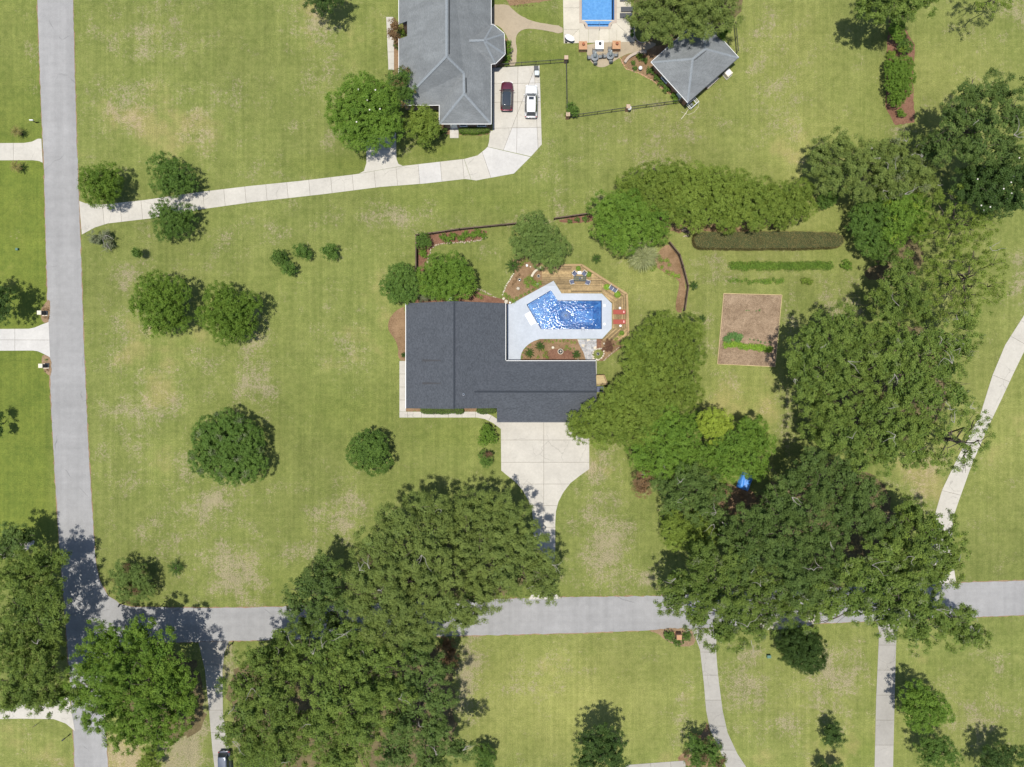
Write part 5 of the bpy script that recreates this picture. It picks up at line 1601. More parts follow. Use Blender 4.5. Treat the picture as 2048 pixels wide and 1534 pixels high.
tree('shade_tree', 'green', 6.0, [(880, 540, 34), (905, 535, 32), (920, 560, 32), (870, 565, 34), (900, 575, 30), (855, 555, 24), (932, 575, 20)], 'green tree against the top edge of the charcoal roof')
tree('shrub', 'grey', 2.6, [(852, 588, 15), (865, 592, 12), (845, 594, 10)], 'grey-green bush at the top edge of the charcoal roof', 'shrub', trunk=False)
tree('shrub', 'shrub', 2.4, [(846, 478, 14), (842, 486, 12), (852, 484, 12)], 'dark bush in the left corner of the wooden fence', 'shrub')
tree('shrub', 'shrubb', 1.0, [(845, 506, 8), (850, 512, 5)], 'light bush below the dark fence corner bush', 'shrub', trunk=False)
for i, (x, y, r, w) in enumerate(((885, 474, 7, 'first'), (897, 480, 7, 'second'), (906, 471, 8, 'third'), (921, 476, 7, 'fourth'), (931, 468, 8, 'fifth'), (945, 471, 7, 'sixth'), (953, 465, 8, 'seventh'), (966, 471, 8, 'eighth'))):
    tree('shrub', 'shrubb', .9, [(x, y, r)], 'small green bush along the upper fence bed, %s from the left' % w, 'shrub', 'small bushes along the upper fence', trunk=False)
for i, (x, y, r, w) in enumerate(((1139, 442, 5, 'left'), (1155, 439, 5, 'middle'), (1171, 437, 7, 'right'))):
    tree('shrub', 'shrub', .8, [(x, y, r)], 'small bush beside the fence left of the deep green tree, %s of three' % w, 'shrub', trunk=False)
# the olive canopy right of the main house
tree('crepe_myrtle', 'myrtle', 8.5, [(1330, 660, 42), (1375, 665, 36), (1295, 695, 42), (1345, 705, 48), (1385, 710, 30), (1315, 750, 46), (1360, 755, 42), (1270, 725, 28), (1375, 790, 32), (1325, 800, 38), (1265, 690, 22)], 'olive green dense tree right of the pool deck', bare=0)
tree('crepe_myrtle', 'myrtle', 8.0, [(1270, 775, 40), (1235, 805, 38), (1285, 815, 40), (1195, 835, 36), (1240, 845, 40), (1165, 860, 30), (1205, 870, 28), (1280, 855, 34), (1150, 845, 20), (1245, 870, 24)], 'olive green dense tree covering the right corner of the charcoal roof')
tree('shade_tree', 'green', 8.0, [(1340, 840, 34), (1310, 870, 36), (1360, 880, 40), (1285, 905, 32), (1330, 915, 40), (1385, 850, 26), (1375, 925, 34), (1300, 930, 26)], 'vivid green tree below the olive canopy')
tree('shade_tree', 'yellow', 9.0, [(1422, 840, 24), (1445, 845, 24), (1432, 865, 22), (1412, 858, 16)], 'bright yellow-green tree in the middle of the canopy')
tree('shade_tree', 'green', 8.5, [(1505, 860, 32), (1480, 890, 34), (1525, 890, 30), (1500, 920, 34), (1450, 900, 30), (1455, 935, 32), (1520, 942, 20), (1420, 910, 28)], 'green tree with rounded lobes at the right end of the canopy')
tree('oak_tree', 'oakdark', 9.0, [(1330, 965, 34), (1375, 960, 38), (1410, 970, 38), (1360, 1000, 40), (1410, 1010, 42), (1440, 992, 26), (1340, 1005, 24), (1435, 1030, 28)], 'dark twiggy oak beside the patchy lawn', bare=10)
tree('shade_tree', 'brown', 6.0, [(1290, 955, 26), (1285, 975, 20), (1300, 935, 20)], 'wispy brownish small tree at the left edge of the dark twiggy oak', bare=4)
tree('shade_tree', 'myrtle', 5.5, [(1345, 1045, 30), (1370, 1065, 34), (1350, 1080, 26), (1400, 1050, 32), (1405, 1085, 28), (1430, 1065, 24)], 'creeper-covered dense tree beside the patchy lawn above the cross road')
tree('shade_tree', 'dark', 7, [(-8, 595, 34), (-5, 620, 30), (-20, 570, 24)], 'dark tree cut by the left edge of the photo')
tree('shrub', 'dark', 4, [(-6, 830, 12), (-6, 860, 14)], 'dark bush peeping in at the left edge', 'shrub')
tree('shrub', 'shrubr', 1.6, [(1218, 688, 10), (1214, 698, 9), (1222, 695, 7)], 'dark purple-leaved shrub beside the stone-ringed grass circle', 'shrub', trunk=False)
tree('shrub', 'shrubb', 1.0, [(1693, 529, 10), (1697, 534, 8)], 'light green round bush at the right end of the garden rows', 'shrub', trunk=False)
tree('shrub', 'shruby', .7, [(1615, 562, 7), (1607, 561, 5), (1621, 565, 5)], 'lone yellowish plant right of the short garden row', 'shrub', trunk=False)
print('leaves', NLEAF[0])

# ------------------------------------------------------------------ palms, hedges and rows
def sago(px, py, r, label, mat='sago', h=.35, n=20, seed=0, group=None):
    rg = np.random.default_rng(seed + int(px * 3 + py))
    global RNG
    RNG = rg
    R = r * S * (1 - (h + .5) / H)
    c = P(px, py, h + .35)
    e = thing('sago_palm', label, 'palm', (c[0], c[1], 0), 0, group)
    pts, dirs, nrm, tone, LL = [], [], [], [], []
    st = MB()
    for k in range(n):
        a = 6.283 * k / n + rg.normal(0, .12)
        rise = rg.uniform(.15, .75)
        ln = R * rg.uniform(.85, 1.08)
        d = np.array([math.cos(a), math.sin(a), 0])
        sd = np.array([-d[1], d[0], 0])
        tp = []
        for t in np.linspace(.08, 1, 9):
            q = np.array([c[0], c[1], h]) + d * ln * t + np.array([0, 0, rise * (t * 1.6 - 1.5 * t * t) + .08])
            tp.append(tuple(q))
            if t > .15:
                for s in (-1, 1):
                    ll = .34 * R * (1 - .55 * t)
                    dv = sd * s * 1.0 + d * .75 + np.array([0, 0, -.1])
                    dv /= np.linalg.norm(dv)
                    pts.append(q + dv * ll / 2)
                    dirs.append(dv)
                    nrm.append(np.array([0, 0, 1.0]) + sd * s * .35 + rg.normal(0, .15, 3))
                    tone.append(rg.normal(.5, .25))
                    LL.append(ll)
        st.tube(tp, [.018] * 5 + [.012] * 4, 4)
    st.build('frond_stem', LEAF[mat], e)
    leaf_mesh('frond', np.array(pts), np.array(nrm), np.array(LL), np.array(LL) * .30, np.array(tone), LEAF[mat], e, dirs=np.array(dirs))['kind'] = 'stuff'
    MB().lathe([(.16, 0), (.18, h * .6), (.10, h + .12)], (c[0], c[1], 0), 8).build('stem', M['bark'], e)
    return e

sago(31, 262, 12, 'yellowed sago palm above the upper west drive', 'sagopale', 1.1)
sago(30, 332, 13, 'yellowed sago palm below the upper west drive', 'sagopale', 1.1)
sago(350, 1137, 17, 'dark spiky palm alone on the lawn near the junction', h=.7)
sago(1026, 531, 15, 'largest dark sago palm at the corner of the flower bed by the deck', h=.6)
sago(1193, 517, 10, 'small sago palm alone on the lawn above the wooden deck')
sago(1388, 571, 10, 'sago palm with a pale ball outside the brown fence')
sago(1405, 637, 8, 'small sago palm at the edge of the olive tree near the vegetable plot')
sago(1080, 692, 10, 'sago palm in the bed below the pool, topmost of three')
sago(1059, 706, 10, 'sago palm in the bed below the pool, leftmost of three')
sago(1153, 709, 9, 'sago palm in the bed below the pool, rightmost of three')
sago(807, 710, 6, 'little dark sago palm in the brown bed left of the charcoal roof')

def spiky(px, py, r, h, label):
    global RNG
    RNG = np.random.default_rng(99)
    c = P(px, py, h * .6)
    e = thing('yucca', label, 'plant', (c[0], c[1], 0))
    R = r * S
    n = 1500
    d = unit(RNG.normal(size=(n * 2, 3)) + np.array([0, 0, .35]))
    d = d[d[:, 2] > -.15][:n]
    n = len(d)
    ln = R * RNG.uniform(.75, 1.05, n)
    base = np.array([c[0], c[1], h * .5])
    pts = base + d * (ln * .58)[:, None] * np.array([1, 1, .75])
    nr = np.cross(d, unit(RNG.normal(size=(n, 3)))) + np.array([0, 0, .6])
    tone = np.clip(RNG.normal(.55, .28, n), 0, 1)
    leaf_mesh('blade', pts, nr, ln * .85, np.full(n, .13), tone, LEAF['blade'], e, dirs=d)['kind'] = 'stuff'
    MB().lathe([(.2, 0), (.25, h * .3), (.1, h * .55)], (c[0], c[1], 0), 8).build('stem', M['bark'], e)
spiky(1286, 510, 36, 3.2, 'big pale green spiky clump beside the deep green tree')

def hedge(name, pts, h, leaf, label, dens=95, L=.16, wob=.04, top_h=None, cat='hedge', bump=.0):
    """clipped hedge over a polygon given in photo pixels at its top"""
    global RNG
    RNG = np.random.default_rng(int(pts[0][0] * 11 + pts[0][1]))
    poly = rough([P(x, y, h)[:2] for x, y in pts], .45, .045, True, random.Random(int(pts[0][0])))
    cx = sum(p[0] for p in poly) / len(poly)
    cy = sum(p[1] for p in poly) / len(poly)
    e = thing(name, label, cat, (cx, cy, 0))
    MB().prism(offset_poly(poly, -.10), 0, h - .10).build('core', M['hedgecore'], e)
    xs = np.array([p[0] for p in poly])
    ys = np.array([p[1] for p in poly])
    n = int((xs.max() - xs.min()) * (ys.max() - ys.min()) * dens)
    X = RNG.uniform(xs.min(), xs.max(), n)
    Y = RNG.uniform(ys.min(), ys.max(), n)
    k = inpoly(X, Y, poly)
    X, Y = X[k], Y[k]
    bz = bump * (np.sin(X * 2.3) * .5 + np.sin(Y * 3.1 + X) * .5)
    P1 = np.stack([X, Y, h + bz + RNG.normal(0, wob, len(X))], 1)
    N1 = np.tile(np.array([[0, 0, 1.0]]), (len(X), 1)) + RNG.normal(0, .45, (len(X), 3))
    P2, N2 = [], []
    m = len(poly)
    ar = sum(poly[i][0] * poly[(i + 1) % m][1] - poly[(i + 1) % m][0] * poly[i][1] for i in range(m))
    for i in range(m):
        a, b = np.array(poly[i]), np.array(poly[(i + 1) % m])
        ll = np.linalg.norm(b - a)
        q = max(2, int(ll * h * dens * .9))
        t = RNG.random(q)[:, None]
        xy = a + (b - a) * t
        nn = np.array([(b - a)[1], -(b - a)[0]]) / max(ll, 1e-6) * (1 if ar > 0 else -1)
        z = RNG.uniform(.03, h, q)
        P2.append(np.concatenate([xy + nn * RNG.normal(0, wob, (q, 1)), z[:, None]], 1))
        N2.append(np.tile(np.array([[nn[0], nn[1], .4]]), (q, 1)) + RNG.normal(0, .4, (q, 3)))
    p = np.concatenate([P1] + P2)
    nr = np.concatenate([N1] + N2)
    n = len(p)
    pat = .12 * np.sin(p[:, 0] * 1.7 + np.sin(p[:, 1] * 2.0)) + .10 * np.sin(p[:, 0] * 5.1 + p[:, 1] * 3.0)
    leaf_mesh('foliage', p, nr, L * RNG.uniform(.7, 1.3, n), L * .55, np.clip(RNG.normal(.5, .25, n) + pat, 0, 1), LEAF[leaf], e)
    return e

cl = smoothpoly([(1388, 470), (1400, 462), (1665, 462), (1690, 472), (1688, 490), (1665, 496), (1405, 498), (1389, 490)], 1)
hedge('hedge', cl, 1.5, 'hedge', 'long flat-topped clipped hedge in the garden beside the tall hedge trees', 130, .12, .06, bump=.10)
hedge('hedge', smoothpoly([(840, 816), (850, 815), (925, 815), (928, 826), (918, 829), (905, 826), (890, 829), (860, 828), (842, 827)], 1), .9, 'shrubb' if False else 'dense', 'clipped green hedge under the front eave, left of the doorway', 150, .13, .05, bump=.05)
hedge('hedge', smoothpoly([(952, 815), (992, 815), (993, 826), (980, 827), (955, 828)], 1), .9, 'dense', 'clipped green hedge under the front eave, right of the doorway', 150, .13, .05, bump=.05)
hedge('hedge', smoothpoly([(917, 254), (978, 253), (980, 263), (948, 266), (918, 266)], 1), .9, 'green', 'clipped hedge below the front wall of the neighbouring house', 150, .13, .05, bump=.05)
hedge('hedge', smoothpoly([(478, 1500), (500, 1497), (540, 1500), (540, 1545), (478, 1545)], 1), 1.3, 'green', 'square clipped hedge by the bottom edge right of the dark parked car', 120, .15, .06)

def leaf_row(name, blobs_, label, leaf, cat='plant', h=.5, L=.18, dens=120):
    """plants growing as a row: one thing"""
    global RNG
    RNG = np.random.default_rng(int(blobs_[0][0] * 5 + blobs_[0][1]))
    c = P(blobs_[0][0], blobs_[0][1])
    e = thing(name, label, cat, c)
    ps, ns, ts = [], [], []
    st = MB()
    for (x, y, r) in blobs_:
        q = P(x, y, h * .6)
        R = r * S
        n = max(12, int(3.14 * R * R * dens))
        d = unit(RNG.normal(size=(n, 3)) + np.array([0, 0, .5]))
        d[:, 2] = np.abs(d[:, 2])
        rr = RNG.random((n, 1)) ** .4
        ps.append(np.array([q[0], q[1], h * .25]) + d * rr * np.array([R, R, h * .8]))
        ns.append(d * .6 + np.array([0, 0, .8]) + RNG.normal(0, .4, (n, 3)))
        ts.append(np.clip(RNG.normal(.5, .25, n) + RNG.normal(0, .12), 0, 1))
        st.tube([(q[0], q[1], 0), (q[0] + .02, q[1], h * .7)], [.02, .008], 4)
    p = np.concatenate(ps)
    n = len(p)
    leaf_mesh('leaves', p, np.concatenate(ns), L * RNG.uniform(.7, 1.3, n), L * .55, np.concatenate(ts), LEAF[leaf], e)['kind'] = 'stuff'
    st.build('stems', M['bark'], e)['kind'] = 'stuff'
    return e

rr = random.Random(4)
leaf_row('garden_row', [(x, 531 + rr.uniform(-2, 2) - (x - 1560) * .003, rr.uniform(9, 11)) for x in range(1465, 1662, 7)], 'dense dark green planting row below the clipped hedge', 'green', h=.8, L=.17)
leaf_row('garden_row', [(x, 561 + rr.uniform(-2, 2) + (3 if 1495 < x < 1530 else 0), rr.uniform(3.5, 7.5)) for x in range(1460, 1565, 8)], 'short ragged planting row above the vegetable plot', 'green', h=.5, L=.15)

# vegetable plot
def plot():
    out = PP([(1447, 587), (1563.5, 590), (1549.5, 733.5), (1434.5, 728)])
    struct(sheet('vegetable_plot', out, .018, M['soil']))
    f = thing('plot_frame', 'pale timber edging round the bare vegetable plot', 'edging', (out[0][0], out[0][1], 0))
    n = 4
    for i in range(4):
        a, b = Vector(out[i]), Vector(out[(i + 1) % 4])
        d = (b - a)
        L = d.length
        k = max(1, round(L / 2.4))
        for q in range(k):
            p0 = a + d * (q / k)
            p1 = a + d * ((q + 1) / k)
            m = (p0 + p1) / 2
            MB().box((m.x, m.y, .07), (L / k - .02, .09, .14), math.atan2(d.y, d.x)).build('board', M['frame'], f)
plot()
leaf_row('vegetable_row', [(1452, 678, 7), (1461, 672, 8), (1470, 671, 9), (1480, 673, 8), (1476, 679, 8), (1458, 681, 7)], 'blue-green vegetable clump at the left of the plot', 'vegblue', h=.7, L=.2)
leaf_row('vegetable_row', [(1452 + i * 5.2, 689 + (i * .55 if i > 5 else 0) + rr.uniform(-1.5, 1.5), rr.uniform(6.5, 8.5)) for i in range(18)], 'bright green vegetable row across the lower half of the plot', 'veg', h=.5, L=.2)
for k, (x, y) in enumerate(((1500, 679), (1508, 680), (1516, 681), (1522, 683), (1530, 685), (1540, 684))):
    leaf_row('vegetable_plant', [(x, y, 2.2 + k * .2)], 'small vegetable seedling in the plot, %s from the left of six' % ('first', 'second', 'third', 'fourth', 'fifth', 'sixth')[k], 'vegblue', h=.3, L=.14)
leaf_row('vegetable_plant', [(1493, 621, 2), (1498, 621, 2)], 'tiny seedling pair in the upper half of the plot', 'vegblue', h=.2, L=.12)
leaf_row('vegetable_plant', [(1512, 622, 2), (1519, 620, 3)], 'slightly larger seedling pair in the upper half of the plot', 'vegblue', h=.25, L=.13)

# flower beds round the pool
G = 'planting in the pool beds'
leaf_row('bed_planting', [(1052, 562, 7), (1060, 556, 7), (1066, 564, 8), (1056, 571, 6), (1072, 570, 7), (1080, 566, 6)], 'green leafy planting in the flower bed beside the birdbath', 'green', h=.6, L=.16)
leaf_row('bed_planting', [(1010, 590, 6), (1016, 594, 6), (1022, 600, 6), (1028, 602, 5), (1034, 597, 5), (1042, 592, 4), (1050, 588, 4), (1058, 584, 4), (1066, 579, 4), (1076, 574, 4)], 'low green border along the pale pool surround', 'green', h=.4, L=.15)
leaf_row('bed_planting', [(1034, 556, 5), (1030, 562, 5), (1038, 550, 4), (1026, 568, 4)], 'brownish flowering plants beside the white bowl', 'brown', h=.5, L=.12)
leaf_row('bed_planting', [(1046, 524, 6), (1053, 520, 6), (1042, 530, 5)], 'light green plants under the grey-green tree', 'myrtle', h=.5, L=.14)
leaf_row('bed_planting', [(1090 + i * 7.5, 683 + rr.uniform(-1.5, 1.5), rr.uniform(3, 4.5)) for i in range(9)], 'row of grassy tufts along the lower pool edge', 'myrtle', h=.4, L=.15)
leaf_row('bed_planting', [(1087, 700, 4), (1092, 706, 5), (1094, 714, 5), (1088, 712, 4), (1076, 714, 4)], 'yellow-green plants in the middle of the lower pool bed', 'myrtle', h=.4, L=.15)
leaf_row('bed_planting', [(1134, 694, 5), (1140, 698, 4), (1130, 700, 3), (1148, 697, 3)], 'green plants right of the round fountain basin', 'green', h=.4, L=.14)
leaf_row('bed_planting', [(1044, 714, 3), (1046, 705, 3), (1052, 697, 3), (1060, 690, 3)], 'narrow green edging plants on the curved side of the lower pool bed', 'green', h=.25, L=.12)
leaf_row('bed_planting', [(1232, 678, 5), (1237, 686, 5), (1228, 690, 3), (1240, 670, 5)], 'light green plants at the end of the wooden deck', 'myrtle', h=.5, L=.15)
leaf_row('bed_planting', [(1322, 520, 7), (1310, 530, 6), (1318, 512, 5), (1306, 538, 6)], 'green plants beside the big spiky clump', 'green', h=.5, L=.15)
leaf_row('bed_planting', [(1334, 521, 6), (1324, 535, 5), (1339, 530, 5), (1335, 544, 6), (1345, 548, 7), (1352, 552, 6), (1357, 552, 5)], 'bright leafy groundcover in the bed inside the curved fence', 'veg', h=.4, L=.15)
leaf_row('bed_planting', [(955, 592, 5), (962, 595, 5), (950, 588, 4)], 'green plants at the upper eave of the charcoal roof', 'green', h=.5, L=.14)
leaf_row('bed_planting', [(86, 619, 4), (93, 617, 4), (95, 620, 3)], 'dry ornamental plants above the upper stone letterbox', 'brown', h=.4, L=.13)
leaf_row('bed_planting', [(88, 634, 4), (95, 635, 4)], 'dry ornamental plants below the upper stone letterbox', 'brown', h=.4, L=.13)
leaf_row('bed_planting', [(92, 720, 4)], 'small green plant above the lower stone letterbox', 'green', h=.3, L=.12)
leaf_row('bed_planting', [(94, 740, 4), (89, 743, 2)], 'small brownish plant below the lower stone letterbox', 'brown', h=.3, L=.12)
for x, y, r, w in ((1339, 1272, 11, 'left'), (1356, 1283, 10.5, 'lower'), (1373, 1273, 10.5, 'right')):
    tree('shrub', 'shrub', 1.0, [(x, y, r)], 'clipped round bush, %s one round the brick letterbox' % w, 'shrub', trunk=False, flat=.95)
for k in range(7):
    leaf_row('bed_planting', [(1029 + k * 6, 10 + (k % 2), 2)], 'tiny bedding plant at the top terrace edge, %s from the left' % ('first', 'second', 'third', 'fourth', 'fifth', 'sixth', 'seventh')[k], 'brown', h=.25, L=.1)

# ------------------------------------------------------------------ timber deck, its rail and furniture
def deck():
    e = thing('timber_deck', 'weathered timber deck wrapping round the top and right of the pool', 'deck', P(1150, 560))
    zt = .12
    def planks(poly, ang, w=.145, gap=.012):
        p = PP(poly)
        nx, ny = -math.sin(ang), math.cos(ang)
        ds = [q[0] * nx + q[1] * ny for q in p]
        d = min(ds)
        while d < max(ds):
            c = clip(clip(p, nx, ny, d), -nx, -ny, -(d + w - gap))
            if parea(c) > .01:
                z = zt + random.uniform(-.004, .004)
                MB().prism(c, .02, z).build('plank', M['deck'], e)
            d += w
    planks([(1083, 533), (1142, 531.5), (1142, 586.6), (1123.5, 586.6), (1107.3, 561.2), (1085, 573)], 0)
    planks([(1142.4, 531.5), (1163, 531.5), (1203, 557.5), (1203, 586.8), (1142.4, 586.6)], 0)
    planks([(1203.4, 557.8), (1252, 589.3), (1224, 606.6), (1204, 586.8)], math.radians(-33.5))
    planks([(1252.3, 589.6), (1255.4, 657), (1224, 657), (1224, 607)], math.radians(90))
    planks([(1255.5, 657.3), (1256, 671), (1240, 680), (1208, 682), (1204.6, 678), (1224, 657.5)], math.radians(42))
deck()

def deck_rail():
    pts = [P(x, y, .5) for x, y in ((1083, 531), (1163.3, 530), (1253.5, 588), (1257, 671))]
    e = thing('deck_bench', 'pale timber bench rail along the outer edge of the deck', 'bench', (pts[1][0], pts[1][1], 0))
    h = .55
    for a, b in zip(pts[:-1], pts[1:]):
        a, b = Vector(a), Vector(b)
        d = b - a
        L = Vector((d.x, d.y)).length
        ang = math.atan2(d.y, d.x)
        n = max(2, int(L / 1.5))
        nn = Vector((-d.y, d.x, 0)).normalized()
        for k in range(n + 1):
            p = a.lerp(b, k / n)
            MB().box((p.x + nn.x * .02, p.y + nn.y * .02, h / 2), (.09, .09, h), ang).build('post', M['rail'], e)
        m = (a + b) / 2
        for q, w in ((-.11, .10), (0, .10), (.11, .10)):
            MB().box((m.x + nn.x * q, m.y + nn.y * q, h + .02 + .002 * q), (L, w, .04), ang).build('seat_board', M['rail'], e)
        MB().box((m.x - nn.x * .12, m.y - nn.y * .12, h - .12), (L, .035, .2), ang).build('skirt_board', M['fence'], e)
deck_rail()

def chair(px, py, rz, label, frame, sling, group=None, z0=.12, sc=1.0):
    c = P(px, py, z0 + .4)
    e = thing('patio_chair', label, 'chair', (c[0], c[1], z0), rz, group)
    e.scale = (sc, sc, sc)
    MB().box((0, .02, .42), (.52, .50, .04)).build('seat', sling, e, True)
    R = Matrix.Rotation(math.radians(-14), 3, 'X')
    MB().box((0, -.28, .70), (.52, .04, .52), rot=R).build('backrest', sling, e, True)
    for sx in (-1, 1):
        for sy in (-1, 1):
            MB().tube([(sx * .29, sy * .25, 0), (sx * .28, sy * .24, .43)], .02, 5).build('leg', frame, e, True)
        MB().tube([(sx * .30, .26, .43), (sx * .31, .27, .62), (sx * .32, 0, .64), (sx * .31, -.25, .64), (sx * .29, -.35, .95)], .03, 5).build('armrest', frame, e, True)
    MB().tube([(-.29, -.35, .95), (0, -.37, .99), (.29, -.35, .95)], .025, 5).build('back_frame', frame, e, True)
    return e

def R_(x0, y0, x1, y1):
    """heading so that local +y looks from photo point 0 to photo point 1"""
    return math.atan2(-(y1 - y0), x1 - x0) - math.pi / 2
chair(1149.5, 547.5, R_(1149, 547, 1160, 557), 'slate blue patio chair with white frame, upper left of the deck table', M['white'], M['sling'])
chair(1168, 547.5, R_(1168, 547, 1160, 557), 'slate blue patio chair with white frame, upper right of the deck table', M['white'], M['sling'])
chair(1144, 564, R_(1144, 564, 1160, 560), 'slate blue patio chair with white frame, lower left of the deck table', M['white'], M['sling'])
chair(1174.5, 565, R_(1174, 565, 1160, 560), 'slate blue patio chair with white frame, lower right of the deck table', M['white'], M['sling'])

def side_table(px, py, label, w=.42, z0=.12, mat=None, round_=False, h=.45):
    c = P(px, py, z0 + h)
    e = thing('side_table', label, 'table', (c[0], c[1], z0))
    if round_:
        MB().lathe([(w / 2 - .02, -.02), (w / 2, 0), (w / 2, .02), (w / 2 - .03, .035)], (c[0], c[1], z0 + h), 16).build('table_top', mat or M['white'], e)
    else:
        MB().box((c[0], c[1], z0 + h), (w * 1.3, w, .04)).build('table_top', mat or M['white'], e)
    for sx in (-1, 1):
        for sy in (-1, 1):
            MB().tube([(c[0] + sx * w * .34, c[1] + sy * w * .34, z0), (c[0] + sx * w * .30, c[1] + sy * w * .30, z0 + h - .02)], .015, 5).build('leg', mat or M['white'], e)
    return e
side_table(1159, 545.5, 'small white table between the two upper deck chairs')
side_table(1240, 616, 'round white side table above the red loungers', .36, .12, None, True)
side_table(1241, 651.5, 'round white side table below the red loungers', .36, .12, None, True)

def glass_table():
    c = P(1160, 557, .85)
    e = thing('dining_table', 'long dining table with dark slender frame between the blue deck chairs', 'table', (c[0], c[1], .12))
    m, t, out = newmat('table_glass')
    gl = nd(t, 'ShaderNodeBsdfGlossy', {'Roughness': .05})
    tp = nd(t, 'ShaderNodeBsdfTransparent', {'Color': (.78, .84, .82, 1)})
    mx = nd(t, 'ShaderNodeMixShader', {0: .06, 1: tp.outputs[0], 2: gl.outputs[0]})
    t.links.new(mx.outputs[0], out.inputs[0])
    MB().box((c[0], c[1], .85), (1.9, .78, .012)).build('table_top', m, e)
    for sx in (-1, 1):
        MB().box((c[0], c[1] + sx * .38, .83), (1.9, .035, .03)).build('frame_rail', M['dark'], e)
        MB().box((c[0] + sx * .93, c[1], .83), (.035, .72, .03)).build('frame_rail', M['dark'], e)
        for sy in (-1, 1):
            MB().tube([(c[0] + sx * .85, c[1] + sy * .32, .12), (c[0] + sx * .88, c[1] + sy * .34, .83)], .022, 6).build('leg', M['dark'], e)
    # things on the table
    for dx, dy, r, lab, mt in ((-.05, .02, .14, 'blue-grey dish on the middle of the long deck table', M['sling']), (.28, .08, .07, 'small cream candle on the long deck table', M['cream'])):
        o = MB().lathe([(r * .6, 0), (r, .05), (r, .09), (r * .8, .09), (r * .6, .03)], (c[0] + dx, c[1] + dy, .857), 12).build('dish', mt)
        tag(o, lab, 'dish')
glass_table()

def loveseat():
    c = P(1226, 578, .5)
    rz = R_(1226, 578, 1205, 610)
    e = thing('loveseat', 'double slate blue patio seat with white frame against the deck bench', 'seat', (c[0], c[1], .12), rz)
    for s in (-1, 1):
        MB().box((s * .29, .03, .40), (.54, .52, .06)).build('seat', M['sling'], e, True)
        MB().box((s * .29, -.29, .66), (.54, .05, .48), rot=Matrix.Rotation(math.radians(-14), 3, 'X')).build('backrest', M['sling'], e, True)
        for sy in (-1, 1):
            MB().tube([(s * .58, sy * .27, 0), (s * .58, sy * .26, .42)], .022, 5).build('leg', M['white'], e, True)
        MB().tube([(s * .60, .28, .42), (s * .61, .28, .62), (s * .61, -.25, .64), (s * .58, -.38, .9)], .035, 5).build('armrest', M['white'], e, True)
    MB().box((0, .03, .39), (.05, .54, .06)).build('middle_rail', M['white'], e, True)
loveseat()

def lounger(px, py, rz, label, sling, frame, z0=.12, pillow=True, group=None):
    c = P(px, py, z0 + .3)
    e = thing('sun_lounger', label, 'lounger', (c[0], c[1], z0), rz, group)
    MB().box((0, .28, .30), (.62, 1.25, .04)).build('seat', sling, e, True)
    MB().box((0, -.62, .40), (.62, .62, .04), rot=Matrix.Rotation(math.radians(-20), 3, 'X')).build('backrest', sling, e, True)
    for sx in (-1, 1):
        MB().tube([(sx * .33, -.9, .33), (sx * .33, .92, .29)], .022, 5).build('frame_rail', frame, e, True)
        for y in (-.7, .75):
            MB().tube([(sx * .33, y, 0), (sx * .33, y, .3)], .02, 5).build('leg', frame, e, True)
    if pillow:
        MB().box((0, -.66, .47), (.36, .2, .09), rot=Matrix.Rotation(math.radians(-20), 3, 'X'), taper=.8).build('pillow', M['pink'], e, True)
    return e
lounger(1238.5, 624, math.radians(90), 'rust red sun lounger with pink pillow, upper of two on the deck', M['redsling'], M['redsling'])
lounger(1238.5, 643.5, math.radians(90), 'rust red sun lounger with pink pillow, lower of two on the deck', M['redsling'], M['redsling'])
lounger(1252, -3, math.radians(90), 'dark lounger beside the second pool, topmost of three', M['dark'], M['black'], .05, False)
lounger(1254, 18, math.radians(90), 'dark lounger beside the second pool, middle of three', M['dark'], M['black'], .05, False)
lounger(1252, 30.5, math.radians(90), 'dark lounger beside the second pool, lowest of three', M['dark'], M['black'], .05, False)

def potted(px, py, r, label, leaf='veg', z0=.12, h=.35):
    c = P(px, py, z0 + h)
    e = thing('potted_plant', label, 'plant', (c[0], c[1], z0))
    MB().lathe([(.14, 0), (.20, h * .8), (.22, h), (.18, h), (.17, h * .85)], (c[0], c[1], z0), 12).build('pot', M['terracotta'], e)
    n = int(260 * (r / 5) ** 2)
    g = np.random.default_rng(int(px))
    R = r * S
    d = unit(g.normal(size=(n, 3)) + np.array([0, 0, .5]))
    d[:, 2] = np.abs(d[:, 2])
    p = np.array([c[0], c[1], z0 + h]) + d * (g.random((n, 1)) ** .4) * np.array([R, R, R * .8])
    leaf_mesh('leaves', p, d + np.array([0, 0, .7]) + g.normal(0, .4, (n, 3)), .17 * g.uniform(.7, 1.3, n), .09, g.normal(.5, .25, n), LEAF[leaf], e)
    return e
potted(1156.5, 536.5, 5, 'potted green plant in the upper corner of the deck', 'green')
potted(1177.5, 548.5, 6, 'potted green plant right of the deck chairs', 'green')
potted(1213.5, 574, 6.5, 'potted bright plant left of the double blue seat')
potted(1235, 589, 7, 'potted bright plant right of the double blue seat')
potted(1244, 666, 5, 'potted green plant at the lower end of the deck', 'green')

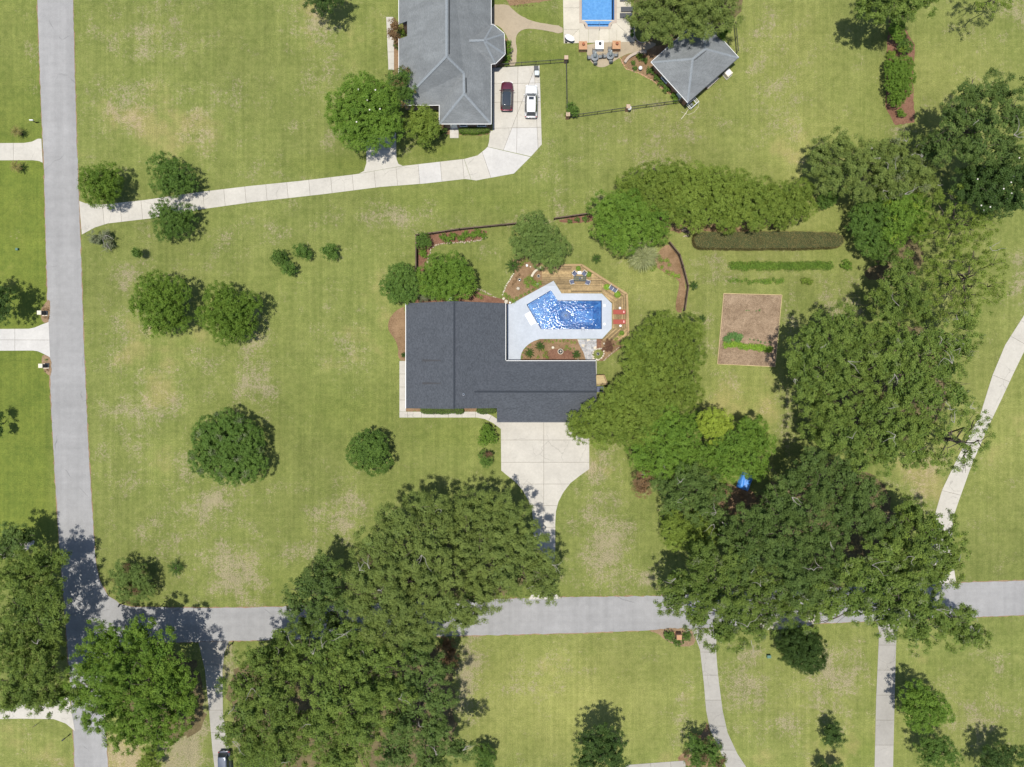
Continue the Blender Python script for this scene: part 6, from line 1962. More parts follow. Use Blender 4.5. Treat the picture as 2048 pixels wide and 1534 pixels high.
# ------------------------------------------------------------------ garden ornaments
def stones(path, label, mat, size=.2, step=.24, seed=1, jit=.05, h=.12):
    rg = random.Random(seed)
    w = [P(x, y) for x, y in path]
    e = thing('stone_edging', label, 'edging', w[0])
    bms = []
    for k in range(4):
        m = MB()
        prof = [(size * .42, 0), (size * .52, h * .35), (size * .44, h * .8), (size * .2, h)]
        m.lathe(prof, (0, 0, 0), 6, False)
        me = bpy.data.meshes.new('stone')
        me.from_pydata([(v[0] * (1 + rg.uniform(-.2, .2)), v[1] * (1 + rg.uniform(-.2, .2)), v[2]) for v in m.v], [], m.f)
        me.materials.append(mat)
        bms.append(me)
    for a, b in zip(w[:-1], w[1:]):
        L = math.dist(a[:2], b[:2])
        n = max(1, int(L / step))
        for k in range(n):
            t = (k + .5) / n
            o = bpy.data.objects.new('stone', bms[rg.randrange(4)])
            COL.objects.link(o)
            o.parent = e
            o.location = (a[0] + (b[0] - a[0]) * t - w[0][0] + rg.gauss(0, jit), a[1] + (b[1] - a[1]) * t - w[0][1] + rg.gauss(0, jit), 0)
            o.rotation_euler = (0, 0, rg.uniform(0, 6.28))
            s = rg.uniform(.75, 1.3)
            o.scale = (s * rg.uniform(1, 1.4), s, s)
    return e
stones([(972, 474), (960, 481), (930, 484), (905, 486), (880, 488), (868, 493), (861, 500), (858, 512), (855, 526)], 'tan stone edging below the upper fence bed', M['stone'], .22, .26, 2)
stones([(950, 575), (968, 583), (985, 592), (994, 596)], 'tan stone edging between the lawn and the bed above the charcoal roof', M['stone'], .2, .24, 3)
stones([(1028, 546), (1022, 556), (1015, 566), (1010, 576), (1006, 588), (1004, 592)], 'pale stone edging on the left of the flower bed by the pool', M['whitestone'], .2, .22, 4, .03)
stones([(1005, 594), (1010, 600), (1015, 606)], 'large pink-white stones at the upper right corner of the charcoal roof', M['whitestone'], .42, .36, 5, .03, .22)
stones([(1197, 697), (1205, 697), (1208, 705), (1205, 714), (1197, 720), (1188, 718), (1185, 709), (1188, 701), (1197, 697)], 'ring of pale stones round the little grass circle', M['whitestone'], .22, .22, 6, .03)
stones([(1207, 722), (1218, 711), (1230, 701), (1238, 694)], 'short tan edging line right of the grass circle', M['stone'], .16, .18, 7, .02)
stones([(1240, 116), (1252, 138), (1275, 145), (1305, 161), (1335, 187)], 'thin brick edging along the outbuilding bed', M['brickorange'], .18, .2, 8, .02, .08)
struct(sheet('grass_circle', smoothpoly(PP([(1197, 698), (1205, 700), (1207, 707), (1203, 716), (1196, 719), (1188, 716), (1186, 708), (1189, 701)]), 1), .030, M['lawn']))

def flag_path():
    poly = PP([(1154.5, 678.6), (1193, 678.6), (1193, 697), (1187, 702), (1184, 710), (1188, 718), (1194, 721), (1172, 721), (1167, 705), (1160, 692)])
    e = struct(empty('flagstone_path', (poly[0][0], poly[0][1], 0)))
    sheet('path_bed', poly, .030, M['gravel'], e)
    rg = random.Random(8)
    xs = [p[0] for p in poly]
    ys = [p[1] for p in poly]
    sites = []
    y = min(ys)
    while y < max(ys):
        x = min(xs) + rg.uniform(0, .2)
        while x < max(xs):
            sites.append((x + rg.gauss(0, .07), y + rg.gauss(0, .07)))
            x += .42
        y += .38
    for i, s in enumerate(sites):
        c = poly
        near = sorted(sites, key=lambda q: math.dist(q, s))[1:11]
        for q in near:
            dx, dy = s[0] - q[0], s[1] - q[1]
            L = math.hypot(dx, dy)
            if L < 1e-4:
                continue
            mx, my = (s[0] + q[0]) / 2, (s[1] + q[1]) / 2
            c = clip(c, dx / L, dy / L, mx * dx / L + my * dy / L + .02)
            if len(c) < 3:
                break
        if parea(c) > .015:
            MB().prism(c, .025, .055 + rg.uniform(-.008, .008)).build('flagstone', M['flag'] if rg.random() > .15 else M['whitestone'], e)
flag_path()

def basin(px, py, r, label, tier=True, mat=None):
    c = P(px, py, .5)
    e = thing('garden_fountain' if tier else 'birdbath', label, 'fountain' if tier else 'birdbath', (c[0], c[1], 0))
    R = r * S
    mt = mat or M['whitestone']
    MB().lathe([(R * .55, 0), (R * .4, .1), (R * .3, .35), (R * .95, .5), (R, .56), (R * .86, .56), (R * .7, .48), (R * .2, .44)], (c[0], c[1], 0), 20).build('bowl', mt, e)
    MB().lathe([(R * .78, .50), (R * .78, .515)], (c[0], c[1], 0), 16).build('water', M['glass'], e)
    if tier:
        MB().lathe([(R * .12, .5), (R * .1, .75), (R * .3, .85), (R * .32, .9), (R * .08, .9), (R * .06, 1.05)], (c[0], c[1], 0), 12).build('spout', mt, e)
basin(1121, 703, 5.8, 'round white fountain basin in the red mulch below the pool')
basin(1077, 552, 3.2, 'round white birdbath left of the deck', False)
basin(1039, 559.5, 3.2, 'white bowl among the plants of the flower bed', False)
basin(1196, 708, 3.2, 'round grey bowl in the middle of the little grass circle', False, M['concgrey'])

def rock(px, py, r, label, mat, h=None):
    c = P(px, py)
    rg = random.Random(int(px * 7 + py))
    R = r * S
    m = MB()
    m.lathe([(R * .8, 0), (R, R * .3), (R * .75, R * .7), (R * .3, R * .9)], (c[0], c[1], 0), 9)
    m.v = [(v[0] + rg.gauss(0, R * .08), v[1] + rg.gauss(0, R * .08), v[2]) for v in m.v]
    return tag(m.build('garden_rock', mat), label, 'rock')
rock(1036, 577, 3.6, 'cream ornamental rock in the middle of the flower bed', M['whitestone'])
rock(1075, 568, 2.6, 'white rock near the lower corner of the deck', M['white'])
rock(1054, 531, 3, 'white rock under the grey-green tree, larger of two', M['white'])
rock(1061, 533.5, 1.7, 'white rock under the grey-green tree, smaller of two', M['whitestone'])
rock(1020, 605, 2.4, 'round white rock at the upper left tip of the pool surround', M['white'])
rock(1106, 695, 3.2, 'cream rock in the bed below the pool', M['whitestone'])
rock(1208, 687, 2, 'cream rock beside the purple-leaved shrub', M['whitestone'])
rock(1059, 709, 1.6, 'cream ball at the foot of the leftmost bed palm', M['whitestone'])
rock(1156, 719, 1.6, 'cream rock at the foot of the rightmost bed palm', M['whitestone'])
rock(1392, 574, 2.2, 'pale ball beside the palm outside the brown fence', M['whitestone'])
rock(1030, 535, 1.5, 'pale ball under the largest sago palm', M['whitestone'])

def curved_wall(name, path, w, h, mat, label):
    pts = smoothpoly(PP(path, h), 2, False)
    L, Rr = [], []
    for i, p in enumerate(pts):
        a, b = pts[max(i - 1, 0)], pts[min(i + 1, len(pts) - 1)]
        d = Vector((b[0] - a[0], b[1] - a[1])).normalized()
        L.append((p[0] - d.y * w / 2, p[1] + d.x * w / 2))
        Rr.append((p[0] + d.y * w / 2, p[1] - d.x * w / 2))
    o = MB().prism(L + Rr[::-1], 0, h).build(name, mat)
    return tag(o, label, 'wall')
curved_wall('garden_wall', [(1063, 553), (1068, 544), (1075, 538), (1083, 535)], .32, .5, M['whitestone'], 'curved white stone seat wall in the flower bed by the deck')
curved_wall('garden_wall', [(1250, 124), (1256, 115), (1266, 108), (1278, 104), (1293, 103)], .38, .45, M['tancoping'], 'curved tan garden wall at the end of the round patio')
curved_wall('garden_wall', [(1270, 72), (1273, 80), (1282, 86), (1292, 84), (1297, 78)], .14, .3, M['brickbrown'], 'curved brick edging under the broad tree by the second pool')

# little landing on the right of the main house
def landing():
    z = .75
    poly = PP([(1191.5, 751), (1207, 750.5), (1214, 768.5), (1191.5, 770)], z)
    e = thing('porch_landing', 'small raised timber landing with rail on the right wall of the charcoal-roofed house', 'porch', (poly[0][0], poly[0][1], 0))
    y0 = min(p[1] for p in poly)
    y1 = max(p[1] for p in poly)
    y = y0
    while y < y1:
        c = clip(clip(poly, 0, 1, y), 0, -1, -(y + .13))
        if parea(c) > .01:
            MB().prism(c, z - .04, z + random.uniform(-.003, .003)).build('plank', M['frame'], e)
        y += .14
    for a, b in ((poly[0], poly[1]), (poly[1], poly[2]), (poly[2], poly[3])):
        m = ((a[0] + b[0]) / 2, (a[1] + b[1]) / 2)
        L = math.dist(a, b)
        an = math.atan2(b[1] - a[1], b[0] - a[0])
        MB().box((m[0], m[1], z + .85), (L, .12, .04), an).build('hand_rail', M['rail'], e)
        MB().box((m[0], m[1], z + .12), (L, .05, .06), an).build('low_rail', M['fence'], e)
        k = max(3, int(L / .18))
        bal = MB()
        for q in range(k + 1):
            t = q / k
            bal.box((a[0] + (b[0] - a[0]) * t, a[1] + (b[1] - a[1]) * t, z + .45), (.035, .035, .78), an)
        bal.build('balusters', M['fence'], e)['kind'] = 'stuff'
    for p in poly:
        MB().box((p[0], p[1], z / 2 - .02), (.1, .1, z - .05)).build('post', M['fence'], e)
    c = P(1199, 779)
    for k in range(3):
        MB().box((c[0] + .05, c[1] + .32 - k * .28, .50 - k * .18), (1.0, .26, .05)).build('step', M['sling'], e)
    for sx in (-.48, .48):
        MB().add([(c[0] + .05 + sx, c[1] + .45, 0), (c[0] + .05 + sx, c[1] + .45, .5), (c[0] + .05 + sx, c[1] - .4, .1), (c[0] + .05 + sx, c[1] - .4, 0),
                  (c[0] + .08 + sx, c[1] + .45, 0), (c[0] + .08 + sx, c[1] + .45, .5), (c[0] + .08 + sx, c[1] - .4, .1), (c[0] + .08 + sx, c[1] - .4, 0)],
                 [(0, 1, 2, 3), (7, 6, 5, 4), (0, 4, 5, 1), (1, 5, 6, 2), (2, 6, 7, 3), (3, 7, 4, 0)]).build('stringer', M['fence'], e)
landing()
multislab('path', [(PP([(1191.5, 722), (1193.5, 722), (1193.5, 750), (1191.5, 750)]), Lx([]))], M['concgrey'])

def ac_unit(px, py, label, rz=0, s=.85, mat=None):
    c = P(px, py, .8)
    e = thing('air_conditioner', label, 'air conditioner', (c[0], c[1], 0), rz)
    MB().box((0, 0, .04), (s * 1.2, s * 1.2, .08)).build('pad', M['concgrey'], e, True)
    MB().box((0, 0, .45), (s, s, .74)).build('cabinet', mat or M['bin'], e, True)
    MB().lathe([(s * .42, .0), (s * .44, .03), (s * .36, .04), (s * .1, .05)], (0, 0, .82), 16).build('fan_guard', M['white'], e, True)
    for k in range(4):
        MB().box((0, 0, .855 + k * .001), (s * .8, .03, .02), k * math.pi / 4).build('guard_bar', M['steel'], e, True)
ac_unit(900, 598, 'grey air conditioner with white fan guard at the upper eave of the charcoal roof')
ac_unit(1457, 145, 'pale air conditioner against the lower right wall of the outbuilding', math.radians(41), .95, M['cream'])

def tank():
    a, b = Vector(P(1437, 155, .5)), Vector(P(1414, 176, .5))
    d = b - a
    m = (a + b) / 2
    ang = math.atan2(d.y, d.x)
    e = thing('planter_box', 'long narrow planter box along the lower right wall of the outbuilding', 'planter', (m.x, m.y, 0), ang)
    L = d.length
    MB().box((0, .14, .27), (L, .03, .54)).build('side_board', M['brickbrown'], e, True)
    MB().box((0, -.14, .27), (L, .03, .54)).build('side_board', M['brickbrown'], e, True)
    for s in (-1, 1):
        MB().box((s * (L / 2 - .015), 0, .27), (.03, .248, .54)).build('end_board', M['brickbrown'], e, True)
    MB().box((0, 0, .25), (L - .07, .24, .46)).build('soil', M['cream'], e, True)
    MB().box((0, .14, .55), (L + .04, .07, .02)).build('rim', M['cream'], e, True)
    MB().box((0, -.14, .55), (L + .04, .07, .02)).build('rim', M['cream'], e, True)
tank()

def pipes():
    c = P(1385, 208, .4)
    rz = math.radians(41)
    e = thing('pool_equipment', 'white plastic pipe frame and pump at the lower corner of the outbuilding', 'pool equipment', (c[0], c[1], 0), rz)
    fr = .05
    for z in (.35, .9):
        MB().tube([(-.75, -.4, z), (.75, -.4, z), (.75, .4, z), (-.75, .4, z), (-.75, -.4, z)], fr, 6).build('pipe_loop', M['white'], e, True)
    for x, y in ((-.75, -.4), (.75, -.4), (.75, .4), (-.75, .4), (.3, -.4), (.3, .4)):
        MB().tube([(x, y, 0), (x, y, .95)], fr, 6).build('upright', M['white'], e, True)
    MB().tube([(.3, -.4, .92), (.3, .4, .92)], fr, 6).build('cross_pipe', M['white'], e, True)
    MB().lathe([(.22, .05), (.24, .5), (.2, .7), (.06, .8)], (-.25, 0, 0), 12).build('pump_tank', M['bin'], e, True)
    MB().tube([(-.8, -.1, .06), (-1.5, -.35, .05), (-2.6, -.55, .05)], .045, 6).build('long_pipe', M['cream'], e, True)
    MB().tube([(1.0, .3, .03), (1.15, -.3, .03), (.6, -.85, .03), (-.5, -1.05, .03), (-1.35, -.75, .03), (-1.6, -.3, .03), (-1.9, .3, .03)], .02, 5).build('hose', M['cream'], e, True)
pipes()

def ball(px, py, r, label, mat, z=.0, post=None):
    c = P(px, py, z + r * S)
    R = r * S
    prof = [(R * math.sin(a), R - R * math.cos(a)) for a in np.linspace(.25, 3.0, 9)]
    e = thing('garden_globe', label, 'ornament', (c[0], c[1], 0))
    MB().lathe(prof, (c[0], c[1], z), 16).build('globe', mat, e)
    MB().lathe([(R * .5, 0), (R * .35, z + .05)], (c[0], c[1], 0), 10).build('stand', M['concgrey'], e)
ball(1281, 136, 4, 'white round globe ornament in the bed beside the outbuilding', M['white'], .25)

# ------------------------------------------------------------------ fences
def metal_fence(path, label, h=1.25, post=2.3):
    w = [P(x, y) for x, y in path]
    e = thing('metal_fence', label, 'fence', w[0])
    for a, b in zip(w[:-1], w[1:]):
        d = Vector((b[0] - a[0], b[1] - a[1], 0))
        L = d.length
        ang = math.atan2(d.y, d.x)
        n = max(1, round(L / post))
        for k in range(n + 1):
            p = Vector(a) + d * (k / n)
            pp = MB().box((p.x, p.y, h / 2 + .03), (.07, .07, h + .06)).build('post', M['black'], e)
        for k in range(n):
            m = Vector(a) + d * ((k + .5) / n)
            for z in (.15, h - .18, h - .02):
                MB().box((m.x, m.y, z), (L / n - .08, .035, .04), ang).build('rail', M['black'], e)
            pk = MB()
            c = int(L / n / .12)
            for q in range(1, c):
                s = Vector(a) + d * ((k + q / c) / n)
                pk.box((s.x, s.y, h / 2 + .02), (.016, .016, h - .1), ang)
            pk.build('pickets', M['black'], e)['kind'] = 'stuff'
metal_fence([(986, 136), (1129, 125.5)], 'black metal fence along the head of the parking court')
metal_fence([(1132, 128), (1133.5, 233)], 'black metal fence running down from the brick pillar beside the lawn')
metal_fence([(1137, 237), (1251, 221)], 'black metal fence along the lower lawn edge, left stretch')
metal_fence([(1256, 220), (1362, 206)], 'black metal fence along the lower lawn edge, right stretch')
metal_fence([(1467, 52), (1472, 108)], 'short black metal fence right of the outbuilding')

def pillar(px, py, label, s=.5, h=1.5, mat='brick', cap_='cream', name='brick_pillar'):
    c = P(px, py)
    e = thing(name, label, 'pillar', (c[0], c[1], 0))
    MB().box((c[0], c[1], h / 2), (s, s, h)).build('shaft', M[mat], e)
    MB().box((c[0], c[1], h + .04), (s + .12, s + .12, .08), taper=.9).build('cap', M[cap_], e)
    return e
pillar(1131, 124, 'brick fence pillar at the corner above the lawn', mat='brickbrown', cap_='brickorange')
pillar(1134.5, 236, 'brick fence pillar at the lower left fence corner', mat='brick', cap_='brickorange')
pillar(1253.5, 220.5, 'brick fence pillar halfway along the lower fence', mat='brick', cap_='brickorange')
ball(1259, 216, 4.2, 'white ball beside the brick pillar on the lower fence', M['white'], .9)

def wood_fence(path, label, h=1.3, span=2.2):
    w = [P(x, y) for x, y in path]
    e = thing('wooden_fence', label, 'fence', w[0])
    for a, b in zip(w[:-1], w[1:]):
        d = Vector((b[0] - a[0], b[1] - a[1], 0))
        L = d.length
        ang = math.atan2(d.y, d.x)
        n = max(1, round(L / span))
        for k in range(n + 1):
            p = Vector(a) + d * (k / n)
            MB().box((p.x, p.y, h / 2 + .04), (.12, .12, h + .08), ang).build('post', M['fence'], e)
        for k in range(n):
            m = Vector(a) + d * ((k + .5) / n)
            for z in (.25, h - .2):
                MB().box((m.x, m.y, z), (L / n - .13, .05, .09), ang).build('rail', M['fence'], e)
            MB().box((m.x, m.y, h + .03), (L / n - .125, .16, .04), ang).build('cap_rail', M['fence'], e)
            pk = MB()
            c = max(2, int(L / n / .15))
            nn = Vector((-d.y, d.x, 0)).normalized() * .04
            for q in range(c):
                s = Vector(a) + d * ((k + (q + .5) / c) / n)
                pk.box((s.x + nn.x, s.y + nn.y, h / 2 + .03), (.135, .02, h - .04), ang)
            pk.build('boards', M['fence'], e)['kind'] = 'stuff'
wood_fence([(834, 548), (834, 473), (866, 469), (920, 461), (1040, 449)], 'dark wooden fence round the upper left corner of the pool yard')
wood_fence([(1108, 440), (1178, 430)], 'dark wooden fence between the two trees above the pool yard')
wood_fence([(1336, 487), (1356, 512), (1363, 535), (1373, 574), (1366, 622)], 'dark wooden fence curving down the right side of the pool yard')

# ------------------------------------------------------------------ vehicles
def paint(name, col, rgh=.25, metal=.3, coat=.8):
    m, t, out = newmat(name)
    b = nd(t, 'ShaderNodeBsdfPrincipled', {'Base Color': c4(col), 'Roughness': rgh, 'Metallic': metal, 'Coat Weight': coat, 'Coat Roughness': .06})
    t.links.new(b.outputs[0], out.inputs[0])
    return m
M['maroon'] = paint('maroon_paint', (0.085, 0.014, 0.024), .28, .4)
M['carwhite'] = paint('white_car_paint', (0.42, 0.42, 0.41), .35, .0)
M['cargrey'] = paint('grey_car_paint', (0.075, 0.085, 0.105), .3, .4)
M['tyre'] = plain('tyre_rubber', (0.012, 0.012, 0.012), .8, .2)
M['tail'] = plain('tail_lamp', (0.25, 0.012, 0.012), .2, .5)
M['lamp'] = plain('head_lamp', (0.5, 0.52, 0.52), .1, .6)

def car(px, py, rz, L, W, Hh, mat, label, roofmat=None, sunroof=False, rails=None):
    c = P(px, py, Hh * .7)
    e = thing('parked_car', label, 'car', (c[0], c[1], 0), rz)
    # local: +y front
    hl, hw = L / 2, W / 2
    st = [(-1.0, .80, .55, .80), (-.97, .90, .42, .95), (-.88, .97, .32, 1.02), (-.6, 1.0, .28, 1.0), (-.2, 1.0, .27, .98), (.2, 1.0, .27, .97), (.45, .99, .27, .98), (.62, .97, .28, .96), (.80, .93, .30, .88), (.92, .84, .36, .80), (.98, .70, .45, .70), (1.0, .55, .5, .62)]
    vs, fs = [], []
    prof = [(.86, 0), (1.0, .35), (1.0, .65), (.95, .86), (.80, 1.0), (.40, 1.03), (0, 1.04)]
    m = len(prof) * 2 - 1
    for (t, w, z0, z1) in st:
        z1 = z1 * Hh / 1.65
        row = [(-hw * w * a, t * hl, z0 + (z1 - z0) * b) for a, b in prof] + [(hw * w * a, t * hl, z0 + (z1 - z0) * b) for a, b in prof[-2::-1]]
        vs += row
    for i in range(len(st) - 1):
        for k in range(m - 1):
            a = i * m + k
            fs.append((a, a + 1, a + m + 1, a + m))
        fs.append((i * m + m - 1, i * m, (i + 1) * m, (i + 1) * m + m - 1))
    fs.append(tuple(range(m)))
    fs.append(tuple(range(len(st) * m - 1, (len(st) - 1) * m - 1, -1)))
    bd = MB()
    bd.add(vs, fs, True)
    bd.build('body', mat, e, True)
    # greenhouse
    zb, zt = .96 * Hh / 1.65, Hh
    f0, f1, r1, r0 = .46 * hl, .16 * hl, -.80 * hl, -.95 * hl
    wb, wt = .90 * hw, .68 * hw
    B = [(-wb * .88, f0), (wb * .88, f0), (wb, .1 * hl), (wb, -.6 * hl), (wb * .86, r0), (-wb * .86, r0), (-wb, -.6 * hl), (-wb, .1 * hl)]
    T = [(-wt * .92, f1), (wt * .92, f1), (wt, -.05 * hl), (wt, -.6 * hl), (wt * .9, r1), (-wt * .9, r1), (-wt, -.6 * hl), (-wt, -.05 * hl)]
    g = MB()
    g.add([(x, y, zb - .03) for x, y in B] + [(x, y, zt - .03) for x, y in T], [(i, i + 8, (i + 1) % 8 + 8, (i + 1) % 8) for i in range(8)])
    g.build('windows', M['glass'], e, True)
    rp = MB()
    rp.add([(x * 1.02, y, zt - .05) for x, y in T] + [(x * .97, y * .985, zt - .005) for x, y in T] + [(x * .6, y * .9, zt + .012) for x, y in T],
           [(i, (i + 1) % 8, (i + 1) % 8 + 8, i + 8) for i in range(8)] + [(i + 8, (i + 1) % 8 + 8, (i + 1) % 8 + 16, i + 16) for i in range(8)] + [tuple(range(16, 24))], True)
    rf = rp.build('roof', roofmat or mat, e, True)
    for i in (0, 1, 4, 5):
        MB().tube([(B[i][0], B[i][1], zb - .02), (T[i][0], T[i][1], zt - .03)], .045, 5).build('pillar', mat, e, True)
    for s in (-1, 1):
        MB().tube([(s * wb * .97, -.22 * hl, zb), (s * wt, -.22 * hl, zt - .04)], .035, 5).build('pillar', mat, e, True)
        MB().tube([(s * wb, .42 * hl, zb + .0), (s * wb * 1.03, -.7 * hl, zb)], .022, 5).build('window_trim', M['dark'], e, True)
        o = MB().box((s * (hw + .08), .33 * hl, zb + .08), (.2, .12, .14), taper=.8).build('mirror', mat, e, True)
        MB().box((s * hw * .70, .955 * hl, .66 * Hh / 1.65), (.36, .12, .12), rot=Matrix.Rotation(s * -.5, 3, 'Z')).build('headlight', M['lamp'], e, True)
        MB().box((s * hw * .76, -.965 * hl, .84 * Hh / 1.65), (.30, .10, .2)).build('tail_light', M['tail'], e, True)
        if rails:
            MB().tube([(s * wt * .93, -.02 * hl, zt + .0), (s * wt * .95, -.1 * hl, zt + .06), (s * wt * .95, -.66 * hl, zt + .06), (s * wt * .93, -.74 * hl, zt)], .02, 5).build('roof_rail', rails, e, True)
        for y in (.58, -.60):
            wlm = MB()
            R = .35
            ring = [(R * .6, -.11), (R * .95, -.11), (R, -.07), (R, .07), (R * .95, .11), (R * .6, .11)]
            vv, ff = [], []
            for r, x in ring:
                for k in range(16):
                    a = 6.283 * k / 16
                    vv.append((s * (hw - .13) + x, y * hl + r * math.cos(a), .35 + r * math.sin(a)))
            for i in range(len(ring) - 1):
                for k in range(16):
                    ff.append((i * 16 + k, i * 16 + (k + 1) % 16, (i + 1) * 16 + (k + 1) % 16, (i + 1) * 16 + k))
            wh = wlm.add(vv, ff, True).build('wheel', M['tyre'], e, True)
            rm = MB()
            rm.tube([(s * (hw - .20), y * hl, .35), (s * (hw - .04), y * hl, .35)], .2, 12)
            rm.build('rim', M['steel'], wh, True)
    MB().box((0, -.985 * hl, .52), (W * .72, .10, .16)).build('bumper', M['dark'], e, True)
    MB().box((0, .985 * hl, .42), (W * .55, .08, .16)).build('grille', M['dark'], e, True)
    MB().box((0, -.02 * hl + .12, zt + .010), (wt * 1.1, .42, .012)).build('sunroof', M['glass'], e, True) if sunroof else None
    for s in (-1, 1):
        MB().tube([(s * .1, .47 * hl, zb + .02), (s * .1 + .42, .40 * hl, zb + .10)], .012, 4).build('wiper', M['black'], e, True)
    return e
car(1013.5, 190, math.radians(-1.5), 4.35, 1.85, 1.62, M['maroon'], 'dark maroon car with black glass roof parked by the neighbouring house', M['glass'], False, M['steel'])
car(1062.5, 200, math.radians(-1.0), 4.9, 1.95, 1.78, M['carwhite'], 'white three-row car with a dark sunroof parked on the court', None, True, M['carwhite'])
car(447, 1536, math.radians(182), 4.6, 1.85, 1.65, M['cargrey'], 'dark grey car cut by the bottom edge on the shaded drive')

# ------------------------------------------------------------------ neighbour's terrace
random.seed(21)
multislab('path', [(PP([(772.5, 34), (787, 34), (788, 75), (788, 140), (777, 140)]), Lx([((765, 68), (795, 68)), ((765, 104), (795, 104))]))], M['conc'])
bed('paver_path', [(981, 9), (1016, 9), (1024, 18), (1040, 31), (1060, 41), (1090, 48), (1125.5, 52), (1125.5, 69), (1090, 61), (1062, 57), (1045, 59), (1034, 68), (1031, 80), (1034, 100), (1032, 132), (1018, 133), (1021, 115), (1020, 92), (1014, 72), (1000, 52), (981, 50)], M['paver'], .030, 1, .02)
bed('paver_patio', [(1173, 85), (1173, 105), (1177, 117), (1185, 127), (1195, 134), (1206, 135), (1217, 131), (1230, 121), (1243, 113), (1260, 106), (1282, 104), (1300, 98), (1315, 88), (1300, 84), (1272, 83)], M['paver'], .026, 1, .02)

def pedestal(px, py, label, mat, top, pot, w=1.15, h=.95):
    c = P(px, py, h)
    e = thing('pedestal', label, 'pedestal', (c[0], c[1], 0))
    MB().box((c[0], c[1], h / 2), (w, w, h)).build('base', mat, e)
    MB().box((c[0], c[1], h + .03), (w + .08, w + .08, .07)).build('cap', top, e)
    q = MB().lathe([(.10, 0), (.2, .12), (.22, .3), (.17, .42), (.12, .42), (.12, .2)], (c[0] + .05, c[1] + .1, h + .066), 12).build('urn', pot)
    tag(q, 'urn standing on the ' + label.split(' pedestal')[0] + ' pedestal', 'urn')
pedestal(1166, 91, 'left orange brick pedestal at the terrace edge', M['brickorange'], M['brickorange'], M['terracotta'])
pedestal(1199, 90, 'middle white pedestal at the terrace edge', M['white'], M['white'], M['dark'], 1.15)
pedestal(1233, 90, 'right orange brick pedestal at the terrace edge', M['brickorange'], M['brickorange'], M['terracotta'])

def umbrella_set(px, py, w):
    c = P(px, py, .7)
    e = thing('patio_table', 'round dark patio table with closed umbrella, %s of two' % w, 'table', (c[0], c[1], .026))
    z = .03
    MB().lathe([(.55, 0), (.58, .02), (.58, .035), (.55, .04)], (c[0], c[1], .70), 20).build('table_top', M['bin'], e)
    for k in range(4):
        a = .785 + k * 1.5708
        MB().tube([(c[0] + .42 * math.cos(a), c[1] + .42 * math.sin(a), z), (c[0] + .36 * math.cos(a), c[1] + .36 * math.sin(a), .7)], .02, 5).build('leg', M['dark'], e)
    u = thing('closed_umbrella', 'closed pale grey umbrella standing in the %s patio table' % w, 'umbrella', (c[0], c[1], z))
    MB().tube([(c[0], c[1], z), (c[0], c[1], 2.45)], .022, 6).build('pole', M['steel'], u)
    m = MB()
    m.lathe([(.05, 0), (.24, .02), (.26, .15), (.19, .6), (.11, 1.1), (.03, 1.45)], (c[0], c[1], 1.0), 12)
    m.v = [(c[0] + (v[0] - c[0]) * (1.15 if i % 2 else .8), c[1] + (v[1] - c[1]) * (1.15 if i % 2 else .8), v[2]) for i, v in enumerate(m.v)]
    m.build('canopy', M['umbrella'], u)
    nm = ('right', 'top', 'left', 'bottom')
    for k in range(4):
        a = k * 1.5708 + .1
        x, y = px + math.cos(a) * 11.5, py - math.sin(a) * 11.5
        chair(x, y, R_(x, y, px, py), 'dark patio chair on the %s side of the %s umbrella table' % (nm[k], w), M['dark'], M['bin'], None, .03, .85)
umbrella_set(1189.5, 114, 'left')
umbrella_set(1220.5, 111, 'right')

def swing():
    c = P(1139, 77, .6)
    rz = math.radians(-28)
    e = thing('covered_lounge', 'white covered lounge on the corner of the second pool terrace', 'lounge', (c[0], c[1], .05), rz)
    sh = MB()
    vs, fs = [], []
    n, k = 9, 7
    for i in range(n):
        t = -1 + 2 * i / (n - 1)
        for j in range(k):
            s = -1 + 2 * j / (k - 1)
            wd = .42 * math.sqrt(max(.04, 1 - abs(t) ** 2.6))
            vs.append((t * .78, s * wd, .62 + .12 * t * t + .16 * s * s - .1 * (1 - s * s)))
    for i in range(n - 1):
        for j in range(k - 1):
            a = i * k + j
            fs.append((a, a + k, a + k + 1, a + 1))
    sh.add(vs, fs, True)
    sh.build('cover', M['white'], e, True)
    MB().box((0, 0, .35), (1.2, .5, .28), taper=1.15).build('seat', M['sling'], e, True)
    for sx in (-1, 1):
        for sy in (-1, 1):
            MB().tube([(sx * .55, sy * .24, 0), (sx * .5, sy * .2, .3)], .025, 5).build('leg', M['steel'], e, True)
    MB().tube([(-.8, .15, .7), (-.95, .4, .3), (-1.0, .55, 0)], .025, 5).build('stand', M['steel'], e, True)
swing()
q = P(1132, 84.5)
tag(MB().lathe([(.16, 0), (.2, .2), (.17, .38), (.12, .4)], (q[0], q[1], .05), 12).build('black_pot', M['black']), 'black pot on the lower left corner of the second pool terrace', 'pot')

def grill():
    c = P(1266, 46, .8)
    e = thing('grill', 'black and white barbecue grill at the right edge of the second pool terrace', 'grill', (c[0], c[1], .05), math.radians(-20))
    MB().box((0, 0, .6), (.45, .9, .25)).build('firebox', M['black'], e, True)
    MB().tube([(0, -.42, .76), (0, .42, .76)], .2, 10).build('lid', M['black'], e, True)
    MB().box((.28, .05, .70), (.22, .95, .04)).build('side_shelf', M['white'], e, True)
    for sx in (-1, 1):
        for sy in (-1, 1):
            MB().box((sx * .18, sy * .4, .24), (.05, .05, .48)).build('leg', M['dark'], e, True)
grill()
q = P(1264.5, 55)
tag(MB().lathe([(.16, 0), (.22, .25), (.2, .42), (.14, .44)], (q[0], q[1], .05), 12).build('black_pot', M['black']), 'black pot just below the barbecue grill', 'pot')
potted(1264, 62, 3.6, 'dark potted plant below the barbecue grill, upper of two', 'dense', .05)
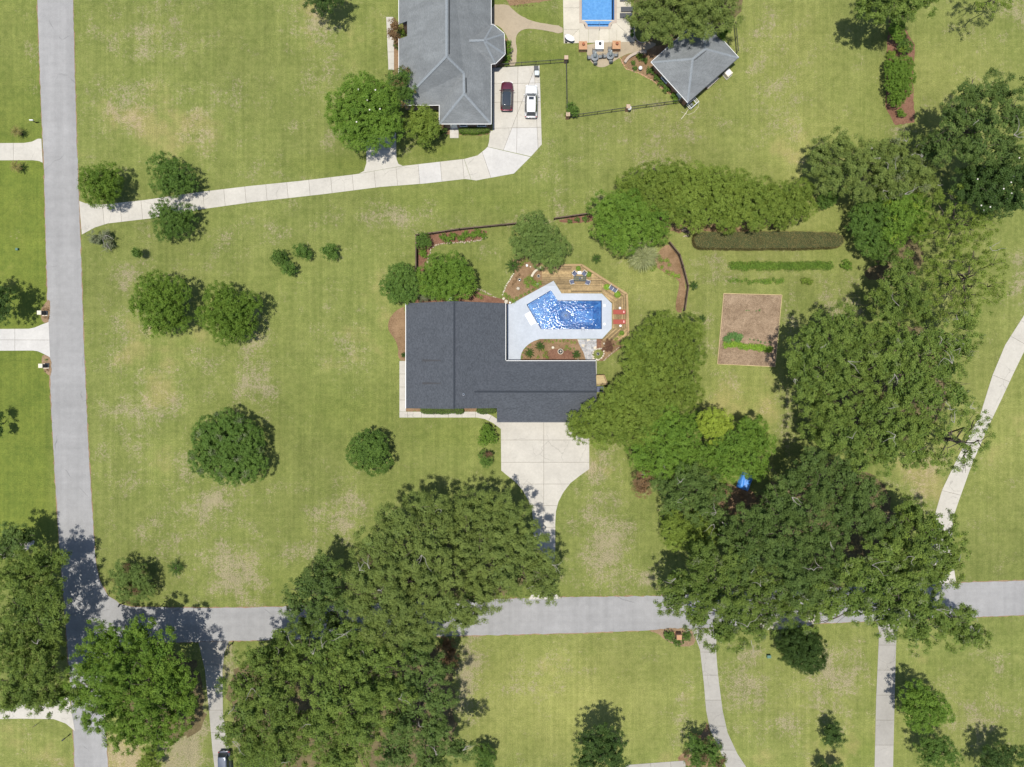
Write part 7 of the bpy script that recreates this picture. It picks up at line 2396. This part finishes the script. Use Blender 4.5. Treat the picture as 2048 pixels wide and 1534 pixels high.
potted(1264, 70, 4.2, 'dark potted plant below the barbecue grill, lower of two', 'dense', .05)

def bin_(px, py, label, lid, body_):
    c = P(px, py, 1.0)
    e = thing('wheelie_bin', label, 'bin', (c[0], c[1], .03))
    m = MB()
    b0, b1 = .23, .30
    m.add([(c[0] + sx * b0, c[1] + sy * b0 * 1.1, .05) for sx, sy in ((-1, -1), (1, -1), (1, 1), (-1, 1))] + [(c[0] + sx * b1, c[1] + sy * b1 * 1.15, .95) for sx, sy in ((-1, -1), (1, -1), (1, 1), (-1, 1))],
          [(3, 2, 1, 0), (0, 1, 5, 4), (1, 2, 6, 5), (2, 3, 7, 6), (3, 0, 4, 7), (4, 5, 6, 7)])
    m.build('body', body_, e)
    MB().box((c[0], c[1], .99), (.64, .72, .07), taper=.9).build('lid', lid, e)
    MB().tube([(c[0] + .3, c[1] - .24, .95), (c[0] + .36, c[1] - .24, 1.0), (c[0] + .36, c[1] + .24, 1.0), (c[0] + .3, c[1] + .24, .95)], .02, 5).build('handle', M['white'], e)
    for s in (-1, 1):
        MB().tube([(c[0] + .24, c[1] + s * .24, .12), (c[0] + .24, c[1] + s * .3, .12)], .1, 10).build('wheel', M['tyre'], e)
bin_(1072.5, 135.5, 'black wheelie bin at the top right of the parking court', M['dark'], M['dark'])
bin_(1073.5, 145.5, 'pale grey wheelie bin below the black one on the parking court', M['umbrella'], M['bin'])

# ------------------------------------------------------------------ street furniture
def stone_box(px, py, label, body_='greenbox', cap_='cream', s=.55, h=1.35, dark=True):
    c = P(px, py)
    e = thing('stone_letterbox', label, 'letterbox', (c[0], c[1], 0))
    MB().box((c[0], c[1], h / 2), (s, s, h)).build('shaft', M['dark'] if dark else M['brick'], e)
    MB().box((c[0], c[1], .06), (s + .2, s + .2, .12)).build('plinth', M[cap_], e)
    MB().box((c[0], c[1], h + .05), (s + .1, s + .1, .1), taper=.85).build('cap', M[cap_], e)
    b = MB().box((c[0] + s / 2, c[1], h - .3), (.06, .26, .24)).build('letter_flap', M['black'], e)
    return e
stone_box(90.5, 627, 'cream-capped stone letterbox above the white drive')
stone_box(93, 732, 'cream-capped stone letterbox below the white drive')
stone_box(1354.5, 1268.5, 'brick letterbox pillar between three clipped round bushes', s=.7, h=1.3, dark=False, cap_='brickorange')

def post_box(px, py, rz, label, mat='white', h=1.1):
    c = P(px, py)
    e = thing('letterbox', label, 'letterbox', (c[0], c[1], 0), rz)
    MB().box((0, 0, h / 2), (.09, .09, h)).build('post', M['fence'], e, True)
    prof = [(-.09, 0), (.09, 0), (.09, .14), (.06, .20), (0, .22), (-.06, .20), (-.09, .14)]
    n = len(prof)
    vs = [(-.26, a, h + b) for a, b in prof] + [(.26, a, h + b) for a, b in prof]
    MB().add(vs, [tuple(range(n - 1, -1, -1)), tuple(range(n, 2 * n))] + [(i, (i + 1) % n, (i + 1) % n + n, i + n) for i in range(n)]).build('box', M[mat], e, True)
    MB().box((.1, .10, h + .2), (.03, .02, .16)).build('flag', M['tail'], e, True)
post_box(73.5, 246, 0, 'small white letterbox beside the road above the upper west drive')
post_box(247, 1206, math.radians(60), 'black letterbox on the inner corner of the road junction', 'black')
post_box(464, 1287, math.radians(70), 'black letterbox right of the shaded drive mouth', 'black')
post_box(137, 1471, math.radians(40), 'black letterbox left of the road near the bottom', 'black')

def sign(px, py, label, rz, mat='white', h=1.2):
    c = P(px, py)
    e = thing('yard_sign', label, 'sign', (c[0], c[1], 0), rz)
    MB().box((0, 0, h / 2), (.07, .07, h)).build('post', M['fence'], e, True)
    MB().box((.22, 0, h - .02), (.55, .06, .06)).build('arm', M['fence'], e, True)
    MB().box((.25, 0, h - .22), (.4, .03, .3)).build('panel', M[mat], e, True)
sign(76, 1447, 'white-topped yard sign on the lower left lawn', math.radians(40))
sign(106, 1081, 'thin dark post on the grass left of the road junction', math.radians(20), 'fence', 1.4)

def ubox(px, py, label, s=(.55, .4, .5)):
    c = P(px, py)
    e = thing('utility_box', label, 'utility box', (c[0], c[1], 0))
    MB().box((c[0], c[1], s[2] / 2), s).build('cabinet', M['greenbox'], e)
    MB().box((c[0], c[1], s[2] + .02), (s[0] + .06, s[1] + .06, .05), taper=.9).build('lid', M['greenbox'], e)
ubox(1536, 1311, 'green utility box on the lower right lawn')
ubox(36, 499, 'small green utility box on the west lawn', (.3, .3, .3))

def garden_bench():
    c = P(1371, 462, .45)
    rz = math.radians(-22)
    e = thing('garden_bench', 'weathered wooden bench at the end of the tall hedge trees', 'bench', (c[0], c[1], 0), rz)
    for k in range(4):
        MB().box((0, -.18 + k * .12, .44), (1.2, .10, .035)).build('seat_slat', M['bark'], e, True)
    for k in range(3):
        MB().box((0, .30 + k * .015, .58 + k * .13), (1.2, .03, .10)).build('back_slat', M['bark'], e, True)
    for s in (-1, 1):
        MB().box((s * .52, -.16, .21), (.07, .07, .42)).build('leg', M['bark'], e, True)
        MB().box((s * .52, .27, .44), (.07, .06, .88)).build('leg', M['bark'], e, True)
        MB().box((s * .56, .02, .62), (.08, .55, .035)).build('armrest', M['bark'], e, True)
garden_bench()

def firewood():
    c = P(1372, 472)
    rg = random.Random(9)
    for k in range(3):
        a = rg.uniform(-.3, .3) - .4
        x, y = c[0] - .25 + k * .25, c[1] + rg.uniform(-.1, .1)
        o = MB().tube([(x - .22, y - .1, .09), (x + .22, y + .1 + a * .1, .09)], .08, 8).build('split_log', M['stone'])
        tag(o, 'cut log lying below the wooden bench, %s of three' % ('left', 'middle', 'right')[k], 'log')
firewood()

def tarp():
    c = P(1493, 964, .9)
    rg = random.Random(2)
    vs, fs = [], []
    n = 14
    for i in range(n):
        for j in range(n):
            u, v = -1 + 2 * i / (n - 1), -1 + 2 * j / (n - 1)
            r = max(abs(u), abs(v))
            z = .85 - .7 * max(0, r - .72) / .28 + rg.gauss(0, .035) + .08 * math.sin(u * 7 + v * 3)
            a = math.radians(-20)
            x, y = u * .95, v * 1.25
            vs.append((c[0] + x * math.cos(a) - y * math.sin(a), c[1] + x * math.sin(a) + y * math.cos(a), max(.05, z)))
    for i in range(n - 1):
        for j in range(n - 1):
            k = i * n + j
            fs.append((k, k + n, k + n + 1, k + 1))
    m = MB()
    m.add(vs, fs, True)
    tag(m.build('tarpaulin', M['tarp']), 'crumpled bright blue tarpaulin under the canopy gap on the right', 'tarpaulin')
tarp()
